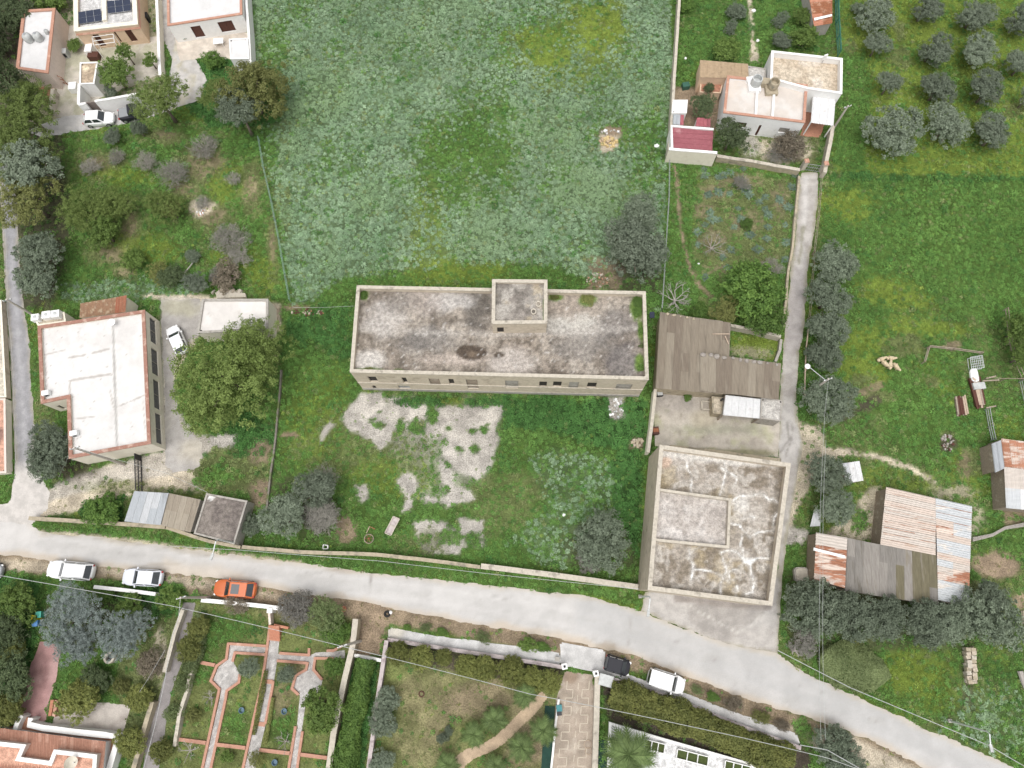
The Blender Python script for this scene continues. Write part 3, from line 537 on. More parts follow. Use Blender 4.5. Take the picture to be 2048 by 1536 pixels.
def building(name, label, cat, roof_px, h, wall, cope, deck_paint, par_w=.28, par_h=.6, holes=(), z0=0.0, deck_mat=None, deck_res=.25, group=None, over=.04, cope_h=.12, foot=True):
    """flat-roofed block: walls with openings, parapet with coping, painted deck"""
    pts = [P(x, y, h) for x, y in roof_px]; rev = ccw(pts)[0] != pts[0] or len(pts) and ccw(pts) != pts
    n = len(pts); c = sum(pts, Vector())/n; t = thing(name, label, cat, (c.x, c.y, z0), group)
    poly = pts[::-1] if rev else pts; inn = inset(poly, par_w)
    mb = MB(); jobs = []
    for i in range(n):
        a, b = poly[i], poly[(i+1) % n]; e = (n-2-i) % n if rev else i; hs = []
        for spec in holes:
            if spec[0] != e: continue
            kind, x0, y0, x1, y1, mat = spec[1:7]
            ua, za = wall_uz(a, b, x0, y0); ub, zb = wall_uz(a, b, x1, y1); L = (b-a).length
            u0, u1 = sorted((ua, ub)); zz0, zz1 = sorted((za, zb)); u0, u1 = max(.1, u0), min(L-.1, u1); zz0, zz1 = max(z0+.02, zz0), min(h-.3, zz1)
            if u1-u0 < .15 or zz1-zz0 < .15: continue
            hs.append((u0, u1, zz0, zz1)); jobs.append((len(jobs), kind, None, u0, u1, zz0, zz1, mat, i))
        pt = wall_face(mb, a, b, z0, h-cope_h, hs)
        for k, j in enumerate(jobs):
            if j[8] == i and j[2] is None: jobs[k] = (j[0], j[1], pt)+j[3:]
    for i in range(n):      # parapet inner faces
        a, b = inn[i], inn[(i+1) % n]; mb.add([(b[0], b[1], h-par_h-.05), (a[0], a[1], h-par_h-.05), (a[0], a[1], h-cope_h), (b[0], b[1], h-cope_h)], [(0, 1, 2, 3)])
    mb.build('wall', wall, t)
    for j in jobs: opening(t, j[1], j[2], j[3], j[4], j[5], j[6], j[7])
    o1, i1 = inset(poly, -over), inset(poly, par_w+over); cb = MB()
    for i in range(n):
        k = (i+1) % n; q = [o1[i], o1[k], i1[k], i1[i]]
        vs = [(p[0], p[1], h-cope_h) for p in q]+[(p[0], p[1], h) for p in q]
        cb.add(vs, [(4, 5, 6, 7), (0, 1, 5, 4), (2, 3, 7, 6), (3, 2, 1, 0)])
    cb.build('coping', cope, t)
    sheet('roof', inset(poly, par_w-.02), h-par_h, deck_res, deck_paint, deck_mat or M_roofpaint, t, world_poly=True)
    if foot: HARD.append([(p.x, p.y) for p in poly])
    return t
def corrugated(t, A, B, C, D, n, m, mats, waves=6, amp=.028, name='roof_sheet', seed=1, jit=.01, over=.03):
    """sheets between top edge A-B and bottom edge D-C; ridges run from A to D"""
    r = random.Random(seed); A, B, C, D = [Vector(v) for v in (A, B, C, D)]
    S = lambda u, v: (A*(1-u)+B*u)*(1-v)+(D*(1-u)+C*u)*v
    up = ((B-A).cross(D-A)).normalized(); up = up if up.z > 0 else -up
    colm = [r.choice(mats) for _ in range(n)]
    for j in range(m):
        for i in range(n):
            mb = MB(); k = waves*2; u0, u1 = i/n, (i+1)/n+.004; v0, v1 = max(0, j/m-.0), (j+1)/m+over/m
            dz = r.uniform(0, jit)+.012*(m-j)/m+.006*(i % 2); t1, t2 = r.uniform(-.004, .004), r.uniform(-.004, .004)
            for q in range(k+1):
                u = u0+(u1-u0)*q/k; hgt = up*(dz+(amp if q % 2 else -amp)-(.05 if q == 0 else 0)); mb.v += [tuple(S(u, v0+t1)+hgt), tuple(S(u, v1+t2)+hgt)]
            for q in range(k): mb.f.append((2*q, 2*q+2, 2*q+3, 2*q+1)); mb.m.append(0)
            mb.build(name, (colm[i] if r.random() < .72 else r.choice(mats)), t)
def seams(t, A, B, C, D, n, mat, seed, w=.09, p=.75):
    r = random.Random(seed); A, B, C, D = [Vector(v) for v in (A, B, C, D)]
    for i in range(1, n):
        if r.random() > p: continue
        a, b = A+(B-A)*(i/n), D+(C-D)*(i/n); u0, u1 = r.choice(((0, 1), (0, .6), (.3, 1), (0, 1), (.1, .5))); up = Vector((0, 0, .045)); MB().bar(a+(b-a)*u0+up, a+(b-a)*u1+up, w*r.uniform(.5, 1.3), .02).build('rusted_seam', mat, t)
def slab(t, name, A, B, C, D, th, mat):
    mb = MB(); q = [Vector(v) for v in (A, B, C, D)]
    mb.add(q+[v-Vector((0, 0, th)) for v in q], [(0, 1, 2, 3), (7, 6, 5, 4), (0, 4, 5, 1), (1, 5, 6, 2), (2, 6, 7, 3), (3, 7, 4, 0)]); return mb.build(name, mat, t)
def shed(name, label, cat, px, hs, n, m, mats, wallmat, rot=0, waves=6, amp=.028, group=None, seed=1, wall_drop=.10, open_sides=()):
    """shed with a corrugated roof: px corners from the top left clockwise, hs their heights; rot turns the ridges"""
    q = [P(x, y, h) for (x, y), h in zip(px, hs)]; c = sum(q, Vector())/4; t = thing(name, label, cat, (c.x, c.y, 0), group)
    k = q[rot:]+q[:rot]; corrugated(t, k[0], k[1], k[2], k[3], n, m, mats, waves, amp, seed=seed)
    ins = [v+(c-v)*.03 for v in q]; mb = MB()
    for i in range(4):
        if i in open_sides: continue
        a, b = ins[i], ins[(i+1) % 4]; d = wall_drop; ac, bc = a+(c-a)*.04, b+(c-b)*.04
        mb.add([(a.x, a.y, 0), (b.x, b.y, 0), (b.x, b.y, b.z-d), (a.x, a.y, a.z-d), (ac.x, ac.y, 0), (bc.x, bc.y, 0), (bc.x, bc.y, b.z-d), (ac.x, ac.y, a.z-d)], [(0, 3, 2, 1), (4, 5, 6, 7), (3, 7, 6, 2), (0, 4, 7, 3), (1, 2, 6, 5)])
    mb.build('wall', wallmat, t)
    if open_sides:
        for v in ins: MB().box((v.x, v.y, 0), .12, .12, v.z-wall_drop).build('post', M_wood, t)
    HARD.append([(v.x, v.y) for v in q]); return t
def boundary(name, label, px, h, w, mat, cope=None, cat='wall', seed=1, wob=.04, group=None, gaps=None):
    """free-standing wall along a photo polyline (its top edge), broken into short stretches of uneven height"""
    r = random.Random(seed); pts = []
    for i in range(len(px)-1):
        a, b = P(*px[i], h), P(*px[i+1], h); k = max(1, int((b-a).length/1.4))
        for j in range(k): pts.append(a+(b-a)*(j/k))
    pts.append(P(*px[-1], h)); c = pts[len(pts)//2]; t = thing(name, label, cat, (c.x, c.y, 0), group); mb = MB(); cb = MB(); n = len(pts)
    L, R_, T = [], [], []
    for i, p in enumerate(pts):
        d = (pts[min(i+1, n-1)]-pts[max(i-1, 0)]).normalized(); nn = Vector((-d.y, d.x, 0))*w/2; jx = Vector((r.uniform(-wob, wob), r.uniform(-wob, wob), 0))*.5
        L.append(p+nn+jx); R_.append(p-nn+jx); T.append(h+r.uniform(-wob, wob))
    vs = []
    for i in range(n): vs += [(L[i].x, L[i].y, 0), (L[i].x, L[i].y, T[i]), (R_[i].x, R_[i].y, T[i]), (R_[i].x, R_[i].y, 0)]
    fs = []
    for i in range(n-1):
        o = i*4; fs += [(o, o+1, o+5, o+4), (o+1, o+2, o+6, o+5), (o+2, o+3, o+7, o+6)]
    fs += [(0, 3, 2, 1), (4*n-4, 4*n-3, 4*n-2, 4*n-1)]
    mb.add(vs, fs).build('wall', mat, t)
    if cope is not None:
        vs = []
        for i in range(n):
            nn = (L[i]-R_[i]).normalized()*.03; vs += [(L[i].x+nn.x, L[i].y+nn.y, T[i]-.02), (L[i].x+nn.x, L[i].y+nn.y, T[i]+.07), (R_[i].x-nn.x, R_[i].y-nn.y, T[i]+.07), (R_[i].x-nn.x, R_[i].y-nn.y, T[i]-.02)]
        cb.add(vs, fs).build('coping', cope, t)
    return t
# ---------------------------------------------------------------- the long derelict building
def deck_main(p):
    p.fill((.245, .21, .175)); p.noise((.34, .30, .255), 4, .42, .62, .8); p.noise((.145, .122, .10), 2.2, .48, .64, .75); p.noise((.095, .08, .066), .7, .55, .66, .5); p.noise((.40, .365, .32), 1.1, .58, .72, .45); p.noise((.08, .068, .056), .35, .62, .70, .45, 2)
    for e, c, o in (((955, 620, 28, 45), (.10, .09, .08), .85), ((765, 640, 40, 30), (.44, .41, .38), .7), ((735, 722, 28, 16), (.52, .49, .455), .8), ((905, 600, 40, 22), (.44, .42, .40), .7), ((1020, 735, 45, 30), (.45, .41, .375), .7), ((1130, 650, 60, 22), (.48, .46, .42), .7),
                    ((1245, 720, 35, 45), (.13, .12, .12), .7), ((1230, 650, 40, 30), (.15, .14, .135), .6), ((1160, 690, 60, 30), (.21, .195, .18), .6), ((845, 680, 60, 28), (.17, .16, .15), .7), ((920, 720, 60, 12), (.40, .345, .30), .8), ((800, 605, 30, 25), (.20, .185, .17), .5), ((850, 600, 40, 25), (.33, .29, .26), .6), ((1140, 610, 45, 25), (.33, .28, .235), .6)):
        p.ell(*e, c, .5, .6, 1.4, o)
    p.ell(945, 704, 27, 14, (.075, .058, .045), .10, .30, 1.6, .95); p.ell(998, 710, 12, 6, (.08, .062, .048), .12, .2, 1, .95); p.ell(943, 708, 8, 6, (.17, .13, .095), .5, .4, .8, .7); p.line([(712, 660), (990, 668), (1060, 668), (1285, 655)], 10, (.40, .37, .335), 6, 6, 1.5, .5)
    for e in ((728, 590, 11, 10), (740, 739, 24, 4), (797, 741, 14, 3), (1110, 594, 15, 9), (1176, 600, 17, 11), (1275, 612, 15, 24), (1283, 660, 8, 22), (1280, 725, 10, 18)): p.ell(*e, (.10, .17, .03), .3, .5, .7, .9)
    p.noise((.50, .475, .445), .3, .76, .82, .55, 2)
long_b = building('derelict_building', 'long two storey derelict limestone building with stained flat roof', 'building', [(714, 571), (1291, 583), (1297, 759), (700, 744)], 6.6, M_stone, M_coping, deck_main, .30, .75, deck_res=.2,
    holes=[(2, 'window', 734, 753, 758, 764, M_dark), (2, 'window', 743, 771, 755, 778, M_dark), (2, 'window', 802, 755, 817, 766, M_dark), (2, 'door', 856, 757, 883, 771, M_wood), (2, 'window', 896, 758, 910, 769, M_dark), (2, 'door', 931, 759, 958, 778, M_wood), (2, 'door', 1010, 761, 1037, 777, M_conc),
           (2, 'window', 1079, 763, 1093, 774, M_dark), (2, 'window', 1107, 763, 1122, 774, M_dark), (2, 'door', 1139, 764, 1155, 778, M_conc), (2, 'window', 1176, 765, 1191, 776, M_dark), (2, 'door', 1234, 768, 1260, 780, M_conc), (2, 'window', 795, 771, 822, 778, M_metal)])
def facade_trim():
    a, b = P(700, 744, 6.6), P(1297, 759, 6.6); n_ = Vector((b.y-a.y, a.x-b.x, 0)).normalized(); n_ = n_ if n_.y < 0 else -n_
    for z, w, h in ((2.9, .10, .14), (.35, .08, .7)): A, B = Vector((a.x, a.y, z))+n_*(w/2-.01), Vector((b.x, b.y, z))+n_*(w/2-.01); MB().bar(A, B, w, h).build('string_course' if z > 1 else 'plinth', M_coping if z > 1 else M_conc, long_b)
facade_trim()
def deck_tower(p): p.fill((.25, .225, .20)); p.noise((.37, .345, .31), 2.2, .45, .62, .8); p.noise((.14, .125, .11), 1.2, .52, .64, .7); p.noise((.38, .31, .20), 1.8, .60, .72, .5); p.line([(1088, 600), (1088, 640)], 3, (.11, .16, .05), 1, 2, 1, .8)
def tower():
    t = long_b; hT = 8.7; pts = ccw([P(x, y, hT) for x, y in ((985, 559), (1094, 560), (1094, 646), (984, 647))]); inn = inset(pts, .28); mb = MB(); n = 4
    hole = None
    for i in range(n):
        a, b = pts[i], pts[(i+1) % n]; south = (a.y+b.y)/2 < min(p.y for p in pts)+.8; hs = []
        if south:
            ua, za = wall_uz(a, b, 994, 655); ub, zb = wall_uz(a, b, 1008, 666); hs = [(min(ua, ub), max(ua, ub), min(za, zb), max(za, zb))]
        f = wall_face(mb, a, b, 5.8, hT-.12, hs)
        if south: hole = (f, hs[0])
        a, b = inn[i], inn[(i+1) % n]; mb.add([(b[0], b[1], hT-.5), (a[0], a[1], hT-.5), (a[0], a[1], hT-.12), (b[0], b[1], hT-.12)], [(0, 1, 2, 3)])
    w = mb.build('stair_tower', M_stone, t); f, hl = hole; opening(w, 'window', f, *hl, M_dark)
    o1, i1 = inset(pts, -.05), inset(pts, .33); cb = MB()
    for i in range(4):
        k = (i+1) % 4; q = [o1[i], o1[k], i1[k], i1[i]]; cb.add([(p[0], p[1], hT-.12) for p in q]+[(p[0], p[1], hT) for p in q], [(4, 5, 6, 7), (0, 1, 5, 4), (2, 3, 7, 6)])
    cb.build('coping', M_coping, w); sheet('roof', inset(pts, .26), hT-.45, .2, deck_tower, M_roofpaint, w, world_poly=True)
    # two concrete rings left on the tower roof
    for k, (x, y) in enumerate(((1077, 609), (1067, 624))):
        c = P(x, y, hT-.4); rb = MB(); n = 16; vs = []; fs = []
        for j in range(n):
            a = 2*math.pi*j/n
            for rr, z in ((.30, 0), (.30, .22), (.19, .22), (.19, 0)): vs.append((c.x+rr*math.cos(a), c.y+rr*math.sin(a)*1.15, c.z-.03+z))
        for j in range(n):
            for q in range(4): fs.append((j*4+q, ((j+1) % n)*4+q, ((j+1) % n)*4+(q+1) % 4, j*4+(q+1) % 4))
        rb.add(vs, fs); o = rb.build('concrete_ring', M_coping); tag(o, ('upper right' if k == 0 else 'lower left')+' pale ring on the stair tower roof', 'ring')
tower()
# ---------------------------------------------------------------- warehouse by the road
CRACKS = [[(1373, 925), (1376, 940), (1384, 950), (1382, 985)], [(1449, 925), (1452, 940), (1447, 965), (1440, 990)], [(1468, 1000), (1478, 992), (1500, 992), (1520, 987), (1528, 990), (1538, 1000), (1546, 998), (1556, 1005)], [(1462, 1048), (1478, 1050), (1490, 1065), (1500, 1074)], [(1485, 1070), (1480, 1095)], [(1500, 1074), (1515, 1065), (1545, 1062), (1548, 1035), (1557, 1025)],
          [(1378, 1096), (1381, 1120), (1387, 1130), (1382, 1165)], [(1442, 1105), (1448, 1125), (1454, 1142), (1440, 1170), (1441, 1190)], [(1442, 1105), (1460, 1100), (1475, 1105), (1487, 1118), (1500, 1125), (1502, 1145), (1508, 1165), (1505, 1185), (1490, 1188)], [(1500, 1122), (1520, 1115), (1536, 1118), (1534, 1100)], [(1487, 1118), (1485, 1098)], [(1458, 1165), (1459, 1142), (1475, 1138)], [(1387, 1138), (1420, 1142), (1440, 1150)], [(1474, 1172), (1475, 1182)], [(1488, 1038), (1500, 1032), (1508, 1035)], [(1440, 935), (1475, 955), (1470, 970)]]
def deck_ware(p):
    p.fill((.30, .265, .225)); p.noise((.39, .355, .315), 2.0, .42, .62, .8); p.noise((.17, .14, .105), 1.4, .50, .63, .75); p.noise((.33, .27, .17), 3.0, .52, .68, .6); p.noise((.46, .43, .39), .9, .60, .70, .6)
    p.poly([(1318, 895), (1560, 925), (1556, 935), (1318, 915)], (.55, .53, .50), 6, 10, 1, .8); p.line([(1558, 935), (1548, 1040), (1530, 1190)], 10, (.15, .13, .105), 6, 6, 1.2, .7)
    p.ell(1332, 925, 11, 11, (.48, .36, .28), .4, .5, .8, .9); p.ell(1480, 1010, 14, 18, (.55, .53, .50), .5, .6, 1, .7)
    for k, l in enumerate(CRACKS):
        w = (3, 6, 6, 5, 3, 4, 6, 4, 7, 5, 3, 3.5, 4, 4, 7, 4)[k]; p.line(l, w+3, (.43, .405, .37), 3, 4, .7, .5); p.line(l, w*.32, (.68, .67, .65), 1.0, 2.4, .45, .88)
    p.ell(1500, 1122, 11, 6, (.72, .71, .69), .4, .7, .5, .8)
ware = building('warehouse', 'tall limestone warehouse with cracked and patched flat roof beside the road', 'warehouse', [(1320, 890), (1581, 927), (1544, 1211), (1296, 1179)], 6.7, M_stone, M_coping, deck_ware, .34, .9, deck_res=.12)
def ware_inner():
    hz, dk = 6.55, 5.82; q = [P(1318, 979, hz), P(1460, 999, hz), P(1456, 1094, hz), P(1306, 1079, hz)]
    for a, b in ((0, 1), (1, 2), (2, 3)):
        mb = MB(); d = (q[b]-q[a]).normalized(); A, B = q[a]-d*.12, q[b]+d*.115; mb.bar((A.x, A.y, dk+.35+.006*a), (B.x, B.y, dk+.35+.006*a), .26, .72); mb.build('dividing_wall', M_coping, ware)
    def f(p): p.fill((.44, .405, .375)); p.noise((.35, .315, .285), 1.8, .42, .62, .8); p.noise((.53, .50, .475), 1.2, .56, .68, .7); p.ell(1395, 1020, 22, 14, (.38, .35, .32), .3, .3, 1, .5)
    sheet('raised_roof', [(1318, 982), (1458, 1001), (1454, 1094), (1307, 1079)], dk+.10, .2, f, M_roofpaint, ware)
ware_inner()
# ---------------------------------------------------------------- white-roofed house on the left
def deck_white(p):
    p.fill((.62, .605, .59)); p.noise((.53, .505, .48), 2.5, .50, .72, .5); p.noise((.45, .42, .39), .5, .72, .80, .35)
    p.line([(226, 650), (230, 780), (234, 892)], 4.5, (.34, .325, .305), 1.5, 1.2, 1, .95)
    for l, w in (([(88, 710), (130, 700)], 3), ([(135, 716), (170, 710)], 2.5), ([(185, 706), (218, 698)], 4), ([(140, 761), (222, 748)], 4), ([(140, 762), (139, 800)], 4), ([(90, 712), (94, 785)], 2), ([(232, 815), (290, 790)], 2), ([(148, 838), (190, 833)], 2), ([(220, 780), (228, 820)], 1.5), ([(285, 790), (291, 870)], 1.5)): p.line(l, w, (.36, .325, .295), 1, 1.5, .6, .8)
    for i in range(60): p.ell(80+random.random()*210, 630+random.random()*280, 1.2, 1, (.35, .32, .29), .3, .3, 1, .8)
wh = building('white_roof_house', 'cream house with white painted flat roof and brick coping by the narrow lane', 'house', [(75.5, 652), (289, 620), (301, 887), (138, 917), (134, 796), (82, 807)], 3.5, M_cream, M_brick, deck_white, .32, .35, deck_mat=M_roofwhite, deck_res=.16,
    holes=[(1, 'window', 299, 633, 314, 691, M_glass), (1, 'window', 302, 694, 318, 754, M_glass), (1, 'window', 306, 757, 321, 821, M_glass), (1, 'window', 310, 824, 325, 890, M_glass), (4, 'window', 112, 812, 134, 817, M_glass)])
def on_roof(name, label, cat, x, y, z, mb_fn, mat, rz=0):
    mb = MB(); mb_fn(mb, P(x, y, z)); o = mb.build(name, mat); tag(o, label, cat); return o
for k, (x, y) in enumerate(((96, 788), (152, 868))):
    c = P(x, y, 3.2); t = thing('air_conditioner', ('white roof condenser unit in the corner above the notch', 'white roof condenser unit near the south west edge')[k], 'air conditioner', c); MB().box(c, .75, .55, .55, .2).build('case', M_whitep, t); MB().box((c.x+.12, c.y-.29, c.z+.1), .36, .03, .36, .2).build('fan_grille', M_darkmetal, t)
c = P(229, 649, 3.3); t = thing('satellite_dish', 'pale round dish on the white roof ridge', 'satellite dish', c); MB().tube([c, c+Vector((0, 0, .5))], .03).build('mast', M_metal, t); MB().lathe((c.x, c.y, c.z+.5), [(.08, 0), (.3, .05), (.42, .14), (.43, .16), (.3, .08), (.05, .04)], 16).build('dish', M_whitep, t)
# lower annex with boxes and tiled lean-to on its north side
def deck_beige(p): p.fill((.47, .41, .32)); p.noise((.36, .31, .25), 1.5, .45, .62, .8)
building('house_annex', 'low beige annex with white tanks at the north west corner of the white roofed house', 'annex', [(70, 640), (128, 624), (131, 643), (76, 651)], 2.6, M_cream, M_cream, deck_beige, .12, .12, cope_h=.06)
for k, (x, y, s) in enumerate(((76, 638, .85), (98, 633, .95), (116, 631, .95))):
    c = P(x, y, 2.6); t = thing('water_tank', ('leftmost', 'middle', 'rightmost')[k]+' white box tank on the annex of the white roofed house', 'tank', (c.x, c.y, 2.5)); MB().box((c.x, c.y, 2.5), s, s*.9, .7, .15).build('tank_body', M_whitep, t); MB().lathe((c.x, c.y, 3.19), [(.2, 0), (.2, .06), (.08, .09)], 10).build('lid', M_plastic, t)
q = [P(160, 607, 2.9), P(253, 591, 2.9), P(250, 624, 2.4), P(158, 636, 2.4)]
t = thing('tiled_lean_to', 'terracotta tiled lean-to behind the white roofed house', 'lean-to', (sum(q, Vector())/4).xy.to_3d()); M_tile_old = weathered('old_tile', (.40, .26, .17), (.31, .20, .135), 5, (.50, .40, .29), 2, (.5, .62)); corrugated(t, q[0], q[1], q[2], q[3], 12, 4, [M_tile_old, M_tile_old, M_tile_old], 3, .05, name='tile_column', seed=4)
q2 = [P(232, 594.5, 2.95), P(253, 590.5, 2.95), P(250.5, 624, 2.45), P(229, 627, 2.45)]; corrugated(t, *q2, 3, 4, [M_terra], 3, .05, name='tile_column', seed=5)
mb = MB(); ins = [v+(sum(q, Vector())/4-v)*.04 for v in q]; mb.prism(ccw([(v.x, v.y) for v in ins]), 0, 2.3); mb.build('wall', M_cream, t); HARD.append([(v.x, v.y) for v in q])
# garage with pale roof
def deck_pale(p): p.fill((.66, .63, .60)); p.noise((.56, .53, .50), 2, .45, .65, .7); p.noise((.45, .41, .37), 1, .66, .76, .6)
building('garage', 'low garage with pale grey flat roof beside the big pine', 'garage', [(404, 598), (536, 598), (536, 659), (394, 666)], 3.0, M_cream, M_conc, deck_pale, .2, .2, deck_mat=M_roofwhite)
M_rubble = weathered('rubble', (.52, .45, .36), (.40, .34, .27), 5, (.28, .24, .19), 2, (.5, .65), bmp=.6, bd=.06)
def rubble(name, label, cx, cy, rx, ry, n, mats, s=(.15, .45), cat='rubble', seed=1):
    r = random.Random(seed); c = P(cx, cy); t = thing(name, label, cat, c); k = mpp(cx, cy)
    for i in range(n):
        a, d = r.uniform(0, 6.28), math.sqrt(r.random()); p = Vector((c.x+math.cos(a)*d*rx*k, c.y+math.sin(a)*d*ry*k, 0)); w = r.uniform(*s); mb = MB()
        mb.box((p.x, p.y, (1-d)*.25*max(s)), w, w*r.uniform(.5, .9), w*r.uniform(.3, .7), r.uniform(0, 3), r.uniform(.6, .9)); mb.build('stone', r.choice(mats), t)
    return t
rubble('rubble_heap', 'heap of pale broken stone behind the garage', 455, 585, 32, 9, 34, [M_rubble, M_coping], (.2, .7), seed=2)
slab_t = thing('stone_slab', 'pale stone slab lying behind the garage roof', 'slab', P(465, 590)); slab(slab_t, 'slab_stone', P(432, 585, .5), P(490, 586, .5), P(492, 594, .5), P(433, 596, .5), .4, M_coping)
# far-left terrace across the narrow lane
def deck_pink(p): p.fill((.52, .30, .22)); p.noise((.45, .255, .185), 1.5, .45, .65, .7); p.ell(0, 870, 8, 14, (.25, .15, .12), .3, .3)
building('terrace_block', 'pink paved terrace block at the left edge across the narrow lane', 'terrace', [(-90, 800), (10, 797), (12, 945), (-90, 952)], 1.1, M_cream, M_pinkwall, deck_pink, .15, .05, cope_h=.04)
def deck_bg(p): p.fill((.52, .47, .39)); p.noise((.40, .36, .30), 1.5, .45, .65, .7)
building('stone_terrace', 'beige paved terrace with low wall at the left edge above the pink one', 'terrace', [(-90, 620), (2, 600), (12, 794), (-90, 796)], .9, M_stone, M_cream, deck_bg, .15, .05, cope_h=.04)
# ---------------------------------------------------------------- sheds behind the garden wall on the left
M_zinc = weathered('zinc_sheet', (.47, .49, .51), (.41, .43, .45), 3, (.36, .37, .38), .8, (.55, .7), st=(2.2, .22, 1), rough=.6, metallic=.2)
M_zinc2 = weathered('zinc_sheet_pale', (.56, .57, .58), (.49, .50, .51), 3, (.40, .40, .40), .8, (.55, .7), st=(2.2, .22, 1), rough=.6, metallic=.2)
M_fibre = weathered('fibre_cement', (.355, .31, .25), (.30, .26, .21), 3.5, (.245, .21, .17), .8, (.52, .7), st=(2.2, .22, 1))
M_fibre2 = weathered('fibre_cement_pale', (.40, .355, .29), (.34, .30, .245), 3.5, (.28, .245, .20), .8, (.55, .7), st=(2.2, .22, 1))
M_fibre3 = weathered('fibre_cement_dark', (.30, .255, .205), (.25, .21, .17), 3.5, (.35, .31, .255), .8, (.55, .7), st=(2.2, .22, 1))
shed('zinc_shed', 'shed with pale grey corrugated roof behind the roadside wall', 'shed', [(268, 982), (337, 986), (321, 1049), (248, 1042)], (2.5, 2.5, 2.2, 2.2), 5, 2, [M_zinc, M_zinc2], M_conc, seed=2)
shed('brown_shed', 'shed with brown fibre cement roof next to the zinc shed', 'shed', [(337.5, 986), (401, 999), (381, 1064), (322, 1049.5)], (2.3, 2.3, 2.05, 2.05), 5, 2, [M_fibre, M_fibre2], M_conc, seed=3)
def deck_dk(p): p.fill((.20, .175, .155)); p.noise((.14, .12, .11), 2, .45, .62, .8); p.noise((.33, .29, .26), 1, .6, .7, .5); p.ell(422, 995, 6, 5, (.75, .74, .72), .2, .1)
building('dark_roof_shed', 'low shed with dark flat roof half under an olive tree', 'shed', [(413, 987), (494, 1002), (468, 1088), (388, 1067)], 2.3, M_conc, M_conc, deck_dk, .12, .10, cope_h=.05)
# ---------------------------------------------------------------- corrugated barn east of the long building
bar_h = 3.4; barn = thing('corrugated_barn', 'large L shaped barn with brown corrugated fibre cement roof', 'barn', P(1420, 720))
corrugated(barn, P(1320, 624, 3.7), P(1461, 645, 3.7), P(1455, 788, 3.0), P(1311, 775, 3.0), 9, 4, [M_fibre, M_fibre, M_fibre2, M_fibre3], 7, .05, seed=8)
corrugated(barn, P(1400, 705, 3.62), P(1562, 727, 3.62), P(1557, 798, 3.12), P(1400, 780, 3.12), 10, 2, [M_fibre, M_fibre3, M_fibre2], 7, .05, seed=9)
for quad, hh in (([(1321, 626), (1460, 647), (1454, 786), (1312, 774)], 2.85), ([(1455, 714), (1560, 729), (1555, 796), (1454, 785)], 2.9)):
    pl = ccw([tuple(P(x, y, hh)[:2]) for x, y in quad]); MB().prism(inset(pl, .12), 0, hh).build('wall', M_ochre, barn); HARD.append(pl)
M_rock = weathered('field_stone', (.33, .30, .27), (.25, .225, .20), 5, bmp=.6, bd=.05)
def stone_obj(p, s, r, mat=M_rock):
    mb = MB(); n = 7; prof = [(.6, 0), (1.0, .25), (.85, .7), (.4, .95)]; mb.lathe(p, [(a*s*.5, b*s*.45) for a, b in prof], n, r.uniform(.8, 1.3), r.uniform(.7, 1.1))
    mb.v = [(x+r.uniform(-.05, .05)*s, y+r.uniform(-.05, .05)*s, z) for x, y, z in mb.v]; return mb
_r = random.Random(5)
for i in range(11):
    p = P(1405+i*14.6+_r.uniform(-3, 3), 709+i*2.0+_r.uniform(-1, 1), 3.66); o = stone_obj((p.x, p.y, 3.62), _r.uniform(.35, .6), _r).build('roof_weight', M_rock); tag(o, 'stone weighing down the upper edge of the barn roof east wing', 'stone', 'stones along the east wing roof edge')
for i in range(5):
    p = P(1335+i*13, 628+i*2.4, 3.74); o = stone_obj((p.x, p.y, 3.70), _r.uniform(.3, .5), _r, M_ochre).build('roof_weight', M_ochre); tag(o, 'ochre stone on the north edge of the barn roof west wing', 'stone', 'stones along the west wing roof edge')
pb = thing('roof_poles', 'two pale poles lying on the barn roof at its inner corner', 'pole', P(1455, 675, 3.5)); MB().bar(P(1425, 668, 3.75), P(1459, 668, 3.75), .10).build('pole', M_pale_wood, pb); MB().bar(P(1450, 672, 3.75), P(1457, 688, 3.7), .10).build('pole', M_pale_wood, pb)
# white canopy, hut and slab in the yard
M_wsheet = weathered('white_sheet', (.66, .66, .66), (.59, .59, .59), 3, (.48, .46, .44), .9, (.6, .75), rough=.55)
shed('white_canopy', 'canopy of white corrugated sheets in the concrete yard', 'canopy', [(1451, 790), (1521, 798), (1519, 836), (1446, 829)], (2.7, 2.7, 2.5, 2.5), 5, 1, [M_wsheet], M_conc, seed=6, open_sides=(1, 2))
def deck_gr(p): p.fill((.44, .42, .39)); p.noise((.36, .34, .315), 1.5, .45, .62, .8)
building('concrete_hut', 'grey concrete roofed hut at the east end of the white canopy', 'hut', [(1523, 795), (1565, 801), (1561, 842), (1521, 836)], 2.4, M_conc, M_conc, deck_gr, .08, .06, cope_h=.04)
building('stone_oven', 'small rough stone oven hut at the west end of the white canopy', 'oven', [(1424, 793), (1447, 795), (1443, 828), (1426, 826)], 1.5, M_ochre, M_ochre, deck_beige, .1, .06, cope_h=.04)
c = P(1442, 801, 1.45); o = MB().tube([c, c+Vector((0, 0, .7))], .12, 8).build('flue', M_darkmetal); tag(o, 'short dark flue pipe on the stone oven hut', 'flue')
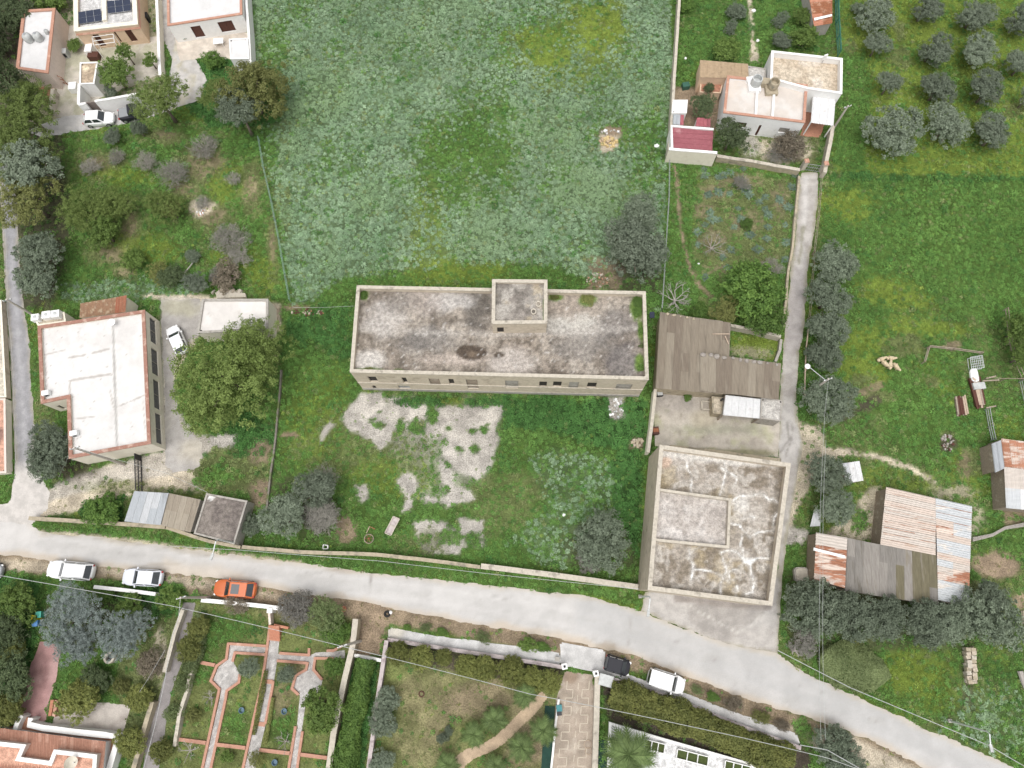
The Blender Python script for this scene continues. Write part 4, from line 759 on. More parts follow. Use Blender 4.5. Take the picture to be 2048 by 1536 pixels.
# ---------------------------------------------------------------- house top right
def deck_tr(p): p.fill((.54, .49, .445)); p.noise((.60, .575, .55), 2, .45, .65, .7); p.noise((.56, .48, .40), 1.5, .60, .74, .5)
def deck_tr2(p): p.fill((.50, .43, .34)); p.noise((.42, .345, .26), 1.8, .42, .62, .8); p.noise((.60, .54, .47), 1.5, .58, .70, .7)
M_fwhite = weathered('facade_white', (.80, .80, .79), (.75, .75, .745), 2, (.66, .65, .64), .8, (.6, .75), bmp=.1)
trh = building('bungalow', 'white bungalow with terracotta edged flat roof beside the olive orchard', 'house', [(1455, 151), (1615, 169), (1610, 245), (1447, 225)], 3.6, M_fwhite, M_terral, deck_tr, .26, .35, deck_mat=M_roofwhite,
    holes=[(2, 'window', 1475, 244, 1490, 256, M_shut), (2, 'door', 1519, 250, 1513, 272, M_shut), (2, 'window', 1560, 255, 1575, 267, M_conc), (3, 'window', 1445, 195, 1441, 206, M_glass)])
for a, b in (((1515, 160), (1511, 232)), ((1549, 168), (1544, 238))): MB().bar(P(*a, 3.42), P(*b, 3.42), .28, .3).build('roof_wall', M_white, trh)
building('rear_block', 'taller white rear block of the bungalow with beige roof terrace', 'house', [(1543.5, 101), (1685, 116.5), (1684, 187), (1615, 177), (1541, 157)], 4.1, M_white, M_white, deck_tr2, .22, .9)
for k, (x, y) in enumerate(((1509, 172), (1543, 178))):
    c = P(x, y, 3.4); t = thing('roof_tank', ('open grey tank on the bungalow roof, left of the pair', 'brown concrete tank on the bungalow roof, right of the pair')[k], 'tank', (c.x, c.y, 3.22)); mt = M_plastic if k == 0 else M_ochre
    MB().box((c.x-.1, c.y-.2, 3.22), 1.5, 1.5, .5).build('plinth', M_white if k == 0 else M_ochre, t); MB().lathe((c.x, c.y, 3.72), [(.6, 0), (.66, .5), (.62, 1.1), (.5, 1.12), (.48, .5)], 14).build('tank_body', mt, t)
c = P(1499, 161, 3.4); o = MB().box((c.x, c.y, 3.26), .9, .6, .5, .1).build('roof_box', M_whitep); tag(o, 'small white box by the tanks on the bungalow roof', 'box')
c = P(1526, 168, 3.4); o = MB().box((c.x, c.y, 3.26), 1.5, .9, .75, -.1).build('roof_cabin', M_ochre); tag(o, 'brown masonry box between the two bungalow roof tanks', 'box')
c = P(1643, 127, 3.3); t = thing('roof_antenna', 'white antenna panel at the north wall of the rear block roof', 'antenna', c); MB().tube([c, c+Vector((0, 0, 1.2))], .04).build('mast', M_metal, t); MB().box((c.x, c.y, c.z+.7), .5, .15, .8, .4).build('panel', M_whitep, t)
cp = thing('carport', 'carport with white sheets on the east side of the bungalow', 'carport', P(1645, 222)); corrugated(cp, P(1626, 193, 2.9), P(1671, 199, 2.9), P(1667, 250, 2.7), P(1622, 244, 2.7), 3, 1, [M_wsheet], 3, .03, name='roof_sheet')
[MB().box((v.x, v.y, 0), .12, .12, 2.65).build('post', M_white, cp) for v in (P(1627, 195, 2.7), P(1670, 201, 2.7), P(1666, 248, 2.7), P(1623, 242, 2.7))]
def deck_tc(p): p.fill((.40, .20, .135)); p.noise((.33, .165, .115), 1.2, .45, .65, .7)
hard([(1600, 272), (1607, 246), (1618, 196), (1668, 202), (1640, 275)]); o = sheet('carport_floor', [(1600, 272), (1607, 246), (1618, 196), (1668, 202), (1640, 275)], .02, .3, deck_tc, M_yard, ); o['kind'] = 'structure'
M_tan = weathered('tan_sheet', (.46, .35, .235), (.385, .29, .195), 3, (.31, .235, .16), 1, (.55, .7))
shed('tan_lean_to', 'lean-to with tan corrugated roof on the north side of the bungalow', 'lean-to', [(1400, 120), (1496, 128), (1497, 156), (1399, 154)], (2.5, 2.5, 2.9, 2.9), 7, 1, [M_tan], M_peach, seed=4)
building('grey_slab_store', 'small store with grey slab roof between lean-to and rear block', 'store', [(1497, 132), (1531, 137), (1531, 156), (1498, 154)], 2.7, M_conc, M_conc, deck_gr, .06, .05, cope_h=.04)
building('orange_wall_store', 'low orange rendered store under the tan lean-to', 'store', [(1402, 156), (1448, 158), (1441, 186), (1400, 184)], 1.6, M_peach, M_peach, deck_tc, .08, .05, cope_h=.04)
M_crim = weathered('red_sheet', (.335, .120, .140), (.285, .10, .115), 3, (.42, .22, .23), .8, (.55, .72), rough=.6); M_crim2 = weathered('red_sheet_faded', (.42, .15, .17), (.36, .115, .135), 3, rough=.6)
shed('red_roof_shed', 'largest red corrugated shed roof west of the bungalow', 'shed', [(1345, 255), (1425, 260), (1423, 302), (1343, 296)], (2.6, 2.6, 2.4, 2.4), 4, 2, [M_crim, M_crim], M_white, rot=3, waves=6, seed=3)
shed('red_roof_shed', 'small red and grey striped shed roof at the compound wall', 'shed', [(1347, 228), (1368, 230), (1367, 250), (1346, 248)], (2.3, 2.3, 2.2, 2.2), 3, 1, [M_crim2, M_zinc], M_white, waves=3, seed=5)
shed('red_roof_shed', 'narrow red canopy between two white posts beside the bungalow tree', 'canopy', [(1394, 235), (1421, 237), (1421, 254), (1391, 252)], (2.3, 2.3, 2.2, 2.2), 4, 1, [M_crim, M_crim2], M_white, waves=3, seed=6)
def deck_w(p): p.fill((.68, .67, .66)); p.noise((.70, .69, .68), 2, .5, .7, .5)
building('white_store', 'small white flat roofed store at the compound wall', 'store', [(1346, 200), (1375, 200), (1373, 226), (1344, 226)], 2.2, M_white, M_white, deck_w, .06, .04, deck_mat=M_roofwhite, cope_h=.03)
boundary('compound_wall', 'white coped wall round the red roofed shed', [(1344, 297), (1343, 252), (1427, 259)], 2.75, .22, M_white, M_white, seed=2)
boundary('compound_wall', 'beige stained wall closing the compound below the red roofed shed', [(1338, 298), (1434, 306)], 2.6, .3, M_cream, M_white, seed=3)
o = MB().box(P(1370, 176), .9, .7, .7, .2).build('green_bin', plain('green_plastic', (.04, .11, .08), .5)); tag(o, 'green box beside the compound wall north of the white store', 'box')
# shed with rusty roof at the top edge
shed('rust_red_shed', 'rusty red roofed shed at the top edge beside the orchard fence', 'shed', [(1612, -40), (1664, -42), (1664, 46), (1628, 52)], (2.3, 2.3, 2.1, 2.1), 4, 2, [M_rust, M_terra], M_conc, rot=3, seed=3)
sl = thing('roof_strip', 'white strip across the rusty red shed roof', 'sheet', P(1645, 35, 2.2)); slab(sl, 'strip_sheet', P(1628, 36, 2.32), P(1664, 28, 2.32), P(1664, 32, 2.32), P(1629, 41, 2.32), .04, M_whitep)
# ---------------------------------------------------------------- farm sheds on the right
M_pale1 = weathered('pale_sheet', (.54, .485, .435), (.47, .42, .375), 2, (.42, .30, .235), 1.1, (.60, .74), st=(.35, 1.6, 1), rough=.7); M_pale2 = weathered('pale_sheet_pink', (.55, .465, .405), (.485, .41, .355), 2, (.44, .33, .26), 1.3, (.60, .74), st=(.35, 1.6, 1), rough=.7); M_pale3 = weathered('pale_sheet_blue', (.50, .515, .525), (.44, .455, .465), 2, (.62, .56, .50), 1, (.55, .7), st=(.35, 1.6, 1), rough=.65)
M_rusty = weathered('rusted_sheet', (.36, .17, .105), (.28, .13, .08), 2.5, (.60, .50, .43), 1.0, (.48, .62), st=(.35, 1.6, 1)); M_rusty2 = weathered('half_rusted_sheet', (.58, .50, .44), (.48, .38, .32), 2, (.40, .195, .125), 1.2, (.46, .58), st=(.35, 1.6, 1))
shed('rusty_shed', 'west end shed roof of rust streaked sheets with a white bar', 'shed', [(1633, 1065), (1695, 1075), (1690, 1176), (1629, 1158)], (2.5, 2.6, 2.6, 2.5), 4, 2, [M_rusty2, M_rusty2, M_rusty, M_pale1], M_wood, rot=1, waves=4, seed=12)
o = MB().bar(P(1627, 1098, 2.7), P(1690, 1114, 2.72), .28, .08).build('roof_bar', M_whitep); tag(o, 'white bar lying across the rust streaked shed roof', 'bar')
M_fg = weathered('grey_fibre', (.345, .325, .30), (.28, .262, .24), 3, (.22, .20, .165), .8, (.55, .7), st=(2.2, .22, 1)); M_fg2 = weathered('grey_fibre_pale', (.41, .385, .355), (.335, .31, .285), 3, (.30, .265, .20), .8, (.55, .7), st=(2.2, .22, 1)); M_fg3 = weathered('grey_fibre_mossy', (.26, .235, .16), (.21, .19, .13), 3, (.33, .30, .25), .9, (.55, .7), st=(2.2, .22, 1))
shed('grey_barn', 'middle barn with grey corrugated fibre cement roof among the farm sheds', 'barn', [(1695, 1076), (1872, 1111), (1877, 1210), (1690, 1180)], (2.6, 2.7, 2.5, 2.4), 11, 3, [M_fg, M_fg, M_fg2, M_fg3], M_wood, waves=7, amp=.05, seed=14)
_pb = shed('pale_barn', 'barn with pale rust streaked sheets laid crosswise above the grey barn', 'barn', [(1775, 974), (1872, 996), (1871, 1110), (1764, 1089)], (2.7, 2.8, 2.8, 2.7), 9, 1, [M_pale1, M_pale2, M_pale1, M_pale3, M_pale2], M_wood, rot=1, waves=3, seed=15)
_qb = shed('patched_barn', 'easternmost barn roof patched with white, blue and rusty sheets', 'barn', [(1872, 996), (1944, 1012), (1937, 1213), (1877, 1199)], (2.85, 2.7, 2.5, 2.6), 15, 2, [M_pale1, M_pale3, M_pale3, M_pale2, M_pale1, M_rusty2, M_pale3, M_rusty], M_wood, rot=1, waves=3, seed=21)
_q = [P(x, y, h) for (x, y), h in zip([(1775, 974), (1872, 996), (1871, 1110), (1764, 1089)], (2.7, 2.8, 2.8, 2.7))]; seams(_pb, _q[0], _q[3], _q[2], _q[1], 10, M_rusty, 3, .05, .8)
_q = [P(x, y, h) for (x, y), h in zip([(1872, 996), (1944, 1012), (1937, 1213), (1877, 1199)], (2.85, 2.7, 2.5, 2.6))]; seams(_qb, _q[0], _q[3], _q[2], _q[1], 14, M_rusty, 4, .05, .6)
shed('edge_shed', 'shed at the right edge with half rusty, half white sheet roof', 'shed', [(2003, 877), (2120, 892), (2125, 945), (2010, 932)], (2.5, 2.5, 2.5, 2.5), 8, 1, [M_rusty, M_rusty, M_rusty2, M_rusty, M_pale1], M_wood, waves=3, seed=4)
shed('edge_shed', 'white sheet roofed half of the shed at the right edge', 'shed', [(2009, 934), (2125, 947), (2130, 1026), (2013, 1015)], (2.5, 2.5, 2.4, 2.4), 4, 2, [M_wsheet, M_pale3, M_pale1], M_wood, waves=4, seed=6)
shed('zinc_porch', 'narrow bluish zinc porch on the west side of the edge shed', 'porch', [(1983, 888), (2002, 880), (2009, 935), (1990, 944)], (2.2, 2.4, 2.4, 2.2), 2, 1, [M_zinc], M_wood, waves=4, seed=6)
shed('tin_hut', 'little hut with white corrugated roof near the sandy path', 'hut', [(1684, 927), (1719, 922), (1727, 960), (1692, 966)], (1.9, 1.9, 1.8, 1.8), 3, 1, [M_wsheet, M_zinc2], M_wood, waves=4, seed=7)
c = P(1630, 1037, .6); pz = thing('sheet_panel', 'grey metal sheet leaning by the olive tree near the lane', 'sheet', (c.x, c.y, 0)); slab(pz, 'panel_sheet', P(1629, 1018, 1.5), P(1642, 1020, 1.4), P(1640, 1052, .6), P(1620, 1053, .5), .04, M_zinc2)
c = P(1603, 1149, .5); t = thing('concrete_cistern', 'rounded square concrete cistern cover beside the rusty shed', 'cistern', (c.x, c.y, 0)); mb = MB(); n = 24
sup = [(math.copysign(abs(math.cos(a))**.5, math.cos(a))*.68, math.copysign(abs(math.sin(a))**.5, math.sin(a))*.68) for a in [2*math.pi*i/n for i in range(n)]]
mb.prism([(c.x+x*1.1, c.y+y*1.1) for x, y in sup], 0, .55); mb.build('ring', M_conc, t); MB().prism([(c.x+x*.9, c.y+y*.9) for x, y in sup], .55, .68).build('lid', M_coping, t)
# ================================================================ houses top left
def deck_snow(p): p.fill((.61, .60, .595)); p.noise((.54, .53, .52), 1.6, .48, .68, .6)
def deck_cool(p): p.fill((.50, .49, .48)); p.noise((.43, .42, .41), 1.6, .45, .65, .7)
building('cube_house', 'small pale pink house with white roof and two grey tanks at the top left', 'house', [(45, 20), (110, 16), (96, 146), (32, 137)], 3.1, M_pinkwall, M_terral, deck_snow, .32, .22, deck_mat=M_roofwhite,
    holes=[(1, 'window', 113, 76, 121, 84, M_shut), (2, 'window', 63, 154, 76, 168, M_glass), (2, 'door', 108, 166, 117, 175, M_shut)])
for k, (x, y, s) in enumerate(((60, 81, .86), (80, 79, .84), (95, 66, .45))):
    c = P(x, y, 2.95); t = thing('roof_water_tank', ('left large grey ribbed water tank on the cube house roof', 'right large grey ribbed water tank on the cube house roof', 'small grey tank beside the two large ones on the cube house roof')[k], 'tank', (c.x, c.y, 2.88))
    MB().lathe((c.x, c.y, 2.88), [(.55*s, 0), (.66*s, .25*s), (.62*s, .38*s), (.68*s, .5*s), (.63*s, .65*s), (.66*s, .8*s), (.6*s, 1.1*s), (.38*s, 1.32*s), (.2*s, 1.38*s)], 20).build('tank_body', M_plastic, t, True); MB().lathe((c.x, c.y, 2.88+1.36*s), [(.2*s, 0), (.2*s, .1*s)], 12).build('lid', M_metal, t)
o = sheet('porch', [(72, 172), (108, 172), (100, 212), (88, 212)], .012, .3, deck_tc, M_yard); o['kind'] = 'structure'
solar = building('solar_house', 'peach house with cream parapet and solar panels on its flat roof', 'house', [(146, -70), (268, -76), (275, 48), (148, 62)], 3.3, M_peach, M_cream, deck_cool, .5, .45,
    holes=[(2, 'shutter', 184, 70, 214, 92, M_shut), (2, 'door', 227, 64, 245, 84, M_shut), (2, 'shutter', 248, 61, 277, 82, M_shut), (1, 'window', 278, 0, 284, 10, M_shut)])
MB().bar(P(208, -60, 3.02), P(210, 42, 3.02), .6, .35).build('roof_wall', M_cream, solar); pts = [P(146, -70, 3.3), P(268, -76, 3.3), P(275, 48, 3.3), P(148, 62, 3.3)]
bd = MB(); q = ccw(pts); oo = inset(q, -.12); [bd.add([(q[i].x, q[i].y, 2.55), (q[(i+1) % 4].x, q[(i+1) % 4].y, 2.55), (oo[(i+1) % 4][0], oo[(i+1) % 4][1], 2.62), (oo[i][0], oo[i][1], 2.62), (q[i].x, q[i].y, 2.82), (q[(i+1) % 4].x, q[(i+1) % 4].y, 2.82)], [(0, 1, 2, 3), (3, 2, 5, 4)]) for i in range(4)]; bd.build('cornice', M_terral, solar)
M_solar = plain('solar_cell', (.020, .028, .055), .18, spec=.6); M_alu = plain('aluminium', (.55, .56, .57), .4, .7)
for k, qd in enumerate(([(156, 24), (201, 17), (205, 41), (158, 48)], [(213, 2), (260, -3), (262, 21), (216, 27)])):
    A, B, C, D = [P(x, y, z) for (x, y), z in zip(qd, (3.45, 3.45, 3.15, 3.15))]; t = thing('solar_array', ('solar panel array on the left half of the peach roof', 'solar panel array on the right half of the peach roof')[k], 'solar panel', ((A+B+C+D)/4).xy.to_3d()+Vector((0, 0, 2.9)))
    S_ = lambda u, v: (A*(1-u)+B*u)*(1-v)+(D*(1-u)+C*u)*v
    for i in range(3):
        for j in range(2):
            u0, u1, v0, v1 = i/3+.008, (i+1)/3-.008, j/2+.012, (j+1)/2-.012; slab(t, 'panel', S_(u0, v0), S_(u1, v0), S_(u1, v1), S_(u0, v1), .04, M_solar)
    fr = MB(); [fr.bar(S_(u, 0)-Vector((0, 0, .05)), S_(u, 1)-Vector((0, 0, .05)), .05) for u in (.02, .335, .665, .98)]; [fr.bar(S_(0, v)-Vector((0, 0, .05)), S_(1, v)-Vector((0, 0, .05)), .05) for v in (.02, .5, .98)]; [fr.bar(S_(u, .03)-Vector((0, 0, .05)), S_(u, .03)*1-Vector((0, 0, S_(u, .03).z-2.86)), .04) for u in (.1, .5, .9)]; fr.build('frame', M_alu, t)
pg = thing('pergola', 'thin white pergola frame before the peach house', 'pergola', P(225, 95)); cs = [P(204, 100), P(245, 94), P(248, 110), P(207, 116)]; pm = MB(); [pm.bar(v, v+Vector((0, 0, 2.3)), .06) for v in cs]; [pm.bar(cs[i]+Vector((0, 0, 2.3)), cs[(i+1) % 4]+Vector((0, 0, 2.3)), .06) for i in range(4)]; pm.bar((cs[0]+cs[3])/2+Vector((0, 0, 2.3)), (cs[1]+cs[2])/2+Vector((0, 0, 2.3)), .06); pm.build('frame', M_whitep, pg)
building('terrace_house', 'white house with pale roof and brown shutters beside the big field', 'house', [(333, -70), (482, -75), (484, 28), (335, 51)], 3.0, M_white, M_terral, deck_snow, .25, .3, deck_mat=M_roofwhite, holes=[(2, 'door', 380, 54, 412, 73, M_shut), (2, 'shutter', 434, 45, 473, 61, M_shut)])
building('white_outbuilding', 'small white outbuilding at the corner of the terrace', 'outbuilding', [(458, 78), (495, 76), (498, 117), (461, 118)], 2.3, M_white, M_white, deck_snow, .12, .08, deck_mat=M_roofwhite, cope_h=.05)
boundary('garden_wall', 'white wall on the field side of the terrace house', [(490, -40), (497, 60), (501, 126)], 2.0, .25, M_white, M_white); boundary('garden_wall', 'cream wall between the peach house and the house lane', [(312, -40), (316, 60), (320, 150)], 1.3, .3, M_cream, M_white)
def deck_br(p): p.fill((.42, .33, .24)); p.noise((.33, .26, .19), 1.5, .45, .65, .7); p.ell(171, 137, 7, 5, (.68, .58, .42), .3, .4)
building('gate_house', 'little gate house with brown flat roof and white walls', 'gate house', [(160, 125), (195, 124), (188, 167), (159, 168)], 2.5, M_white, M_white, deck_br, .12, .1, cope_h=.06, holes=[(2, 'door', 173, 170, 185, 182, M_shut)])
boundary('garden_wall', 'white wall running down from the gate house', [(159, 168), (157, 209)], 2.2, .3, M_white, M_white); boundary('garden_wall', 'white front wall behind the parked cars', [(190, 203), (230, 196), (272, 188)], 2.2, .25, M_white, M_white); boundary('garden_gate', 'brown gate in the white front wall', [(172, 206), (190, 203)], 1.9, .1, weathered('gate_brown', (.24, .20, .18), (.19, .155, .14), 5), cat='gate'); boundary('garden_wall', 'white pillar wall left of the brown gate', [(158, 210), (172, 206.5)], 2.3, .28, M_white, M_white)
boundary('stone_wall', 'pale rough wall by the cube house drive', [(106, 178), (100, 210), (103, 222)], 1.1, .45, M_coping, None, wob=.1)
c = P(134, 112); t = thing('outdoor_unit', 'grey air conditioner box beside the cube house', 'air conditioner', c); MB().box(c, .9, .8, 1.0, .1).build('case', M_plastic, t); MB().box((c.x, c.y-.42, .2), .6, .03, .6, .1).build('fan_grille', M_darkmetal, t)
c = P(185, 104); t = thing('barbecue', 'white barbecue with dark grill at the courtyard corner', 'barbecue', c); MB().box(c, .9, 1.6, 1.0).build('body', M_white, t); c2 = P(192, 117); MB().box(c2, 1.4, .9, .8).build('grill', M_shut, t)
c = P(297, 42); t = thing('wheelie_bin', 'black bin beside the cream lane wall', 'bin', c); MB().box(c, .6, .8, 1.0, .2, 1.12).build('body', M_darkmetal, t); MB().box((c.x, c.y, 1.0), .7, .92, .08, .2).build('lid', M_darkmetal, t)
c = P(152, 180); o = MB().box(c, 1.0, 1.1, .9, .1).build('white_box', M_whitep); tag(o, 'white box against the gate house wall', 'box')
gt = thing('open_gate', 'open brown metal gate by the cube house', 'gate', P(123, 168)); a, b = P(113, 160), P(136, 170); g = MB(); [g.bar(a+Vector((0, 0, z)), b+Vector((0, 0, z)), .07) for z in (.15, .8, 1.4)]; [g.bar(a+(b-a)*u, a+(b-a)*u+Vector((0, 0, 1.4)), .07) for u in (0, .5, 1)]; g.build('bars', M_rust, gt)
# ================================================================ boundary walls and fences
boundary('roadside_wall', 'long ochre roadside wall, stretch before the sheds', [(58, 1036), (150, 1042), (246, 1048), (330, 1054)], 1.0, .35, M_ochre, M_ochre, seed=4); boundary('roadside_wall', 'roadside wall stretch under the dark roofed shed', [(332, 1055), (419, 1083), (480, 1094)], 1.2, .35, M_ochre, None, seed=5)
boundary('roadside_wall', 'long ochre wall between walled yard and road', [(484, 1094), (600, 1104), (755, 1109), (860, 1121), (960, 1134)], 1.2, .32, M_ochre, M_ochre, seed=6); boundary('roadside_wall', 'pale double coped wall up to the warehouse', [(962, 1132), (1060, 1144), (1150, 1156), (1276, 1174)], 1.3, .5, M_coping, M_coping, seed=7)
boundary('yard_wall', 'old grey stone wall on the west side of the walled yard', [(562, 740), (557, 800), (551, 873), (542, 946), (533, 1017)], .4, .2, weathered('dark_stone_wall', (.22, .20, .17), (.16, .145, .125), 3, (.12, .15, .06), .8, (.5, .62)), None, wob=.10, seed=8)
boundary('yard_wall', 'pale wall along the west side of the concrete yard', [(1311, 778), (1303, 850), (1296, 905)], 1.6, .3, M_cream, M_coping, seed=9); boundary('low_wall', 'mossy low wall north of the warehouse', [(1340, 893), (1450, 905), (1562, 921)], .4, .4, M_ochre, None, seed=10)
boundary('compound_wall', 'pale wall between the big field and the top right garden', [(1361, -40), (1354, 80), (1348, 160), (1343, 250), (1338, 300)], 1.6, .3, M_coping, M_coping, seed=11); boundary('compound_wall', 'beige south wall of the bungalow yard', [(1434, 312), (1500, 322), (1600, 340)], 1.0, .35, M_ochre, M_coping, seed=12); boundary('compound_wall', 'pale east wall of the bungalow yard', [(1666, 252), (1660, 290), (1650, 345)], 1.3, .45, M_coping, None, seed=13, wob=.1)
for k, (x, y) in enumerate(((1613, 323), (1652, 328))):
    c = P(x, y, 1.6); t = thing('gate_pillar', ('left', 'right')[k]+' pale gate pillar at the head of the concrete lane', 'pillar', (c.x, c.y, 0)); MB().box((c.x, c.y, 0), .5, .5, 1.75, .1).build('shaft', M_coping, t); MB().box((c.x, c.y, 1.75), .6, .6, .12, .1, .8).build('cap', M_terral, t)
gt = thing('lane_gate', 'thin metal gate between the pale pillars', 'gate', P(1625, 340)); a, b = P(1609, 340), P(1642, 345); g = MB(); [g.bar(a+Vector((0, 0, z)), b+Vector((0, 0, z)), .04) for z in (.1, .7, 1.3)]; [g.bar(a+(b-a)*(u/8), a+(b-a)*(u/8)+Vector((0, 0, 1.3)), .03) for u in range(9)]; g.build('bars', M_metal, gt)
boundary('lane_wall', 'low stone edging on the kitchen garden side of the lane', [(1599, 352), (1592, 420), (1586, 490), (1578, 540), (1572, 600), (1566, 656)], .5, .28, M_ochre, None, seed=14, wob=.08); boundary('garden_wall', 'stone wall between kitchen garden and grass plot', [(1461, 650), (1510, 660), (1562, 672)], 1.2, .35, M_coping, None, seed=15, wob=.1); boundary('garden_wall', 'crumbling stone edge between grass plot and lane', [(1563, 678), (1560, 700), (1553, 722)], .6, .3, M_conc, None, seed=16, wob=.15)
def fence(name, label, px, h, mat, step=2.2, rails=(.3, .95), pw=.09, rw=.05, cat='fence'):
    pts = [P(x, y) for x, y in px]; c = pts[len(pts)//2]; t = thing(name, label, cat, c); r = random.Random(len(px)*7+int(px[0][0])); last = None
    for i in range(len(pts)-1):
        a, b = pts[i], pts[i+1]; n = max(1, int((b-a).length/step))
        for j in range(n+(i == len(pts)-2)):
            p = a+(b-a)*(j/n); hh = h*r.uniform(.9, 1.08); MB().bar(p, p+Vector((r.uniform(-.06, .06), r.uniform(-.06, .06), hh)), pw).build('post', mat, t)
    for z in rails:
        rb = MB(); [rb.bar(pts[i]+Vector((0, 0, z*h)), pts[i+1]+Vector((0, 0, z*h)), rw) for i in range(len(pts)-1)]; rb.build('rail', mat, t)
    return t
M_greenp = plain('green_mesh', (.20, .29, .25), .7); M_dgreen = plain('green_net', (.04, .16, .12), .7); M_turf = plain('dark_turf', (.018, .050, .038), .9)
fence('field_fence', 'thin grey green fence on the west side of the big field', [(520, 282), (530, 340), (545, 405), (560, 480), (574, 560), (582, 604)], 1.0, M_greenp, 2.5, (.3, .65, .98), .06, .03); fence('wire_fence', 'pale wire fence between field and kitchen garden', [(1337, 330), (1336, 400), (1332, 460), (1326, 560), (1322, 622)], 1.0, M_metal, 3.0, (.5, .98), .06, .04)
fence('green_net_fence', 'green net fence along the orchard at the top', [(1668, -30), (1670, 50), (1674, 115)], 1.4, M_dgreen, 2.5, (.2, .5, .8, 1.0), .08, .08); fence('lane_fence', 'thin post fence on the meadow side of the lane', [(1639, 352), (1632, 440), (1624, 510), (1614, 640)], 1.1, M_wood, 3, (.5, .95), .08, .04)
rl = thing('pipe_rail', 'long wooden handrail beside the olive trees at the lane', 'rail', P(1611, 720)); MB().tube([P(1617, 658, 1.0), P(1612, 700, 1.0), P(1609, 790, 1.0)], .08, 6).build('rail', M_pale_wood, rl); [MB().bar(P(x, y), P(x, y)+Vector((0, 0, 1.0)), .1).build('post', M_wood, rl) for x, y in ((1614, 663), (1610, 705), (1607, 745), (1604, 788))]
fence('rail_fence', 'grey rail fence round the pen, upper run', [(1842, 728), (1851, 697), (1900, 702), (1957, 710)], 1.0, M_wood, 2.0, (.6, .97), .09, .08); fence('rail_fence', 'grey rail fence at the right edge above the citrus', [(2005, 622), (2008, 650), (2013, 690), (2025, 730), (2038, 760)], 1.1, M_wood, 2.0, (.5, .95), .09, .07); fence('rail_fence', 'wire rail fence at the right edge below the citrus', [(2036, 765), (2046, 810), (2052, 860)], 1.1, M_metal, 1.5, (.3, .6, .95), .07, .05); fence('rail_fence', 'metal rails between plank pile and edge shed', [(1968, 820), (1974, 855), (1980, 882)], 1.1, M_metal, 1.2, (.3, .6, .95), .07, .06)
fence('rail_fence', 'line wire from the trough to the right edge', [(1965, 760), (2000, 762), (2040, 762)], 1.0, M_wood, 3.0, (.95,), .08, .05); bp = thing('branch_fence', 'bundle of grey branches from patched barn to the right edge', 'fence', P(1995, 1065)); [MB().tube([P(1945, 1076+k*3, .4), P(1985, 1068+k*2, .6), P(2010, 1054+k*2, .6), P(2060, 1044+k*3, .5)], .07, 5).build('branch', M_greybark, bp) for k in range(3)]
# retaining walls and garden walls south of the road
M_pinkcope = weathered('pink_grey_coping', (.50, .44, .43), (.42, .365, .36), 3, (.30, .25, .25), 1.2, (.52, .66)); M_plum = weathered('plum_render', (.33, .28, .28), (.27, .225, .225), 3, (.20, .165, .165), 1, (.55, .7))
boundary('retaining_wall', 'pinkish retaining wall between pavement and lawn hedge', [(775, 1279), (870, 1294), (1000, 1314), (1124, 1334)], .5, .32, M_plum, M_pinkcope, seed=17); boundary('retaining_wall', 'pinkish retaining wall above the long hedge on the right', [(1198, 1349), (1343, 1396), (1489, 1455), (1602, 1496)], .5, .32, M_plum, M_pinkcope, seed=18); boundary('lawn_wall', 'plum grey wall on the west side of the lawn', [(773, 1281), (767, 1322), (755, 1400), (736, 1545)], .9, .35, M_plum, M_pinkcope, seed=19)
boundary('lichen_wall', 'thick yellow lichened wall of the path garden', [(711, 1238), (705, 1292), (691, 1350), (667, 1467), (656, 1545)], 1.6, .5, M_ochre, M_coping, seed=20); boundary('garden_wall', 'short white wall closing the bright hedge strip', [(705, 1310), (735, 1315), (762, 1321)], .9, .25, M_white, M_white, seed=21); boundary('garden_wall', 'white coped front wall of the path garden', [(402, 1200), (480, 1207), (530, 1213), (566, 1218)], 1.1, .35, M_coping, M_white, seed=22); boundary('garden_wall', 'white front wall behind the silver car', [(188, 1174), (250, 1180), (312, 1188)], 1.1, .3, M_white, M_white, seed=23)
boundary('lane_wall', 'pale wall on the west side of the garden lane', [(364, 1220), (348, 1265), (335, 1320), (328, 1345)], .9, .4, M_coping, None, seed=24, wob=.12); boundary('lane_wall', 'crumbled wall on the west side of the garden lane, lower', [(305, 1405), (285, 1470), (268, 1540)], .9, .45, M_ochre, None, seed=25, wob=.15); boundary('lane_wall', 'low pale wall between garden lane and path garden', [(392, 1315), (380, 1350), (374, 1378), (360, 1425), (346, 1495)], .7, .35, M_coping, None, seed=26, wob=.15); boundary('driveway_wall', 'pale wall on the east side of the patterned driveway', [(1195, 1352), (1193, 1440), (1190, 1545)], 1.0, .5, M_coping, M_coping, seed=27); boundary('driveway_wall', 'low white kerb wall on the west side of the patterned driveway', [(1118, 1398), (1110, 1460), (1102, 1545)], .4, .2, M_white, None, seed=28)
for k, (x, y) in enumerate(((1129, 1333), (1192, 1347))):
    c = P(x, y, 1.6); t = thing('gate_pillar', ('left', 'right')[k]+' white pillar with dark lamp at the patterned driveway', 'pillar', (c.x, c.y, 0)); MB().box((c.x, c.y, 0), .42, .42, 1.6, .2).build('shaft', M_white, t); MB().box((c.x, c.y, 1.6), .55, .55, .08, .2).build('cap', M_white, t); MB().lathe((c.x, c.y, 1.68), [(.1, 0), (.12, .15), (.04, .24)], 10).build('lamp', M_darkmetal, t)
st = thing('rubble_wall', 'stub of pale rubble wall south of the olive row', 'wall', P(1935, 1330)); _r = random.Random(9)
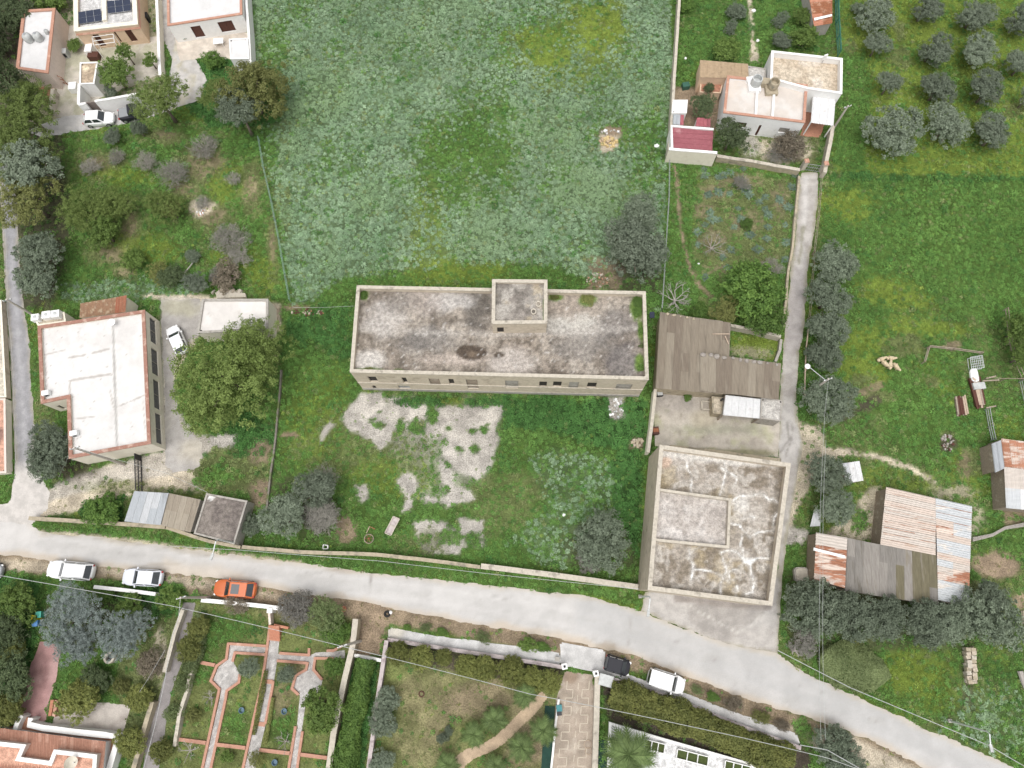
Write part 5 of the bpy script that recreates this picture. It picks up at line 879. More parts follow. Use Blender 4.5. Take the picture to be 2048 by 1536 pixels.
for j in range(9):
    for i in range(2):
        for l in range(2):
            p = P(1930+i*10+j*.35-l*.5, 1298+j*8); MB().box((p.x+_r.uniform(-.06, .06), p.y+_r.uniform(-.06, .06), l*.36), .5, .4, .36+_r.uniform(-.03, .02), _r.uniform(-.15, .15), .92).build('stone', _r.choice((M_coping, M_rubble, M_ochre)), st)
# ---------------------------------------------------------------- path garden: cobbled paths with terracotta kerbs
def deck_cob(p): p.fill((.44, .42, .40)); p.noise((.34, .325, .31), .6, .42, .6, .9, 2); p.noise((.54, .52, .50), .4, .60, .68, .7, 2)
M_cob = painted('cobbles', nscale=22, amt=.4, bmp=.8, bd=.04, nscale2=3, amt2=.1)
PA = [(534, 1294), (460, 1289), (456, 1319), (437, 1333), (426, 1361), (442, 1379), (441, 1390), (406, 1545), (419, 1545), (452, 1390), (454, 1381), (477, 1363), (480, 1348), (468, 1326), (465, 1318), (469, 1303), (531, 1307)]
PB = [(538, 1262), (560, 1262), (556, 1310), (548, 1363), (532, 1447), (509, 1545), (486, 1545), (508, 1444), (527, 1361), (536, 1300)]
PC = [(554, 1307), (618, 1312), (632, 1305), (668, 1303), (690, 1300), (690, 1316), (632, 1318), (629, 1339), (645, 1360), (640, 1385), (612, 1400), (604, 1460), (592, 1545), (578, 1545), (594, 1450), (600, 1390), (587, 1377), (594, 1352), (614, 1339), (617, 1327), (555, 1320)]
for nm, pl, z in (('cobble_path', PA, .02), ('cobble_path', PB, .028), ('cobble_path', PC, .02)):
    o = sheet(nm, pl, z, .2, deck_cob, M_cob); o['kind'] = 'structure'; hard(pl)
def kerb(label, px, closed=False, w=.26, h=.22):
    t = thing('terracotta_kerb', label, 'kerb', P(*px[len(px)//2]), 'terracotta kerbs of the path garden')
    for i in range(len(px)-1):
        a, b = P(*px[i], 0), P(*px[i+1], 0); d = (b-a).normalized()*.1; mb = MB(); e1 = Vector((0, 0, h/2+.003*(i % 2))); mb.bar(a-d*(i % 2)+e1, b+d*(i % 2)+e1, w, h); mb.build('kerb_run', M_terral, t)
kerb('outer kerb of the left octagon path', [(534, 1292), (458, 1287), (454, 1318), (435, 1331), (423, 1361), (440, 1378), (404, 1545)]); kerb('inner kerb of the left octagon path, top run', [(531, 1309), (471, 1305), (467, 1321)]); kerb('right side kerb of the left octagon path', [(481, 1348), (479, 1364), (455, 1381), (453, 1395), (421, 1545)])
kerb('west kerb of the central path', [(541, 1250), (536, 1290), (526, 1361), (507, 1444), (485, 1545)]); kerb('east kerb of the central path, middle', [(548, 1362), (541, 1400), (532, 1446)]); kerb('top kerb of the right path', [(560, 1306), (619, 1310), (619, 1298)]); kerb('west kerb of the right rounded path', [(555, 1321), (616, 1326), (613, 1339), (592, 1351), (585, 1377), (598, 1389)]); kerb('east kerb of the right rounded path', [(668, 1317), (631, 1316), (628, 1339), (645, 1359)]); kerb('west kerb of the lower right path', [(592, 1452), (577, 1545)]); kerb('east kerb of the lower right path', [(606, 1462), (594, 1545)]); kerb('kerb corner at the lichen wall', [(654, 1301), (668, 1301), (681, 1294)])
kerb('short cross kerb at the upper left bed', [(390, 1322), (431, 1330)], w=.34); kerb('cross kerb of the lower left bed', [(351, 1477), (413, 1485)], w=.34); kerb('cross kerb between left and central path', [(431, 1488), (492, 1495)], w=.34); kerb('cross kerb between central and right path', [(520, 1499), (582, 1506)], w=.34); kerb('cross kerb of the lower right bed', [(601, 1508), (655, 1515)], w=.34); kerb('upper terracotta band across the central path', [(526, 1362), (547, 1364)], w=.4, h=.1); kerb('lower terracotta band across the central path', [(508, 1446), (531, 1449)], w=.4, h=.1)
stp = thing('garden_steps', 'short flight of terracotta steps at the garden entrance', 'steps', P(552, 1268)); [MB().box(P(554-k*.8, 1254+k*6), 1.1, .34, .95-k*.18, -.1).build('step', M_terra, stp) for k in range(5)]; MB().bar(P(549, 1250, .5), P(578, 1256, .5), .25, .5).build('parapet', M_terra, stp); pl_ = thing('entrance_pillar', 'white gate pillar with side wall at the garden steps', 'pillar', P(540, 1222)); c = P(540, 1221, 1.2); MB().box((c.x, c.y, 0), .55, .5, 1.35).build('shaft', M_white, pl_); MB().bar(P(541, 1224, .6), P(543, 1248, .5), .22, 1.0).build('side_wall', M_pinkwall, pl_)
M_bluep = plain('blue_plastic', (.12, .19, .25), .6)
for k, (x, y) in enumerate(((485, 1420), (570, 1422), (551, 1524))):
    c = P(x, y); t = thing('blue_bucket', ('blue bucket in the lawn left of the central path', 'blue bucket in the lawn right of the central path', 'blue bucket near the bottom of the path garden')[k], 'bucket', c); MB().lathe(c, [(.22, 0), (.28, .32), (.30, .33), (.25, .30), (.2, .06)], 14).build('bucket_body', M_bluep, t)
# winding lawn path, patterned driveway, white terrace
def deck_wind(p): p.fill((.47, .36, .25)); p.noise((.38, .29, .205), 1, .45, .62, .8)
cl = [(1090, 1388), (1075, 1405), (1060, 1421), (1033, 1447), (1002, 1478), (975, 1495), (940, 1508), (921, 1522), (908, 1548)]; lw = (9, 11, 13, 12, 12, 12, 13, 14, 15); pl = [(x-w*.7, y-w*.7) for (x, y), w in zip(cl, lw)]+[(x+w*.7, y+w*.7) for (x, y), w in list(zip(cl, lw))[::-1]]
o = sheet('winding_path', pl, .02, .2, deck_wind, M_yard); o['kind'] = 'structure'; hard(pl)
DW = [(1130, 1342), (1190, 1350), (1188, 1545), (1100, 1545), (1112, 1400)]
def deck_dw(p): p.fill((.36, .30, .245)); p.noise((.28, .235, .19), 1.2, .45, .62, .8); p.noise((.46, .40, .335), .9, .58, .68, .6); p.ell(1140, 1355, 14, 12, (.24, .17, .12), .4, .5, 1, .7)
dw = sheet('driveway', DW, .016, .2, deck_dw, M_yard); dw['kind'] = 'structure'; hard(DW)
M_joint = plain('cream_joint', (.50, .44, .355), .8)
def crenel(f, off, n0):
    y = 1362; k = n0; pts = []
    while y < 1540:
        xl = 1126-(y-1350)*.13; xr = 1191-(y-1350)*.02; x = xl+(xr-xl)*(f+(off if k % 2 else -off)); pts += [(x, y), (x-1.2, y+17)]; y += 17; k += 1
    mb = MB(); [mb.bar(P(*pts[i], .025), P(*pts[i+1], .025), .07, .02) for i in range(len(pts)-1)]; return mb.build('paving_line', M_joint, dw)
crenel(.25, .10, 0); crenel(.72, .10, 1)
for y in range(1366, 1540, 24):
    mb = MB(); mb.bar(P(1158-(y-1350)*.06, y, .026), P(1157-(y-1350)*.06, y+13, .026), .07, .02); mb.build('paving_line', M_joint, dw)
WT = [(1219, 1445), (1330, 1478), (1549, 1540), (1560, 1610), (1212, 1610)]
def deck_wt(p): p.fill((.58, .575, .57)); p.noise((.49, .485, .48), .8, .45, .6, .7); p.noise((.74, .74, .735), .6, .58, .66, .7)
wt = building('white_terrace', 'white paved terrace with long planters at the bottom edge', 'terrace', WT, .8, M_white, M_white, deck_wt, .18, .12, cope_h=.06)
for k, (A, B) in enumerate((((1290, 1488), (1329, 1498)), ((1354, 1507), (1416, 1523)), ((1450, 1530), (1500, 1543)))):
    a, b = P(*A, 1.0), P(*B, 1.0); t = thing('planter', ('left', 'middle', 'right')[k]+' long planter on the white terrace', 'planter', ((a+b)/2).xy.to_3d()+Vector((0, 0, .68))); d = (b-a).normalized(); n_ = Vector((-d.y, d.x, 0)); fr = MB()
    for s in (-1, 1): fr.bar(a+n_*.42*s+Vector((0, 0, -.1)), b+n_*.42*s+Vector((0, 0, -.1)), .08, .35)
    for e in (a, (a*2+b)/3, (a+b*2)/3, b): fr.bar(e-n_*.38+Vector((0, 0, -.1)), e+n_*.38+Vector((0, 0, -.1)), .07, .33)
    fr.build('trough', M_white, t); q = [a-n_*.38, b-n_*.38, b+n_*.38, a+n_*.38]; slab(t, 'soil', *[v+Vector((0, 0, -.12)) for v in q], .12, weathered('moss_soil', (.07, .09, .03), (.05, .065, .02), 6) if k == 0 else bpy.data.materials['moss_soil'])
o = MB().bar(P(1204, 1480, .05), P(1202, 1545, .05), 1.3, .06).build('green_mat', M_turf); tag(o, 'dark green strip of artificial turf beside the driveway wall', 'mat'); o = MB().bar(P(1100, 1412, .05), P(1092, 1545, .05), 1.0, .06).build('green_mat', M_turf); tag(o, 'dark green strip on the lawn side of the driveway', 'mat')
c = P(1212, 1361, 1.2); t = thing('green_container', 'grey green metal box behind the pavement wall', 'box', (c.x, c.y, 0)); MB().box((c.x, c.y, 0), 1.3, 1.0, 1.2, -.25).build('body', plain('grey_green_metal', (.20, .27, .24), .5), t); MB().box((c.x, c.y, 1.2), 1.4, 1.1, .06, -.25).build('lid', M_plastic, t)
c = P(1118, 1415); t = thing('cool_box', 'teal and dark box by the driveway edge', 'box', c); MB().box(c, .55, .6, .5, .1).build('body', plain('teal_plastic', (.05, .22, .24), .5), t); MB().box((c.x, c.y-.5, 0), .5, .4, .4, .1).build('lid', M_darkmetal, t)
# ---------------------------------------------------------------- villa at the bottom left
villa = thing('villa', 'villa with terracotta tile roof and white parapets at the bottom left', 'house', P(110, 1510))
A, B, C, D = P(-30, 1452, 1.9), P(211, 1483, 1.9), P(203, 1560, 2.7), P(-30, 1545, 2.7); corrugated(villa, A, B, C, D, 34, 5, [M_terral, weathered('pale_tile', (.58, .36, .275), (.50, .30, .225), 5, (.46, .25, .18), 1.0, (.55, .7)), M_terral], 2, .045, name='tile_column', seed=31)
def deck_tile(p): p.fill((.44, .23, .15)); p.noise((.36, .19, .125), .9, .45, .62, .8)
q = [P(x, y, 1.7) for x, y in ((-30, 1456), (209, 1486), (200, 1600), (-30, 1600))]; MB().prism(ccw([(v.x, v.y) for v in q]), 0, 1.7).build('wall', M_white, villa); HARD.append([(v.x, v.y) for v in q])
building('villa_roof_terrace', 'pink floored roof terrace of the villa with white parapet', 'terrace', [(-40, 1480), (51, 1490), (40, 1515), (99, 1523), (108, 1500), (193, 1510), (187, 1620), (-40, 1620)], 2.95, M_pinkwall, M_white, deck_pink, .3, .4, z0=1.7, foot=False)
o = sheet('villa_loggia', [(46, 1430), (62, 1437), (60, 1450), (236, 1473), (224, 1545), (200, 1545), (212, 1484), (-20, 1458), (32, 1452)], .5, .25, deck_tile, M_yard); tag(o, 'terracotta floored loggia round the tile roof', 'floor')
boundary('villa_parapet', 'white curved parapet wall round the villa loggia', [(62, 1436), (58, 1449), (88, 1456), (146, 1463), (237, 1473), (218, 1540)], 1.2, .5, M_white, M_white, seed=30); boundary('villa_parapet', 'short white parapet at the red drive', [(44, 1430), (35, 1445), (30, 1460)], 1.2, .4, M_white, M_white, seed=31)
c = P(155, 1522, 2.7); t = thing('satellite_dish', 'large tilted dish on the villa terrace', 'satellite dish', (c.x, c.y, 2.6)); MB().tube([(c.x, c.y, 2.55), (c.x+.1, c.y, 3.5)], .04).build('mast', M_metal, t); dm = MB().lathe((0, 0, 0), [(.05, 0), (.35, .05), (.6, .16), (.62, .18), (.35, .09), (.05, .03)], 20); Rm = Matrix.Rotation(math.radians(55), 3, 'Y'); dm.v = [tuple(Rm @ Vector(v)+Vector((c.x-.25, c.y, 3.5))) for v in dm.v]; dm.build('dish', M_cream, t)
c = P(218, 1316, .6); t = thing('garden_well', 'round stone well in the villa garden', 'well', (c.x, c.y, 0)); MB().lathe((c.x, c.y, 0), [(.58, 0), (.55, .6), (.55, .66), (.34, .66), (.34, .2)], 18).build('ring', M_coping, t); MB().lathe((c.x, c.y, .2), [(.33, 0), (.33, .05)], 14).build('cover', M_darkmetal, t)
t = thing('garden_bench', 'terracotta bench of two slabs beside the villa patio', 'bench', P(104, 1416)); slab(t, 'seat', P(101, 1400, .5), P(108, 1400, .5), P(102, 1432, .5), P(96, 1432, .5), .5, M_terra); slab(t, 'backrest', P(110, 1400, .9), P(116, 1402, .9), P(110, 1434, .9), P(104, 1432, .9), .9, M_terral)
for k, (x, y, col, nm) in enumerate(((88, 1229, (.06, .30, .24), 'green'), (80, 1236, (.75, .58, .03), 'yellow'), (81, 1246, (.08, .20, .42), 'blue'))):
    c = P(x, y); t = thing('recycling_bin', nm+' recycling bin at the left of the red drive', 'bin', c); MB().box(c, .5, .55, .9, .1, 1.1).build('body', plain(nm+'_bin', col, .5), t); MB().box((c.x, c.y, .9), .58, .64, .06, .1).build('lid', bpy.data.materials[nm+'_bin'], t)
# ================================================================ trees, shrubs and ground cover
def leaf_mat(name, a, b, trans=.35, rough=.6):
    """leaf colour varies leaf by leaf (mesh attribute) and a little plant by plant"""
    m, nt, bs = nodes(name); bs.inputs['Roughness'].default_value = rough; bs.inputs['Specular IOR Level'].default_value = .25
    at = nt.nodes.new('ShaderNodeAttribute'); at.attribute_name = 'lc'; oi = nt.nodes.new('ShaderNodeObjectInfo')
    c = mixc(nt, at.outputs['Fac'], a, b); f = ramp(nt, oi.outputs['Random'], 0, 1, .82, 1.18)
    vm = nt.nodes.new('ShaderNodeVectorMath'); vm.operation = 'SCALE'; nt.links.new(c, vm.inputs[0]); nt.links.new(f, vm.inputs['Scale'])
    nt.links.new(vm.outputs[0], bs.inputs['Base Color'])
    if trans:
        tr = nt.nodes.new('ShaderNodeBsdfTranslucent'); nt.links.new(vm.outputs[0], tr.inputs[0]); mx = nt.nodes.new('ShaderNodeMixShader'); mx.inputs[0].default_value = trans
        out = nt.nodes['Material Output']; nt.links.new(bs.outputs[0], mx.inputs[1]); nt.links.new(tr.outputs[0], mx.inputs[2]); nt.links.new(mx.outputs[0], out.inputs[0])
    return m
ML = {'olive': leaf_mat('olive_leaf', (.135, .170, .115), (.305, .355, .265)), 'olived': leaf_mat('dark_olive_leaf', (.115, .148, .098), (.275, .325, .235)),
      'pine': leaf_mat('pine_needle', (.100, .145, .034), (.275, .355, .11)), 'broad': leaf_mat('citrus_leaf', (.080, .140, .034), (.235, .335, .085)), 'dark': leaf_mat('cypress_leaf', (.065, .092, .045), (.165, .215, .10)),
      'yel': leaf_mat('yellow_green_leaf', (.14, .155, .05), (.33, .35, .125)), 'blue': leaf_mat('blue_grey_leaf', (.19, .235, .215), (.39, .44, .42)), 'hedge': leaf_mat('hedge_leaf', (.10, .125, .034), (.32, .335, .105)), 'grey': leaf_mat('grey_twig_leaf', (.17, .165, .145), (.36, .345, .31)),
      'green': leaf_mat('bright_leaf', (.060, .125, .028), (.20, .32, .075)), 'brown': leaf_mat('brown_twig_leaf', (.15, .125, .09), (.33, .285, .215)), 'lent': leaf_mat('mastic_leaf', (.095, .135, .05), (.265, .325, .145)), 'palm': leaf_mat('palm_leaf', (.060, .10, .030), (.22, .30, .11)), 'mast': leaf_mat('thicket_leaf', (.14, .185, .075), (.36, .43, .20)), 'twig': leaf_mat('bare_twig', (.22, .21, .18), (.37, .355, .315)), 'tan': leaf_mat('straw', (0.368, 0.277, 0.123), (0.495, 0.471, 0.256))}
def leaf_mesh(name, C, nrm, L, Wd, lc, r):
    """one quad per leaf, all vectorised: centres, outward normals, lengths, widths, shade"""
    n = len(C); d = r.normal(size=(n, 3)); nn = nrm+r.normal(size=(n, 3))*.55; nn /= np.linalg.norm(nn, axis=1)[:, None]+1e-9
    d -= (d*nn).sum(1)[:, None]*nn; d /= np.linalg.norm(d, axis=1)[:, None]+1e-9; e = np.cross(nn, d)
    L = np.broadcast_to(L, n)[:, None]/2; Wd = np.broadcast_to(Wd, n)[:, None]/2
    V = np.stack([C-d*L, C+e*Wd, C+d*L, C-e*Wd], 1).reshape(-1, 3)
    me = bpy.data.meshes.new(name); me.vertices.add(4*n); me.vertices.foreach_set('co', V.astype(np.float32).ravel()); me.loops.add(4*n); me.loops.foreach_set('vertex_index', np.arange(4*n, dtype=np.int32))
    me.polygons.add(n); me.polygons.foreach_set('loop_start', np.arange(0, 4*n, 4, dtype=np.int32)); me.update(calc_edges=True)
    at = me.attributes.new('lc', 'FLOAT', 'POINT'); at.data.foreach_set('value', np.repeat(np.clip(lc, 0, 1), 4).astype(np.float32)); return me
def crown_mesh(name, kind, seed, R=1.0, hz=.75, lobes=9, clumps=150, per=26, leaf=.09, cl=.13, spread=.62, wr=.55):
    """crown of unit radius centred on the origin: leaves gathered in clumps on the skins of several lobes"""
    r = np.random.default_rng(seed); lc = []; cen = []; nr = []
    ang = r.uniform(0, 2*np.pi, lobes); rad = np.sqrt(r.uniform(.05, 1, lobes))*spread; lz = r.uniform(-.45, .6, lobes)*hz*(1-.5*rad)
    LC = np.stack([np.cos(ang)*rad, np.sin(ang)*rad, lz], 1); LR = r.uniform(.30, .50, lobes)*(1.15-.35*rad); LC[0] = (0, 0, .25*hz); LR[0] = .55
    w = LR**2; k = r.choice(lobes, clumps, p=w/w.sum()); u = r.normal(size=(clumps, 3)); u[:, 2] = np.where(u[:, 2] < -.2, -u[:, 2]*.6, u[:, 2]); u /= np.linalg.norm(u, axis=1)[:, None]
    cc = LC[k]+u*LR[k][:, None]*r.uniform(.72, 1.10, clumps)[:, None]*np.array([1, 1, hz*1.1]); cs = r.uniform(.6, 1.3, clumps)*cl; shade = r.uniform(.05, .75, clumps)
    n = clumps*per; ci = np.repeat(np.arange(clumps), per); off = r.normal(size=(n, 3)); off /= np.linalg.norm(off, axis=1)[:, None]; off *= (r.random(n)**.4)[:, None]*cs[ci][:, None]*np.array([1, 1, .75])
    C = cc[ci]+off; nm = u[ci]*.5+off/cl*.8+np.array([0, 0, .5]); tint = shade[ci]*.6+r.random(n)*.45
    return leaf_mesh(name, C, nm, leaf*r.uniform(.7, 1.4, n), leaf*wr*r.uniform(.7, 1.3, n), tint, r)
def trunk_mb(R, hz, seed, zc, base_r, lim=5, lean=.15):
    """tapered trunk of height zc with limbs reaching into the crown"""
    r = random.Random(seed); mb = MB(); a0 = r.uniform(0, 6.28); top = Vector((math.cos(a0)*lean*zc*.3, math.sin(a0)*lean*zc*.3, zc*.7))
    mb.tube([(0, 0, -.05), (top.x*.3, top.y*.3, zc*.3), top], [base_r*1.25, base_r*.85, base_r*.65], 8)
    for i in range(lim):
        a = a0+i*6.28/lim+r.uniform(-.4, .4); e = Vector((math.cos(a)*R*.65, math.sin(a)*R*.65, zc+r.uniform(-.1, .35)*R*hz)); mid = (top+e)/2+Vector((0, 0, .12*R))
        mb.tube([top, mid, e], [base_r*.5, base_r*.32, base_r*.12], 5)
    return mb
CR = {}
def crown(kind, v, **kw):
    if (kind, v) not in CR: CR[(kind, v)] = crown_mesh('crown', kind, 100+v*13+len(CR)*7, **kw); CR[(kind, v)].materials.append(ML[kind])
    return CR[(kind, v)]
KW = {'olive': dict(clumps=360, per=30, leaf=.062, cl=.11, lobes=12, spread=.52), 'olived': dict(clumps=360, per=30, leaf=.062, cl=.11, lobes=12, spread=.56), 'pine': dict(clumps=560, per=30, leaf=.042, cl=.085, lobes=22, spread=.75), 'broad': dict(clumps=300, per=24, leaf=.075, cl=.11, lobes=10, spread=.5), 'dark': dict(clumps=320, per=26, leaf=.07, cl=.11), 'yel': dict(clumps=420, per=28, leaf=.05, cl=.09, lobes=18, spread=.7),
      'blue': dict(clumps=560, per=28, leaf=.042, cl=.085, lobes=18, spread=.72), 'hedge': dict(clumps=300, per=26, leaf=.08, cl=.12, lobes=10), 'grey': dict(clumps=300, per=20, leaf=.06, cl=.13, lobes=10, spread=.7), 'green': dict(clumps=240, per=24, leaf=.09, cl=.14), 'brown': dict(clumps=220, per=20, leaf=.075, cl=.14), 'twig': dict(clumps=240, per=9, leaf=.17, cl=.17, lobes=9, spread=.7, wr=.09), 'lent': dict(clumps=520, per=22, leaf=.045, cl=.075, lobes=8)}
def tree(name, label, cat, cx, cy, rpx, kind, zc, hz=.75, ry=1.0, v=None, group=None, rot=None, bark=None, seed=0, base=None):
    """tree whose crown centre stands at photo pixel (cx, cy) at height zc"""
    r = random.Random(int(cx*7+cy)+seed); c = P(cx, cy, zc); R = rpx*mpp(cx, cy, zc); v = r.randrange(3) if v is None else v
    t = thing(name, label, cat, (c.x, c.y, 0), group); me = crown(kind, v, **KW[kind]); o = link('crown', me, t); o.location = (0, 0, zc); o.scale = (R*1.13, R*1.13*ry, R*1.05*hz/.75); o.rotation_euler = (0, 0, r.uniform(0, 6.28) if rot is None else rot)
    tm = trunk_mb(R, hz, r.randrange(999), zc*.9, max(.06, R*.065)); me2 = tm.mesh('trunk'); link('trunk', me2, t, bark or M_bark, True); return t
def shrub(name, label, cx, cy, rpx, kind, zc=None, hz=.7, ry=1.0, group=None, cat='shrub', **kw):
    R = rpx*mpp(cx, cy); return tree(name, label, cat, cx, cy, rpx, kind, zc if zc is not None else R*.55, hz, ry, group=group, **kw)
def bare_tree(name, label, cat, cx, cy, rpx, zc, bark, n=7, depth=3, seed=1, thick=.05, group=None, cloud=False):
    """leafless tree: branching limbs"""
    c = P(cx, cy, zc); R = rpx*mpp(cx, cy, zc); t = thing(name, label, cat, (c.x, c.y, 0), group); r = random.Random(seed); limb = MB(); tw = MB()
    tr = MB().tube([(0, 0, -.05), (r.uniform(-.1, .1), r.uniform(-.1, .1), zc*.45)], [thick*2.4, thick*1.7], 7); tr.build('trunk', bark, None) if False else link('trunk', tr.mesh('trunk'), t, bark)
    def grow(p, d, L, rad, k):
        q = p+d*L*.5+Vector((r.uniform(-1, 1), r.uniform(-1, 1), r.uniform(-.3, .6)))*L*.08; e = p+d*L+Vector((r.uniform(-1, 1), r.uniform(-1, 1), r.uniform(-.2, .6)))*L*.12
        (limb if k > 1 else tw).tube([p, q, e], [rad, rad*.8, rad*.55], 4 if k > 1 else 3)
        if k > 0:
            for _ in range(r.choice((2, 3, 3))):
                nd = (d+Vector((r.uniform(-1, 1), r.uniform(-1, 1), r.uniform(-.35, .5)))*.75).normalized(); grow(p+(e-p)*r.uniform(.45, 1), nd, L*r.uniform(.5, .75), rad*.55, k-1)
    for i in range(n):
        a = 6.28*i/n+r.uniform(-.3, .3); el = r.uniform(.25, .8); grow(Vector((0, 0, zc*.42)), Vector((math.cos(a)*math.cos(el), math.sin(a)*math.cos(el), math.sin(el))), R*.55, thick, depth)
    link('limbs', limb.mesh('limbs'), t, bark); link('twigs', tw.mesh('twigs'), t, bark)['kind'] = 'stuff'
    if cloud: o = link('fine_twigs', crown('twig', seed % 3, **KW['twig']), t); o['kind'] = 'stuff'; o.location = (0, 0, zc*.8); o.scale = (R*1.05, R*1.05, R*.55); o.rotation_euler = (0, 0, seed)
    return t
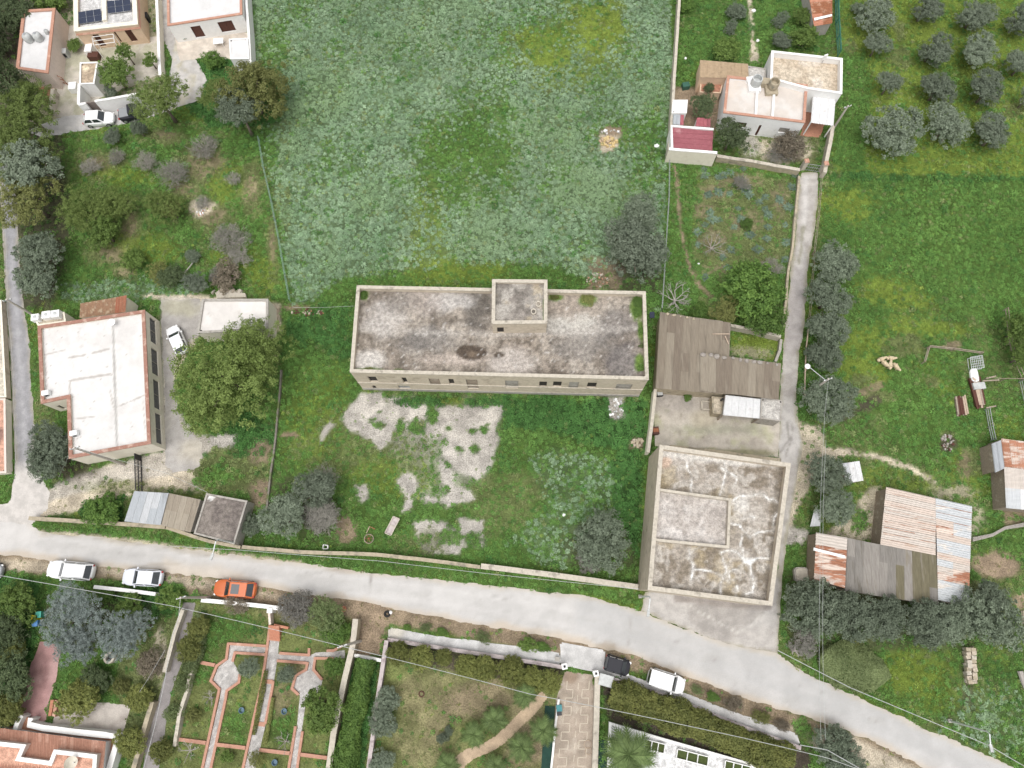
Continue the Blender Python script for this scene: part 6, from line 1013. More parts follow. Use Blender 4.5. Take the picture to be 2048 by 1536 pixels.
# ---------------------------------------------------------------- olive orchard: every tree its own
ORCH = [(1748, 30, 41), (1850, 18, 33), (1948, 32, 39), (2037, 42, 36), (1755, 90, 29), (1866, 100, 37), (1960, 106, 42), (2044, 128, 34), (1778, 168, 27), (1874, 180, 38), (1972, 184, 43), (2056, 195, 24), (1784, 262, 58), (1888, 256, 48), (1985, 271, 44)]
rows = ('top', 'second', 'third', 'bottom'); cols = ('first', 'second', 'third', 'last')
for i, (x, y, r_) in enumerate(ORCH):
    rw, cl_ = (i//4, i % 4) if i < 12 else (3, i-12)
    lab = 'olive tree %s from the left in the %s row of the orchard' % (cols[cl_], rows[rw]) if i != 12 else 'largest olive tree at the left of the bottom orchard row'
    tree('olive_tree', lab, 'tree', x, y, r_, 'olive', 2.0 if r_ < 50 else 2.6, .72, group='olive trees of the orchard')
T = [('olive_tree', 'grey olive tree highest along the lane fence', 1673, 537, 50, 'olived', 2.6), ('olive_tree', 'olive tree second down along the lane fence', 1657, 598, 47, 'olived', 2.6), ('olive_tree', 'olive tree third down along the lane fence', 1653, 650, 48, 'olived', 2.5), ('olive_tree', 'low olive tree just above the lane lamp pole', 1645, 706, 42, 'olived', 2.2),
     ('olive_tree', 'round olive tree behind the lane lamp pole', 1653, 797, 56, 'olived', 2.8), ('olive_tree', 'greener olive tree between warehouse lane and tin hut', 1653, 945, 44, 'olived', 2.6), ('olive_tree', 'dark olive tree below the tin hut', 1668, 1015, 40, 'olived', 2.5),
     ('olive_tree', 'westernmost big olive tree in the row under the farm sheds', 1632, 1222, 68, 'olived', 3.0), ('olive_tree', 'olive tree second in the row under the farm sheds', 1712, 1222, 58, 'olived', 3.0), ('olive_tree', 'olive tree third in the row under the farm sheds', 1778, 1238, 54, 'olived', 2.8), ('olive_tree', 'olive tree fourth in the row under the farm sheds', 1843, 1250, 56, 'olived', 2.8), ('olive_tree', 'olive tree fifth in the row under the farm sheds', 1905, 1248, 52, 'olived', 2.8), ('olive_tree', 'easternmost big olive tree beyond the patched barn', 1975, 1243, 66, 'olived', 3.0), ('olive_tree', 'olive tree against the east side of the patched barn', 1985, 1192, 40, 'olived', 3.0),
     ('olive_tree', 'broad grey olive tree behind the long building', 1266, 505, 70, 'olive', 3.2), ('olive_tree', 'darker olive tree crown above the broad grey one', 1277, 435, 46, 'olived', 2.6), ('olive_tree', 'round olive tree inside the roadside wall', 568, 1040, 50, 'olive', 3.0), ('olive_tree', 'tall olive tree at the west edge of the walled yard', 628, 985, 46, 'olive', 3.2),
     ('olive_tree', 'dark olive tree in the south east corner of the walled yard', 1208, 1080, 62, 'olived', 3.0), ('olive_tree', 'olive tree in the notch of the white roofed house', 108, 880, 42, 'olived', 2.8), ('olive_tree', 'olive tree at the corner of lane and white roofed house', 95, 925, 46, 'olived', 2.5), ('olive_tree', 'olive tree on the lane bank, upper of two', 82, 505, 46, 'olived', 2.8), ('olive_tree', 'olive tree on the lane bank, lower of two', 75, 563, 44, 'olived', 2.6),
     ('olive_tree', 'grey olive tree behind the rubble heap', 392, 565, 27, 'olive', 2.0), ('olive_tree', 'small dark olive by the parked white car', 279, 260, 19, 'olived', 1.3), ('olive_tree', 'small olive below the house lane', 228, 273, 20, 'olive', 1.2), ('olive_tree', 'little olive beside the white garden wall', 219, 186, 16, 'olive', 1.5), ('olive_tree', 'young olive at the left garden path', 497, 1334, 22, 'olived', 1.6), ('olive_tree', 'young olive at the central garden path', 570, 1346, 22, 'olived', 1.6),
     ('pine_tree', 'large bright pine beside the garage and white city car', 450, 755, 98, 'pine', 5.0), ('pine_tree', 'north east lobe of pine growing against the garage', 515, 702, 66, 'pine', 4.2), ('pine_tree', 'south lobe pine leaning over the drive', 422, 820, 54, 'pine', 3.6), ('pine_tree', 'yellowish pine at the upper left lane', 48, 222, 62, 'pine', 4.0), ('pine_tree', 'broad pine crown below the yellowish one on the left edge', 38, 305, 62, 'pine', 4.0), ('pine_tree', 'round pine over the dark pickup', 318, 197, 55, 'pine', 4.5),
     ('eucalyptus_tree', 'grey green tree on the left edge', 72, 340, 62, 'olive', 4.0), ('autumn_tree', 'yellowing tree where the narrow lane begins', 58, 402, 58, 'yel', 3.6), ('pine_tree', 'wide olive green tree by the white house terrace', 500, 185, 78, 'yel', 4.0), ('pine_tree', 'small green crown left of the wide olive green tree', 432, 190, 34, 'pine', 3.5), ('holm_oak', 'dark speckled conical tree in front of the wide olive green one', 478, 225, 50, 'olived', 4.5),
     ('citrus_tree', 'large citrus tree in the courtyard of the solar house', 233, 150, 40, 'broad', 2.4), ('citrus_tree', 'citrus tree nearest the solar house facade', 251, 105, 20, 'broad', 2.2), ('citrus_tree', 'small yellowish citrus at the courtyard wall', 299, 118, 18, 'broad', 1.8), ('carob_tree', 'wide dark carob in the overgrown plot', 172, 418, 48, 'pine', 2.4), ('carob_tree', 'eastern half of the dark carob clump', 232, 408, 40, 'pine', 2.2), ('citrus_tree', 'yellow flecked citrus below the carob clump', 211, 468, 39, 'broad', 1.8), ('carob_tree', 'rounded dark tree in the middle of the overgrown plot', 325, 413, 38, 'pine', 2.0), ('fig_tree', 'half yellow shrub on the dark round tree', 342, 420, 22, 'yel', 1.9),
     ('citrus_tree', 'largest dark citrus at the lower end of the kitchen garden', 1512, 578, 62, 'green', 2.4), ('citrus_tree', 'citrus against the wall below the largest one', 1525, 632, 42, 'green', 2.2), ('citrus_tree', 'paler citrus beside the barn roof', 1450, 622, 30, 'yel', 1.7), ('citrus_tree', 'dark round tree hugging the bungalow facade', 1462, 272, 37, 'dark', 2.8), ('citrus_tree', 'small dark tree left of the bungalow', 1405, 212, 27, 'dark', 2.2), ('citrus_tree', 'slim dark tree at the orange store', 1419, 178, 13, 'dark', 2.2), ('citrus_tree', 'citrus at the right edge fence', 2040, 660, 38, 'broad', 2.4), ('citrus_tree', 'second citrus at the right edge fence', 2048, 712, 34, 'broad', 2.4),
     ('citrus_tree', 'fruiting citrus in the walled path garden', 636, 1412, 50, 'broad', 2.6), ('citrus_tree', 'small green tree by the lichen wall', 670, 1335, 20, 'green', 1.4), ('mimosa_tree', 'big blue grey tree at the head of the red drive', 142, 1232, 56, 'blue', 3.4), ('mimosa_tree', 'blue grey tree lower left by the red drive', 150, 1285, 48, 'blue', 3.2), ('mimosa_tree', 'blue grey tree over the round well', 232, 1266, 46, 'blue', 3.2), ('mimosa_tree', 'rightmost of the blue grey trees', 274, 1252, 34, 'blue', 3.0)]
for t_ in T: tree(t_[0], t_[1], 'tree', *t_[2:7], .72)
S = [('dark bank shrub at the left edge beside the parked white car', 42, 1205, 44, 'broad'), ('dark green shrub at the left edge below the bank shrub', 18, 1262, 42, 'dark'), ('yellow green shrub at the left edge', 25, 1290, 30, 'hedge'), ('large dark shrub left of the red drive', 22, 1350, 48, 'dark'), ('lowest dark shrub left of the red drive', 15, 1415, 36, 'hedge'), ('ivy shrub behind the silver parked car', 335, 1204, 27, 'broad'), ('green shrub along the white front wall', 262, 1206, 30, 'broad'), ('shrub hiding the white front wall end', 215, 1190, 18, 'green'),
     ('grey green shrub at the patio', 160, 1398, 40, 'hedge'), ('dark round shrub above the patio', 190, 1360, 30, 'dark'), ('shrub with orange flowers by the well', 240, 1370, 18, 'yel'), ('dry brown shrub row beside the garden lane, upper', 300, 1330, 30, 'brown'), ('shrub beside the garden lane, middle', 285, 1400, 28, 'hedge'), ('shrub beside the garden lane, lower', 265, 1480, 30, 'hedge'),
     ('hedge shrub right of the garden lane near the gate', 397, 1255, 24, 'hedge'), ('flowering hedge shrub right of the garden lane', 385, 1300, 26, 'hedge'), ('hedge shrub right of the lane, third', 372, 1365, 22, 'lent'), ('hedge shrub right of the lane, fourth', 350, 1420, 20, 'lent'), ('hedge shrub right of the lane, lowest', 330, 1500, 24, 'hedge'),
     ('brown grey bush on the verge behind the orange car', 470, 1212, 24, 'brown'), ('wide olive grey bush at the garden front, left half', 600, 1222, 40, 'grey'), ('wide olive grey bush at the garden front, right half', 662, 1235, 42, 'lent'), ('white flowering shrub at the lichen wall', 672, 1268, 30, 'green'), ('little dark shrub in the lower path garden', 452, 1516, 14, 'broad'), ('yellow green edging shrub at the path bottom', 515, 1520, 16, 'yel'), ('yellow flowered shrub in the left garden bed', 387, 1434, 16, 'yel'),
     ('grey climber on the lawn wall, upper', 772, 1400, 26, 'olive'), ('grey climber on the lawn wall, middle', 768, 1440, 30, 'olive'), ('grey climber on the lawn wall, lower', 762, 1520, 26, 'olive'), ('small blue green shrub in the lawn', 885, 1475, 12, 'olived'), ('second small blue green shrub in the lawn', 898, 1462, 9, 'olived'),
     ('grey bare olive shrub at the lane mouth', 1605, 1282, 30, 'grey'), ('lime green shrub under the olive row', 1712, 1288, 12, 'yel'), ('olive shrub at the road bend', 1670, 1505, 48, 'olived'), ('dark shrub by the bottom right pole', 1700, 1530, 30, 'olived'),
     ('green creeper on the roof weight wall', 1376, 793, 10, 'green'), ('dark green shrub on the plot bank', 270, 520, 26, 'broad'), ('mixed yellow shrub near the fallen branch', 322, 543, 24, 'yel'), ('dark shrub beside the mixed yellow one', 345, 555, 26, 'dark'), ('grey bush behind the garage rubble', 430, 550, 16, 'grey'), ('small dark bush in the plot', 385, 512, 15, 'olived'),
     ('purple grey scrub north of the garage', 462, 555, 32, 'brown'), ('green palm-like shrub by the zinc shed', 205, 1018, 34, 'green'), ('dark shrub under the dark roofed shed', 500, 1050, 26, 'olived'), ('grey leafless bush in the walled yard trees', 645, 1035, 38, 'grey'), ('grey bush at the warehouse wall', 1175, 1125, 24, 'grey'),
     ('yellow green bush at the house terrace', 428, 120, 20, 'green'), ('dark top left garden tree', 30, 30, 44, 'dark'), ('garden tree at the top left edge', 95, 8, 34, 'broad'), ('shrub between white cube house and solar house', 150, 92, 16, 'broad'), ('shrub at the top right garden, upper', 1470, 22, 22, 'olived'), ('dark shrub at the top right garden path', 1462, 55, 14, 'olived'), ('green bush in front of the tan lean-to', 1452, 102, 30, 'broad'), ('grey shrub right of the garden path', 1562, 40, 16, 'olived'), ('grey bush above the rear block', 1567, 85, 22, 'olive'), ('bright bush above the rear block', 1605, 78, 30, 'broad'), ('bright bush beside the rusty red shed', 1605, 35, 22, 'broad'), ('green bush at the top garden wall', 1372, 8, 18, 'green'),
     ('brown dead shrub on the bungalow yard', 1580, 292, 36, 'brown'), ('small yellow green plant in the kitchen garden', 1495, 447, 13, 'green'), ('round green shrub at the kitchen garden wall', 1398, 625, 22, 'green'), ('ivy at the foot of the driveway pillar', 1192, 1362, 10, 'broad'), ('dark shrub in the orchard corner', 1715, 18, 14, 'olived')]
for i, s_ in enumerate(S):
    hz = .45 if 'mastic thicket' in s_[0] else .7
    shrub('shrub', s_[0], s_[1], s_[2], s_[3]*(1.25 if hz < .5 else 1.08), s_[4], hz=hz, zc=(.7 if hz < .5 else None), ry=.68 if hz < .5 else 1, rot=-.2 if hz < .5 else None)
# hedge row of the sunken lawn
HR = [(797, 1310, 25), (838, 1315, 28), (884, 1313, 20), (928, 1330, 27), (972, 1343, 30), (1022, 1346, 32), (1062, 1356, 26), (1098, 1360, 26)]
for i, (x, y, r_) in enumerate(HR): shrub('hedge_shrub', 'hedge shrub number %s from the left along the lawn retaining wall' % ('one', 'two', 'three', 'four', 'five', 'six', 'seven', 'eight')[i], x, y, r_, 'hedge', zc=1.1, group='hedge along the lawn retaining wall', hz=.8)
# verge weeds along the pavement
for i, (x, y, r_) in enumerate(((815, 1255, 9), (851, 1255, 14), (884, 1262, 12), (965, 1275, 17), (1055, 1285, 22), (1085, 1292, 15), (1392, 1380, 14), (1425, 1392, 14), (1470, 1412, 22), (1520, 1432, 20), (1565, 1450, 18))): shrub('verge_weed', 'green weed clump %s on the dry verge by the pavement' % ('first', 'second', 'third', 'fourth', 'fifth', 'sixth', 'seventh', 'eighth', 'ninth', 'tenth', 'eleventh')[i]+' from the left', x, y, r_*1.15, ('green', 'lent', 'green', 'lent', 'broad', 'green', 'lent', 'green', 'brown', 'yel', 'brown')[i], group='weed clumps on the verge', cat='weed', hz=.5, ry=.65, rot=-.35)
# bare trees and bushes
B = [('pale barked leafless fig beside the barn', 1354, 592, 38, 2.2, M_palebark, 8, 3, .07), ('leafless pale shrub in the kitchen garden', 1425, 492, 34, 1.0, M_greybark, 10, 3, .04), ('leafless tree in the left garden bed', 415, 1398, 20, 1.4, M_greybark, 6, 2, .04), ('leafless tree in the lower left garden bed', 372, 1505, 26, 1.6, M_greybark, 6, 2, .05), ('leafless tree in the right garden bed', 565, 1487, 28, 1.6, M_greybark, 6, 2, .04),
     ('bare grey bush, top left of the overgrown plot', 180, 332, 24, 1.0, M_greybark, 14, 3, .03), ('bare grey bush under the small olive', 233, 312, 20, 1.0, M_greybark, 14, 3, .03), ('bare grey bush second in the plot', 289, 321, 26, 1.0, M_greybark, 14, 3, .03), ('largest bare bush in the plot', 343, 346, 36, 1.3, M_greybark, 16, 3, .035), ('bare bush near the holm oak', 406, 293, 32, 1.2, M_greybark, 16, 3, .035), ('tall bare grey bush near the fence', 458, 478, 42, 1.6, M_greybark, 18, 3, .035), ('bare bush below the tall one', 478, 512, 28, 1.2, M_greybark, 14, 3, .03), ('small bare bush by the burnt patch', 405, 405, 18, .8, M_greybark, 12, 2, .03), ('small bare bush near the field fence', 465, 355, 18, .9, M_greybark, 12, 2, .03), ('grey bare crown in the walled yard', 640, 1030, 40, 3.2, M_greybark, 16, 3, .04), ('grey bare top of the tall olive', 635, 960, 38, 3.4, M_greybark, 16, 3, .04), ('dry shrub by the kitchen garden end', 1545, 535, 26, 1.0, M_greybark, 12, 3, .03), ('dry shrub at the top of the kitchen garden', 1485, 365, 22, .8, M_greybark, 12, 2, .03), ('tangled dry bush in the bungalow yard', 1565, 305, 34, .9, M_greybark, 14, 3, .03), ('gnarled grey trunk at the lane mouth', 1592, 1300, 20, .9, M_greybark, 5, 1, .12)]
for i, b_ in enumerate(B): bare_tree('bare_tree', b_[0], 'tree', b_[1], b_[2], b_[3], b_[4], b_[5], b_[6], b_[7], 30+i, b_[8], cloud=5 <= i < 19)
# ---------------------------------------------------------------- cypresses: tall dark columns at the left edge
def cypress(label, bx, by, h, rad, seed):
    c = P(bx, by); t = thing('cypress_tree', label, 'tree', c); r = np.random.default_rng(seed); n = 9000
    z = r.random(n)**.8; pr = np.clip(np.minimum(z*6, 1)*(1-z**2.2)**.7, 0.03, 1); a = r.uniform(0, 2*np.pi, n); lump = 1+.16*np.sin(a*5+z*13)+.12*np.sin(a*3-z*21)
    q = rad*pr*lump*r.uniform(.72, 1.03, n); C = np.stack([np.cos(a)*q, np.sin(a)*q, .3+z*h], 1); nm = np.stack([np.cos(a), np.sin(a), np.full(n, .5)], 1)
    me = leaf_mesh('crown', C, nm, .30*r.uniform(.6, 1.3, n), .16, .5*r.random(n)+.25*(lump-1)/.28+.2, r); me.materials.append(ML['dark']); link('crown', me, t); link('trunk', MB().tube([(0, 0, -.05), (0, 0, h*.8)], [.25, .08], 7).mesh('trunk'), t, M_bark)
cypress('tall dark cypress leaning into the left edge below the white cube house', 68, 212, 12.5, 1.9, 3); cypress('second dark cypress at the left edge of the gardens', 12, 110, 9, 1.9, 4)
# ---------------------------------------------------------------- long hedges
def hedge(name, label, px, wpx, h, kind, n, seed, leaf=.22, cat='hedge', lump=.3, taper=False):
    r = np.random.default_rng(seed); pts = np.array([P(x, y, h)[:2] for x, y in px]); seg = np.diff(pts, axis=0); L = np.hypot(seg[:, 0], seg[:, 1]); cum = np.concatenate([[0], np.cumsum(L)])
    s = r.random(n)*cum[-1]; k = np.clip(np.searchsorted(cum, s)-1, 0, len(L)-1); f = (s-cum[k])/L[k]; base = pts[k]+seg[k]*f[:, None]; d = seg[k]/L[k][:, None]; nn = np.stack([-d[:, 1], d[:, 0]], 1)
    ph = r.uniform(0, np.pi, n); w = wpx*mpp(*px[0], h)/2; wv = 1+lump*(vnoise(s, s*0, 2.2, seed % 40)-.5)*2; wv = wv*np.sqrt(np.clip(1-(2*s/cum[-1]-1)**2, .02, 1)) if taper else wv; hv = 1+lump*.7*(vnoise(s, s*0+9, 1.7, seed % 40+1)-.5)*2
    jit = r.uniform(.80, 1.05, n)+.14*(vnoise(s, ph*2, .7, seed % 40+2)-.5)*2; off = np.cos(ph)*w*wv*jit; z = (.15+.85*np.sin(ph)**.6)*h*hv*jit
    c = P(*px[len(px)//2]); C = np.stack([base[:, 0]+nn[:, 0]*off-c.x, base[:, 1]+nn[:, 1]*off-c.y, z], 1); nm = np.stack([nn[:, 0]*np.cos(ph), nn[:, 1]*np.cos(ph), np.sin(ph)+.3], 1)
    sh = vnoise(s*1.0, ph*1.2, .6, seed % 40+3)*.55+r.random(n)*.5
    t = thing(name, label, cat, c); me = leaf_mesh('foliage', C, nm, leaf*r.uniform(.6, 1.4, n), leaf*.55, sh, r); me.materials.append(ML[kind]); link('foliage', me, t)
    st = MB()
    for i in range(len(px)*3):
        u = i/(len(px)*3-1)*cum[-1]*.98; j = min(int(np.searchsorted(cum, u, 'right'))-1, len(L)-1); q = pts[j]+seg[j]*((u-cum[j])/L[j]); st.tube([(q[0]-c.x, q[1]-c.y, -.05), (q[0]-c.x+.1, q[1]-c.y, h*.6)], [.05, .03], 5)
    link('stems', st.mesh('stems'), t, M_bark)
hedge('hedge', 'long dense hedge below the roadside pavement on the right', [(1222, 1388), (1300, 1415), (1400, 1452), (1500, 1495), (1590, 1535)], 62, 2.2, 'hedge', 22000, 5)
hedge('mastic_thicket', 'clipped oval mastic thicket beside the road', [(1642, 1318), (1712, 1335), (1782, 1352)], 92, 1.15, 'mast', 22000, 15, .15, 'shrub', .10, True)
hedge('hedge', 'tall bright hedge between the lichen wall and the lawn wall', [(728, 1318), (716, 1380), (700, 1450), (680, 1550)], 46, 1.8, 'green', 14000, 6)
hedge('hedge', 'ivy bank along the pavement garden lane', [(398, 1228), (392, 1290), (372, 1345)], 26, 1.0, 'lent', 4000, 7, .2)
hedge('hedge', 'clipped low hedge beside the central garden path', [(531, 1340), (516, 1420), (506, 1470)], 9, .5, 'hedge', 1600, 8, .14)
hedge('hedge', 'low edging hedge right of the central garden path', [(545, 1395), (538, 1440), (527, 1490)], 8, .5, 'yel', 1400, 9, .14)
# ---------------------------------------------------------------- palms
def frond_mesh(seed, L=1.0, droop=.5):
    r = random.Random(seed); mb = MB(); n = 11; pts = []
    for i in range(n):
        t = i/(n-1); pts.append(Vector((t*L*(1-.12*droop*t), 0, .42*t*L-.62*droop*t*t*L)))
    mb.tube(pts[::2], [.03*L*(1-.8*i/5) for i in range(len(pts[::2]))], 3)
    for i in range(1, n):
        p = pts[i]; w = .30*L*math.sin(math.pi*min(1, (i/(n-1))*.85+.15))+.03
        for s in (-1, 1):
            for h in (0, .33, .66):
                q = p+(pts[i-1]-p)*h; e = q+Vector((.20*L, s*w, -.10*L)); b = Vector((.020*L, 0, 0)); mb.add([q-b, q+b, e], [(0, 1, 2)])
    me = mb.mesh('frond'); at = me.attributes.new('lc', 'FLOAT', 'POINT'); at.data.foreach_set('value', [r.random() for _ in me.vertices]); me.materials.append(ML['palm']); return me
FR = [frond_mesh(i, 1.0, .4+.25*i) for i in range(3)]
def palm(label, cx, cy, rpx, zc, n, seed):
    c = P(cx, cy, zc); R = rpx*mpp(cx, cy, zc); t = thing('palm_tree', label, 'palm', (c.x, c.y, 0)); r = random.Random(seed)
    link('trunk', MB().tube([(0, 0, -.05), (.03, 0, zc*.5), (0, 0, zc)], [.26, .2, .22], 9).mesh('trunk'), t, M_bark)
    for i in range(n):
        o = link('frond', FR[i % 3], t); o.location = (0, 0, zc); o.scale = (R*r.uniform(.85, 1.1),)*3; o.rotation_euler = (0, r.uniform(-.35, .25), i*2.399+r.uniform(-.2, .2))
palm('palm at the top of the winding lawn path', 1050, 1392, 27, 1.8, 18, 1); palm('palm left of the winding lawn path', 988, 1440, 29, 1.6, 20, 2); palm('lowest left palm by the winding path', 948, 1470, 28, 1.5, 20, 3); palm('palm below the winding path', 1042, 1494, 32, 1.6, 20, 4); palm('palm against the driveway wall', 1086, 1462, 31, 2.2, 20, 5); palm('small palm at the bottom edge of the lawn', 895, 1530, 28, 1.2, 16, 6); palm('tall palm over the white terrace', 1258, 1510, 58, 4.0, 24, 7); palm('second small palm at the bottom edge', 990, 1530, 24, 1.2, 16, 8)

# plants rooted on the roof of the long building
for k, (x, y, r_, kd, lb) in enumerate(((728, 590, 9, 'green', 'weed tuft in the north west corner of the long roof'), (1176, 600, 13, 'yel', 'dry ring of weeds on the north side of the long roof'), (1276, 606, 13, 'green', 'large bright weed in the north east corner of the long roof'), (1274, 622, 11, 'green', 'bright weed below the largest one on the long roof'), (1284, 660, 8, 'green', 'weed halfway along the east parapet of the long roof'), (1284, 692, 7, 'lent', 'small dull weed along the east parapet of the long roof'), (1282, 735, 8, 'green', 'weed in the south east corner of the long roof'), (738, 740, 10, 'yel', 'long weed tuft along the south parapet of the long roof'), (1108, 594, 10, 'yel', 'mossy tuft beside the stair tower'))):
    c = P(x, y, 6.0); R = r_*mpp(x, y, 6.0); t = thing('roof_weed', lb, 'weed', (c.x, c.y, 5.85)); o = link('crown', crown(kd, k % 3, **KW[kd]), t); o.scale = (R*1.2, R*1.2*(.5 if r_ == 10 else 1), R*.6); o.location = (0, 0, R*.25); o.rotation_euler = (0, 0, k if r_ != 10 else 0); link('stem', MB().tube([(0, 0, 0), (0, 0, R*.4)], [.03, .02], 5).mesh('stem'), t, M_bark)
# ---------------------------------------------------------------- ground cover nobody could count: instanced plants
def cover_mat():
    m, nt, bs = nodes('ground_cover_leaf'); bs.inputs['Roughness'].default_value = .7; bs.inputs['Specular IOR Level'].default_value = .2
    a = nt.nodes.new('ShaderNodeAttribute'); a.attribute_type = 'INSTANCER'; a.attribute_name = 'tint'; l = nt.nodes.new('ShaderNodeAttribute'); l.attribute_name = 'lc'
    f = ramp(nt, l.outputs['Fac'], 0, 1, .70, 1.30); vm = nt.nodes.new('ShaderNodeVectorMath'); vm.operation = 'SCALE'; nt.links.new(a.outputs['Color'], vm.inputs[0]); nt.links.new(f, vm.inputs['Scale']); nt.links.new(vm.outputs[0], bs.inputs['Base Color'])
    tr = nt.nodes.new('ShaderNodeBsdfTranslucent'); nt.links.new(vm.outputs[0], tr.inputs[0]); mx = nt.nodes.new('ShaderNodeMixShader'); mx.inputs[0].default_value = .3
    nt.links.new(bs.outputs[0], mx.inputs[1]); nt.links.new(tr.outputs[0], mx.inputs[2]); nt.links.new(mx.outputs[0], nt.nodes['Material Output'].inputs[0]); return m
M_cover = cover_mat()
def proto(name, mb, r):
    me = mb.mesh(name); at = me.attributes.new('lc', 'FLOAT', 'POINT'); k = []
    for i in range(len(me.vertices)): k.append(r.random())
    for p in me.polygons:
        v = r.random()
        for i in p.vertices: k[i] = .6*v+.4*k[i]
    at.data.foreach_set('value', k); me.materials.append(M_cover); return bpy.data.objects.new(name, me)
def rosette(seed, n=11, lob=False):
    r = random.Random(seed); mb = MB()
    for i in range(n):
        a = i*2.399+r.uniform(-.2, .2); L = r.uniform(.7, 1.1); up = r.uniform(.25, .75); w = r.uniform(.13, .20); d = Vector((math.cos(a), math.sin(a), 0)); s = Vector((-d.y, d.x, 0))
        p0 = d*.04; p1 = d*L*.5+Vector((0, 0, up*.55)); p2 = d*L+Vector((0, 0, up*.25+.05))
        mb.add([p0-s*w*.3, p0+s*w*.3, p1+s*w, p1-s*w, p2], [(0, 1, 2, 3), (3, 2, 4)])
    return mb
def dome(seed, n=30):
    r = random.Random(seed); mb = MB()
    for i in range(n):
        a, q = r.uniform(0, 6.28), math.sqrt(r.random()); z = .55*math.sqrt(max(0, 1-q*q))*r.uniform(.5, 1.1)+.05; c = Vector((math.cos(a)*q*.9, math.sin(a)*q*.9, z)); d = Vector((r.gauss(0, 1), r.gauss(0, 1), r.gauss(0, .4))).normalized(); up = Vector((r.gauss(0, .5), r.gauss(0, .5), 1)).normalized(); s = up.cross(d).normalized(); l, w = r.uniform(.16, .30), r.uniform(.10, .18)
        mb.add([c-d*l, c+s*w, c+d*l, c-s*w], [(0, 1, 2, 3)])
    return mb
def tuft(seed, n=22):
    r = random.Random(seed); mb = MB()
    for i in range(n):
        a, q = r.uniform(0, 6.28), r.uniform(0, .7); c = Vector((math.cos(a)*q, math.sin(a)*q, 0)); b = r.uniform(0, 6.28); d = Vector((math.cos(b), math.sin(b), 0)); s = Vector((-d.y, d.x, 0))*r.uniform(.03, .06); e = c+d*r.uniform(.25, .7)+Vector((0, 0, r.uniform(.25, .7)))
        mb.add([c-s, c+s, e], [(0, 1, 2)])
    return mb
def instancer(name, label, protos, pos, rot, scl, idx, tint, cat):
    col = bpy.data.collections.new(name+'_kinds')
    for p in protos: col.objects.link(p)
    me = bpy.data.meshes.new(name); me.vertices.add(len(pos)); me.vertices.foreach_set('co', pos.astype(np.float32).ravel())
    for nm, typ, key, arr in (('rot', 'FLOAT_VECTOR', 'vector', rot), ('scl', 'FLOAT_VECTOR', 'vector', scl), ('idx', 'INT', 'value', idx)):
        at = me.attributes.new(nm, typ, 'POINT'); at.data.foreach_set(key, arr.ravel().astype(np.int32 if typ == 'INT' else np.float32))
    c4 = np.ones((len(pos), 4), np.float32); c4[:, :3] = tint; at = me.attributes.new('tint', 'FLOAT_COLOR', 'POINT'); at.data.foreach_set('color', c4.ravel())
    o = link(name, me); tag(o, label, cat, None, 'stuff')
    ng = bpy.data.node_groups.new(name+'_nodes', 'GeometryNodeTree'); ng.interface.new_socket('Geometry', in_out='INPUT', socket_type='NodeSocketGeometry'); ng.interface.new_socket('Geometry', in_out='OUTPUT', socket_type='NodeSocketGeometry')
    gi, go = ng.nodes.new('NodeGroupInput'), ng.nodes.new('NodeGroupOutput'); ip = ng.nodes.new('GeometryNodeInstanceOnPoints'); ci = ng.nodes.new('GeometryNodeCollectionInfo')
    ci.inputs['Collection'].default_value = col; ci.inputs['Separate Children'].default_value = True; ci.inputs['Reset Children'].default_value = True; ip.inputs['Pick Instance'].default_value = True
    def na(n_, t_): a = ng.nodes.new('GeometryNodeInputNamedAttribute'); a.data_type = t_; a.inputs['Name'].default_value = n_; return a.outputs['Attribute']
    ng.links.new(gi.outputs[0], ip.inputs['Points']); ng.links.new(ci.outputs[0], ip.inputs['Instance']); ng.links.new(na('idx', 'INT'), ip.inputs['Instance Index']); ng.links.new(na('rot', 'FLOAT_VECTOR'), ip.inputs['Rotation']); ng.links.new(na('scl', 'FLOAT_VECTOR'), ip.inputs['Scale']); ng.links.new(ip.outputs[0], go.inputs[0])
    md = o.modifiers.new('scatter', 'NODES'); md.node_group = ng; return o
TINT = np.array([(.118, .250, .060), (.182, .290, .158), (.235, .350, .070), (.26, .27, .12), (.20, .30, .11), (.12, .18, .06), (.26, .30, .12), (.205, .265, .095), (.075, .185, .048), (.175, .240, .085)])
TINT2 = np.array([(.188, .335, .084), (.315, .425, .275), (.360, .440, .105), (.40, .36, .19), (.28, .35, .16), (.19, .21, .10), (.39, .36, .19), (.30, .32, .14), (.110, .250, .068), (.290, .320, .140)])
DENS = np.array([.95, 1.0, .85, .10, .03, .22, .05, .85, 1.0, .70]); SIZE = np.array([.23, .27, .18, .14, .14, .22, .14, .12, .31, .23])
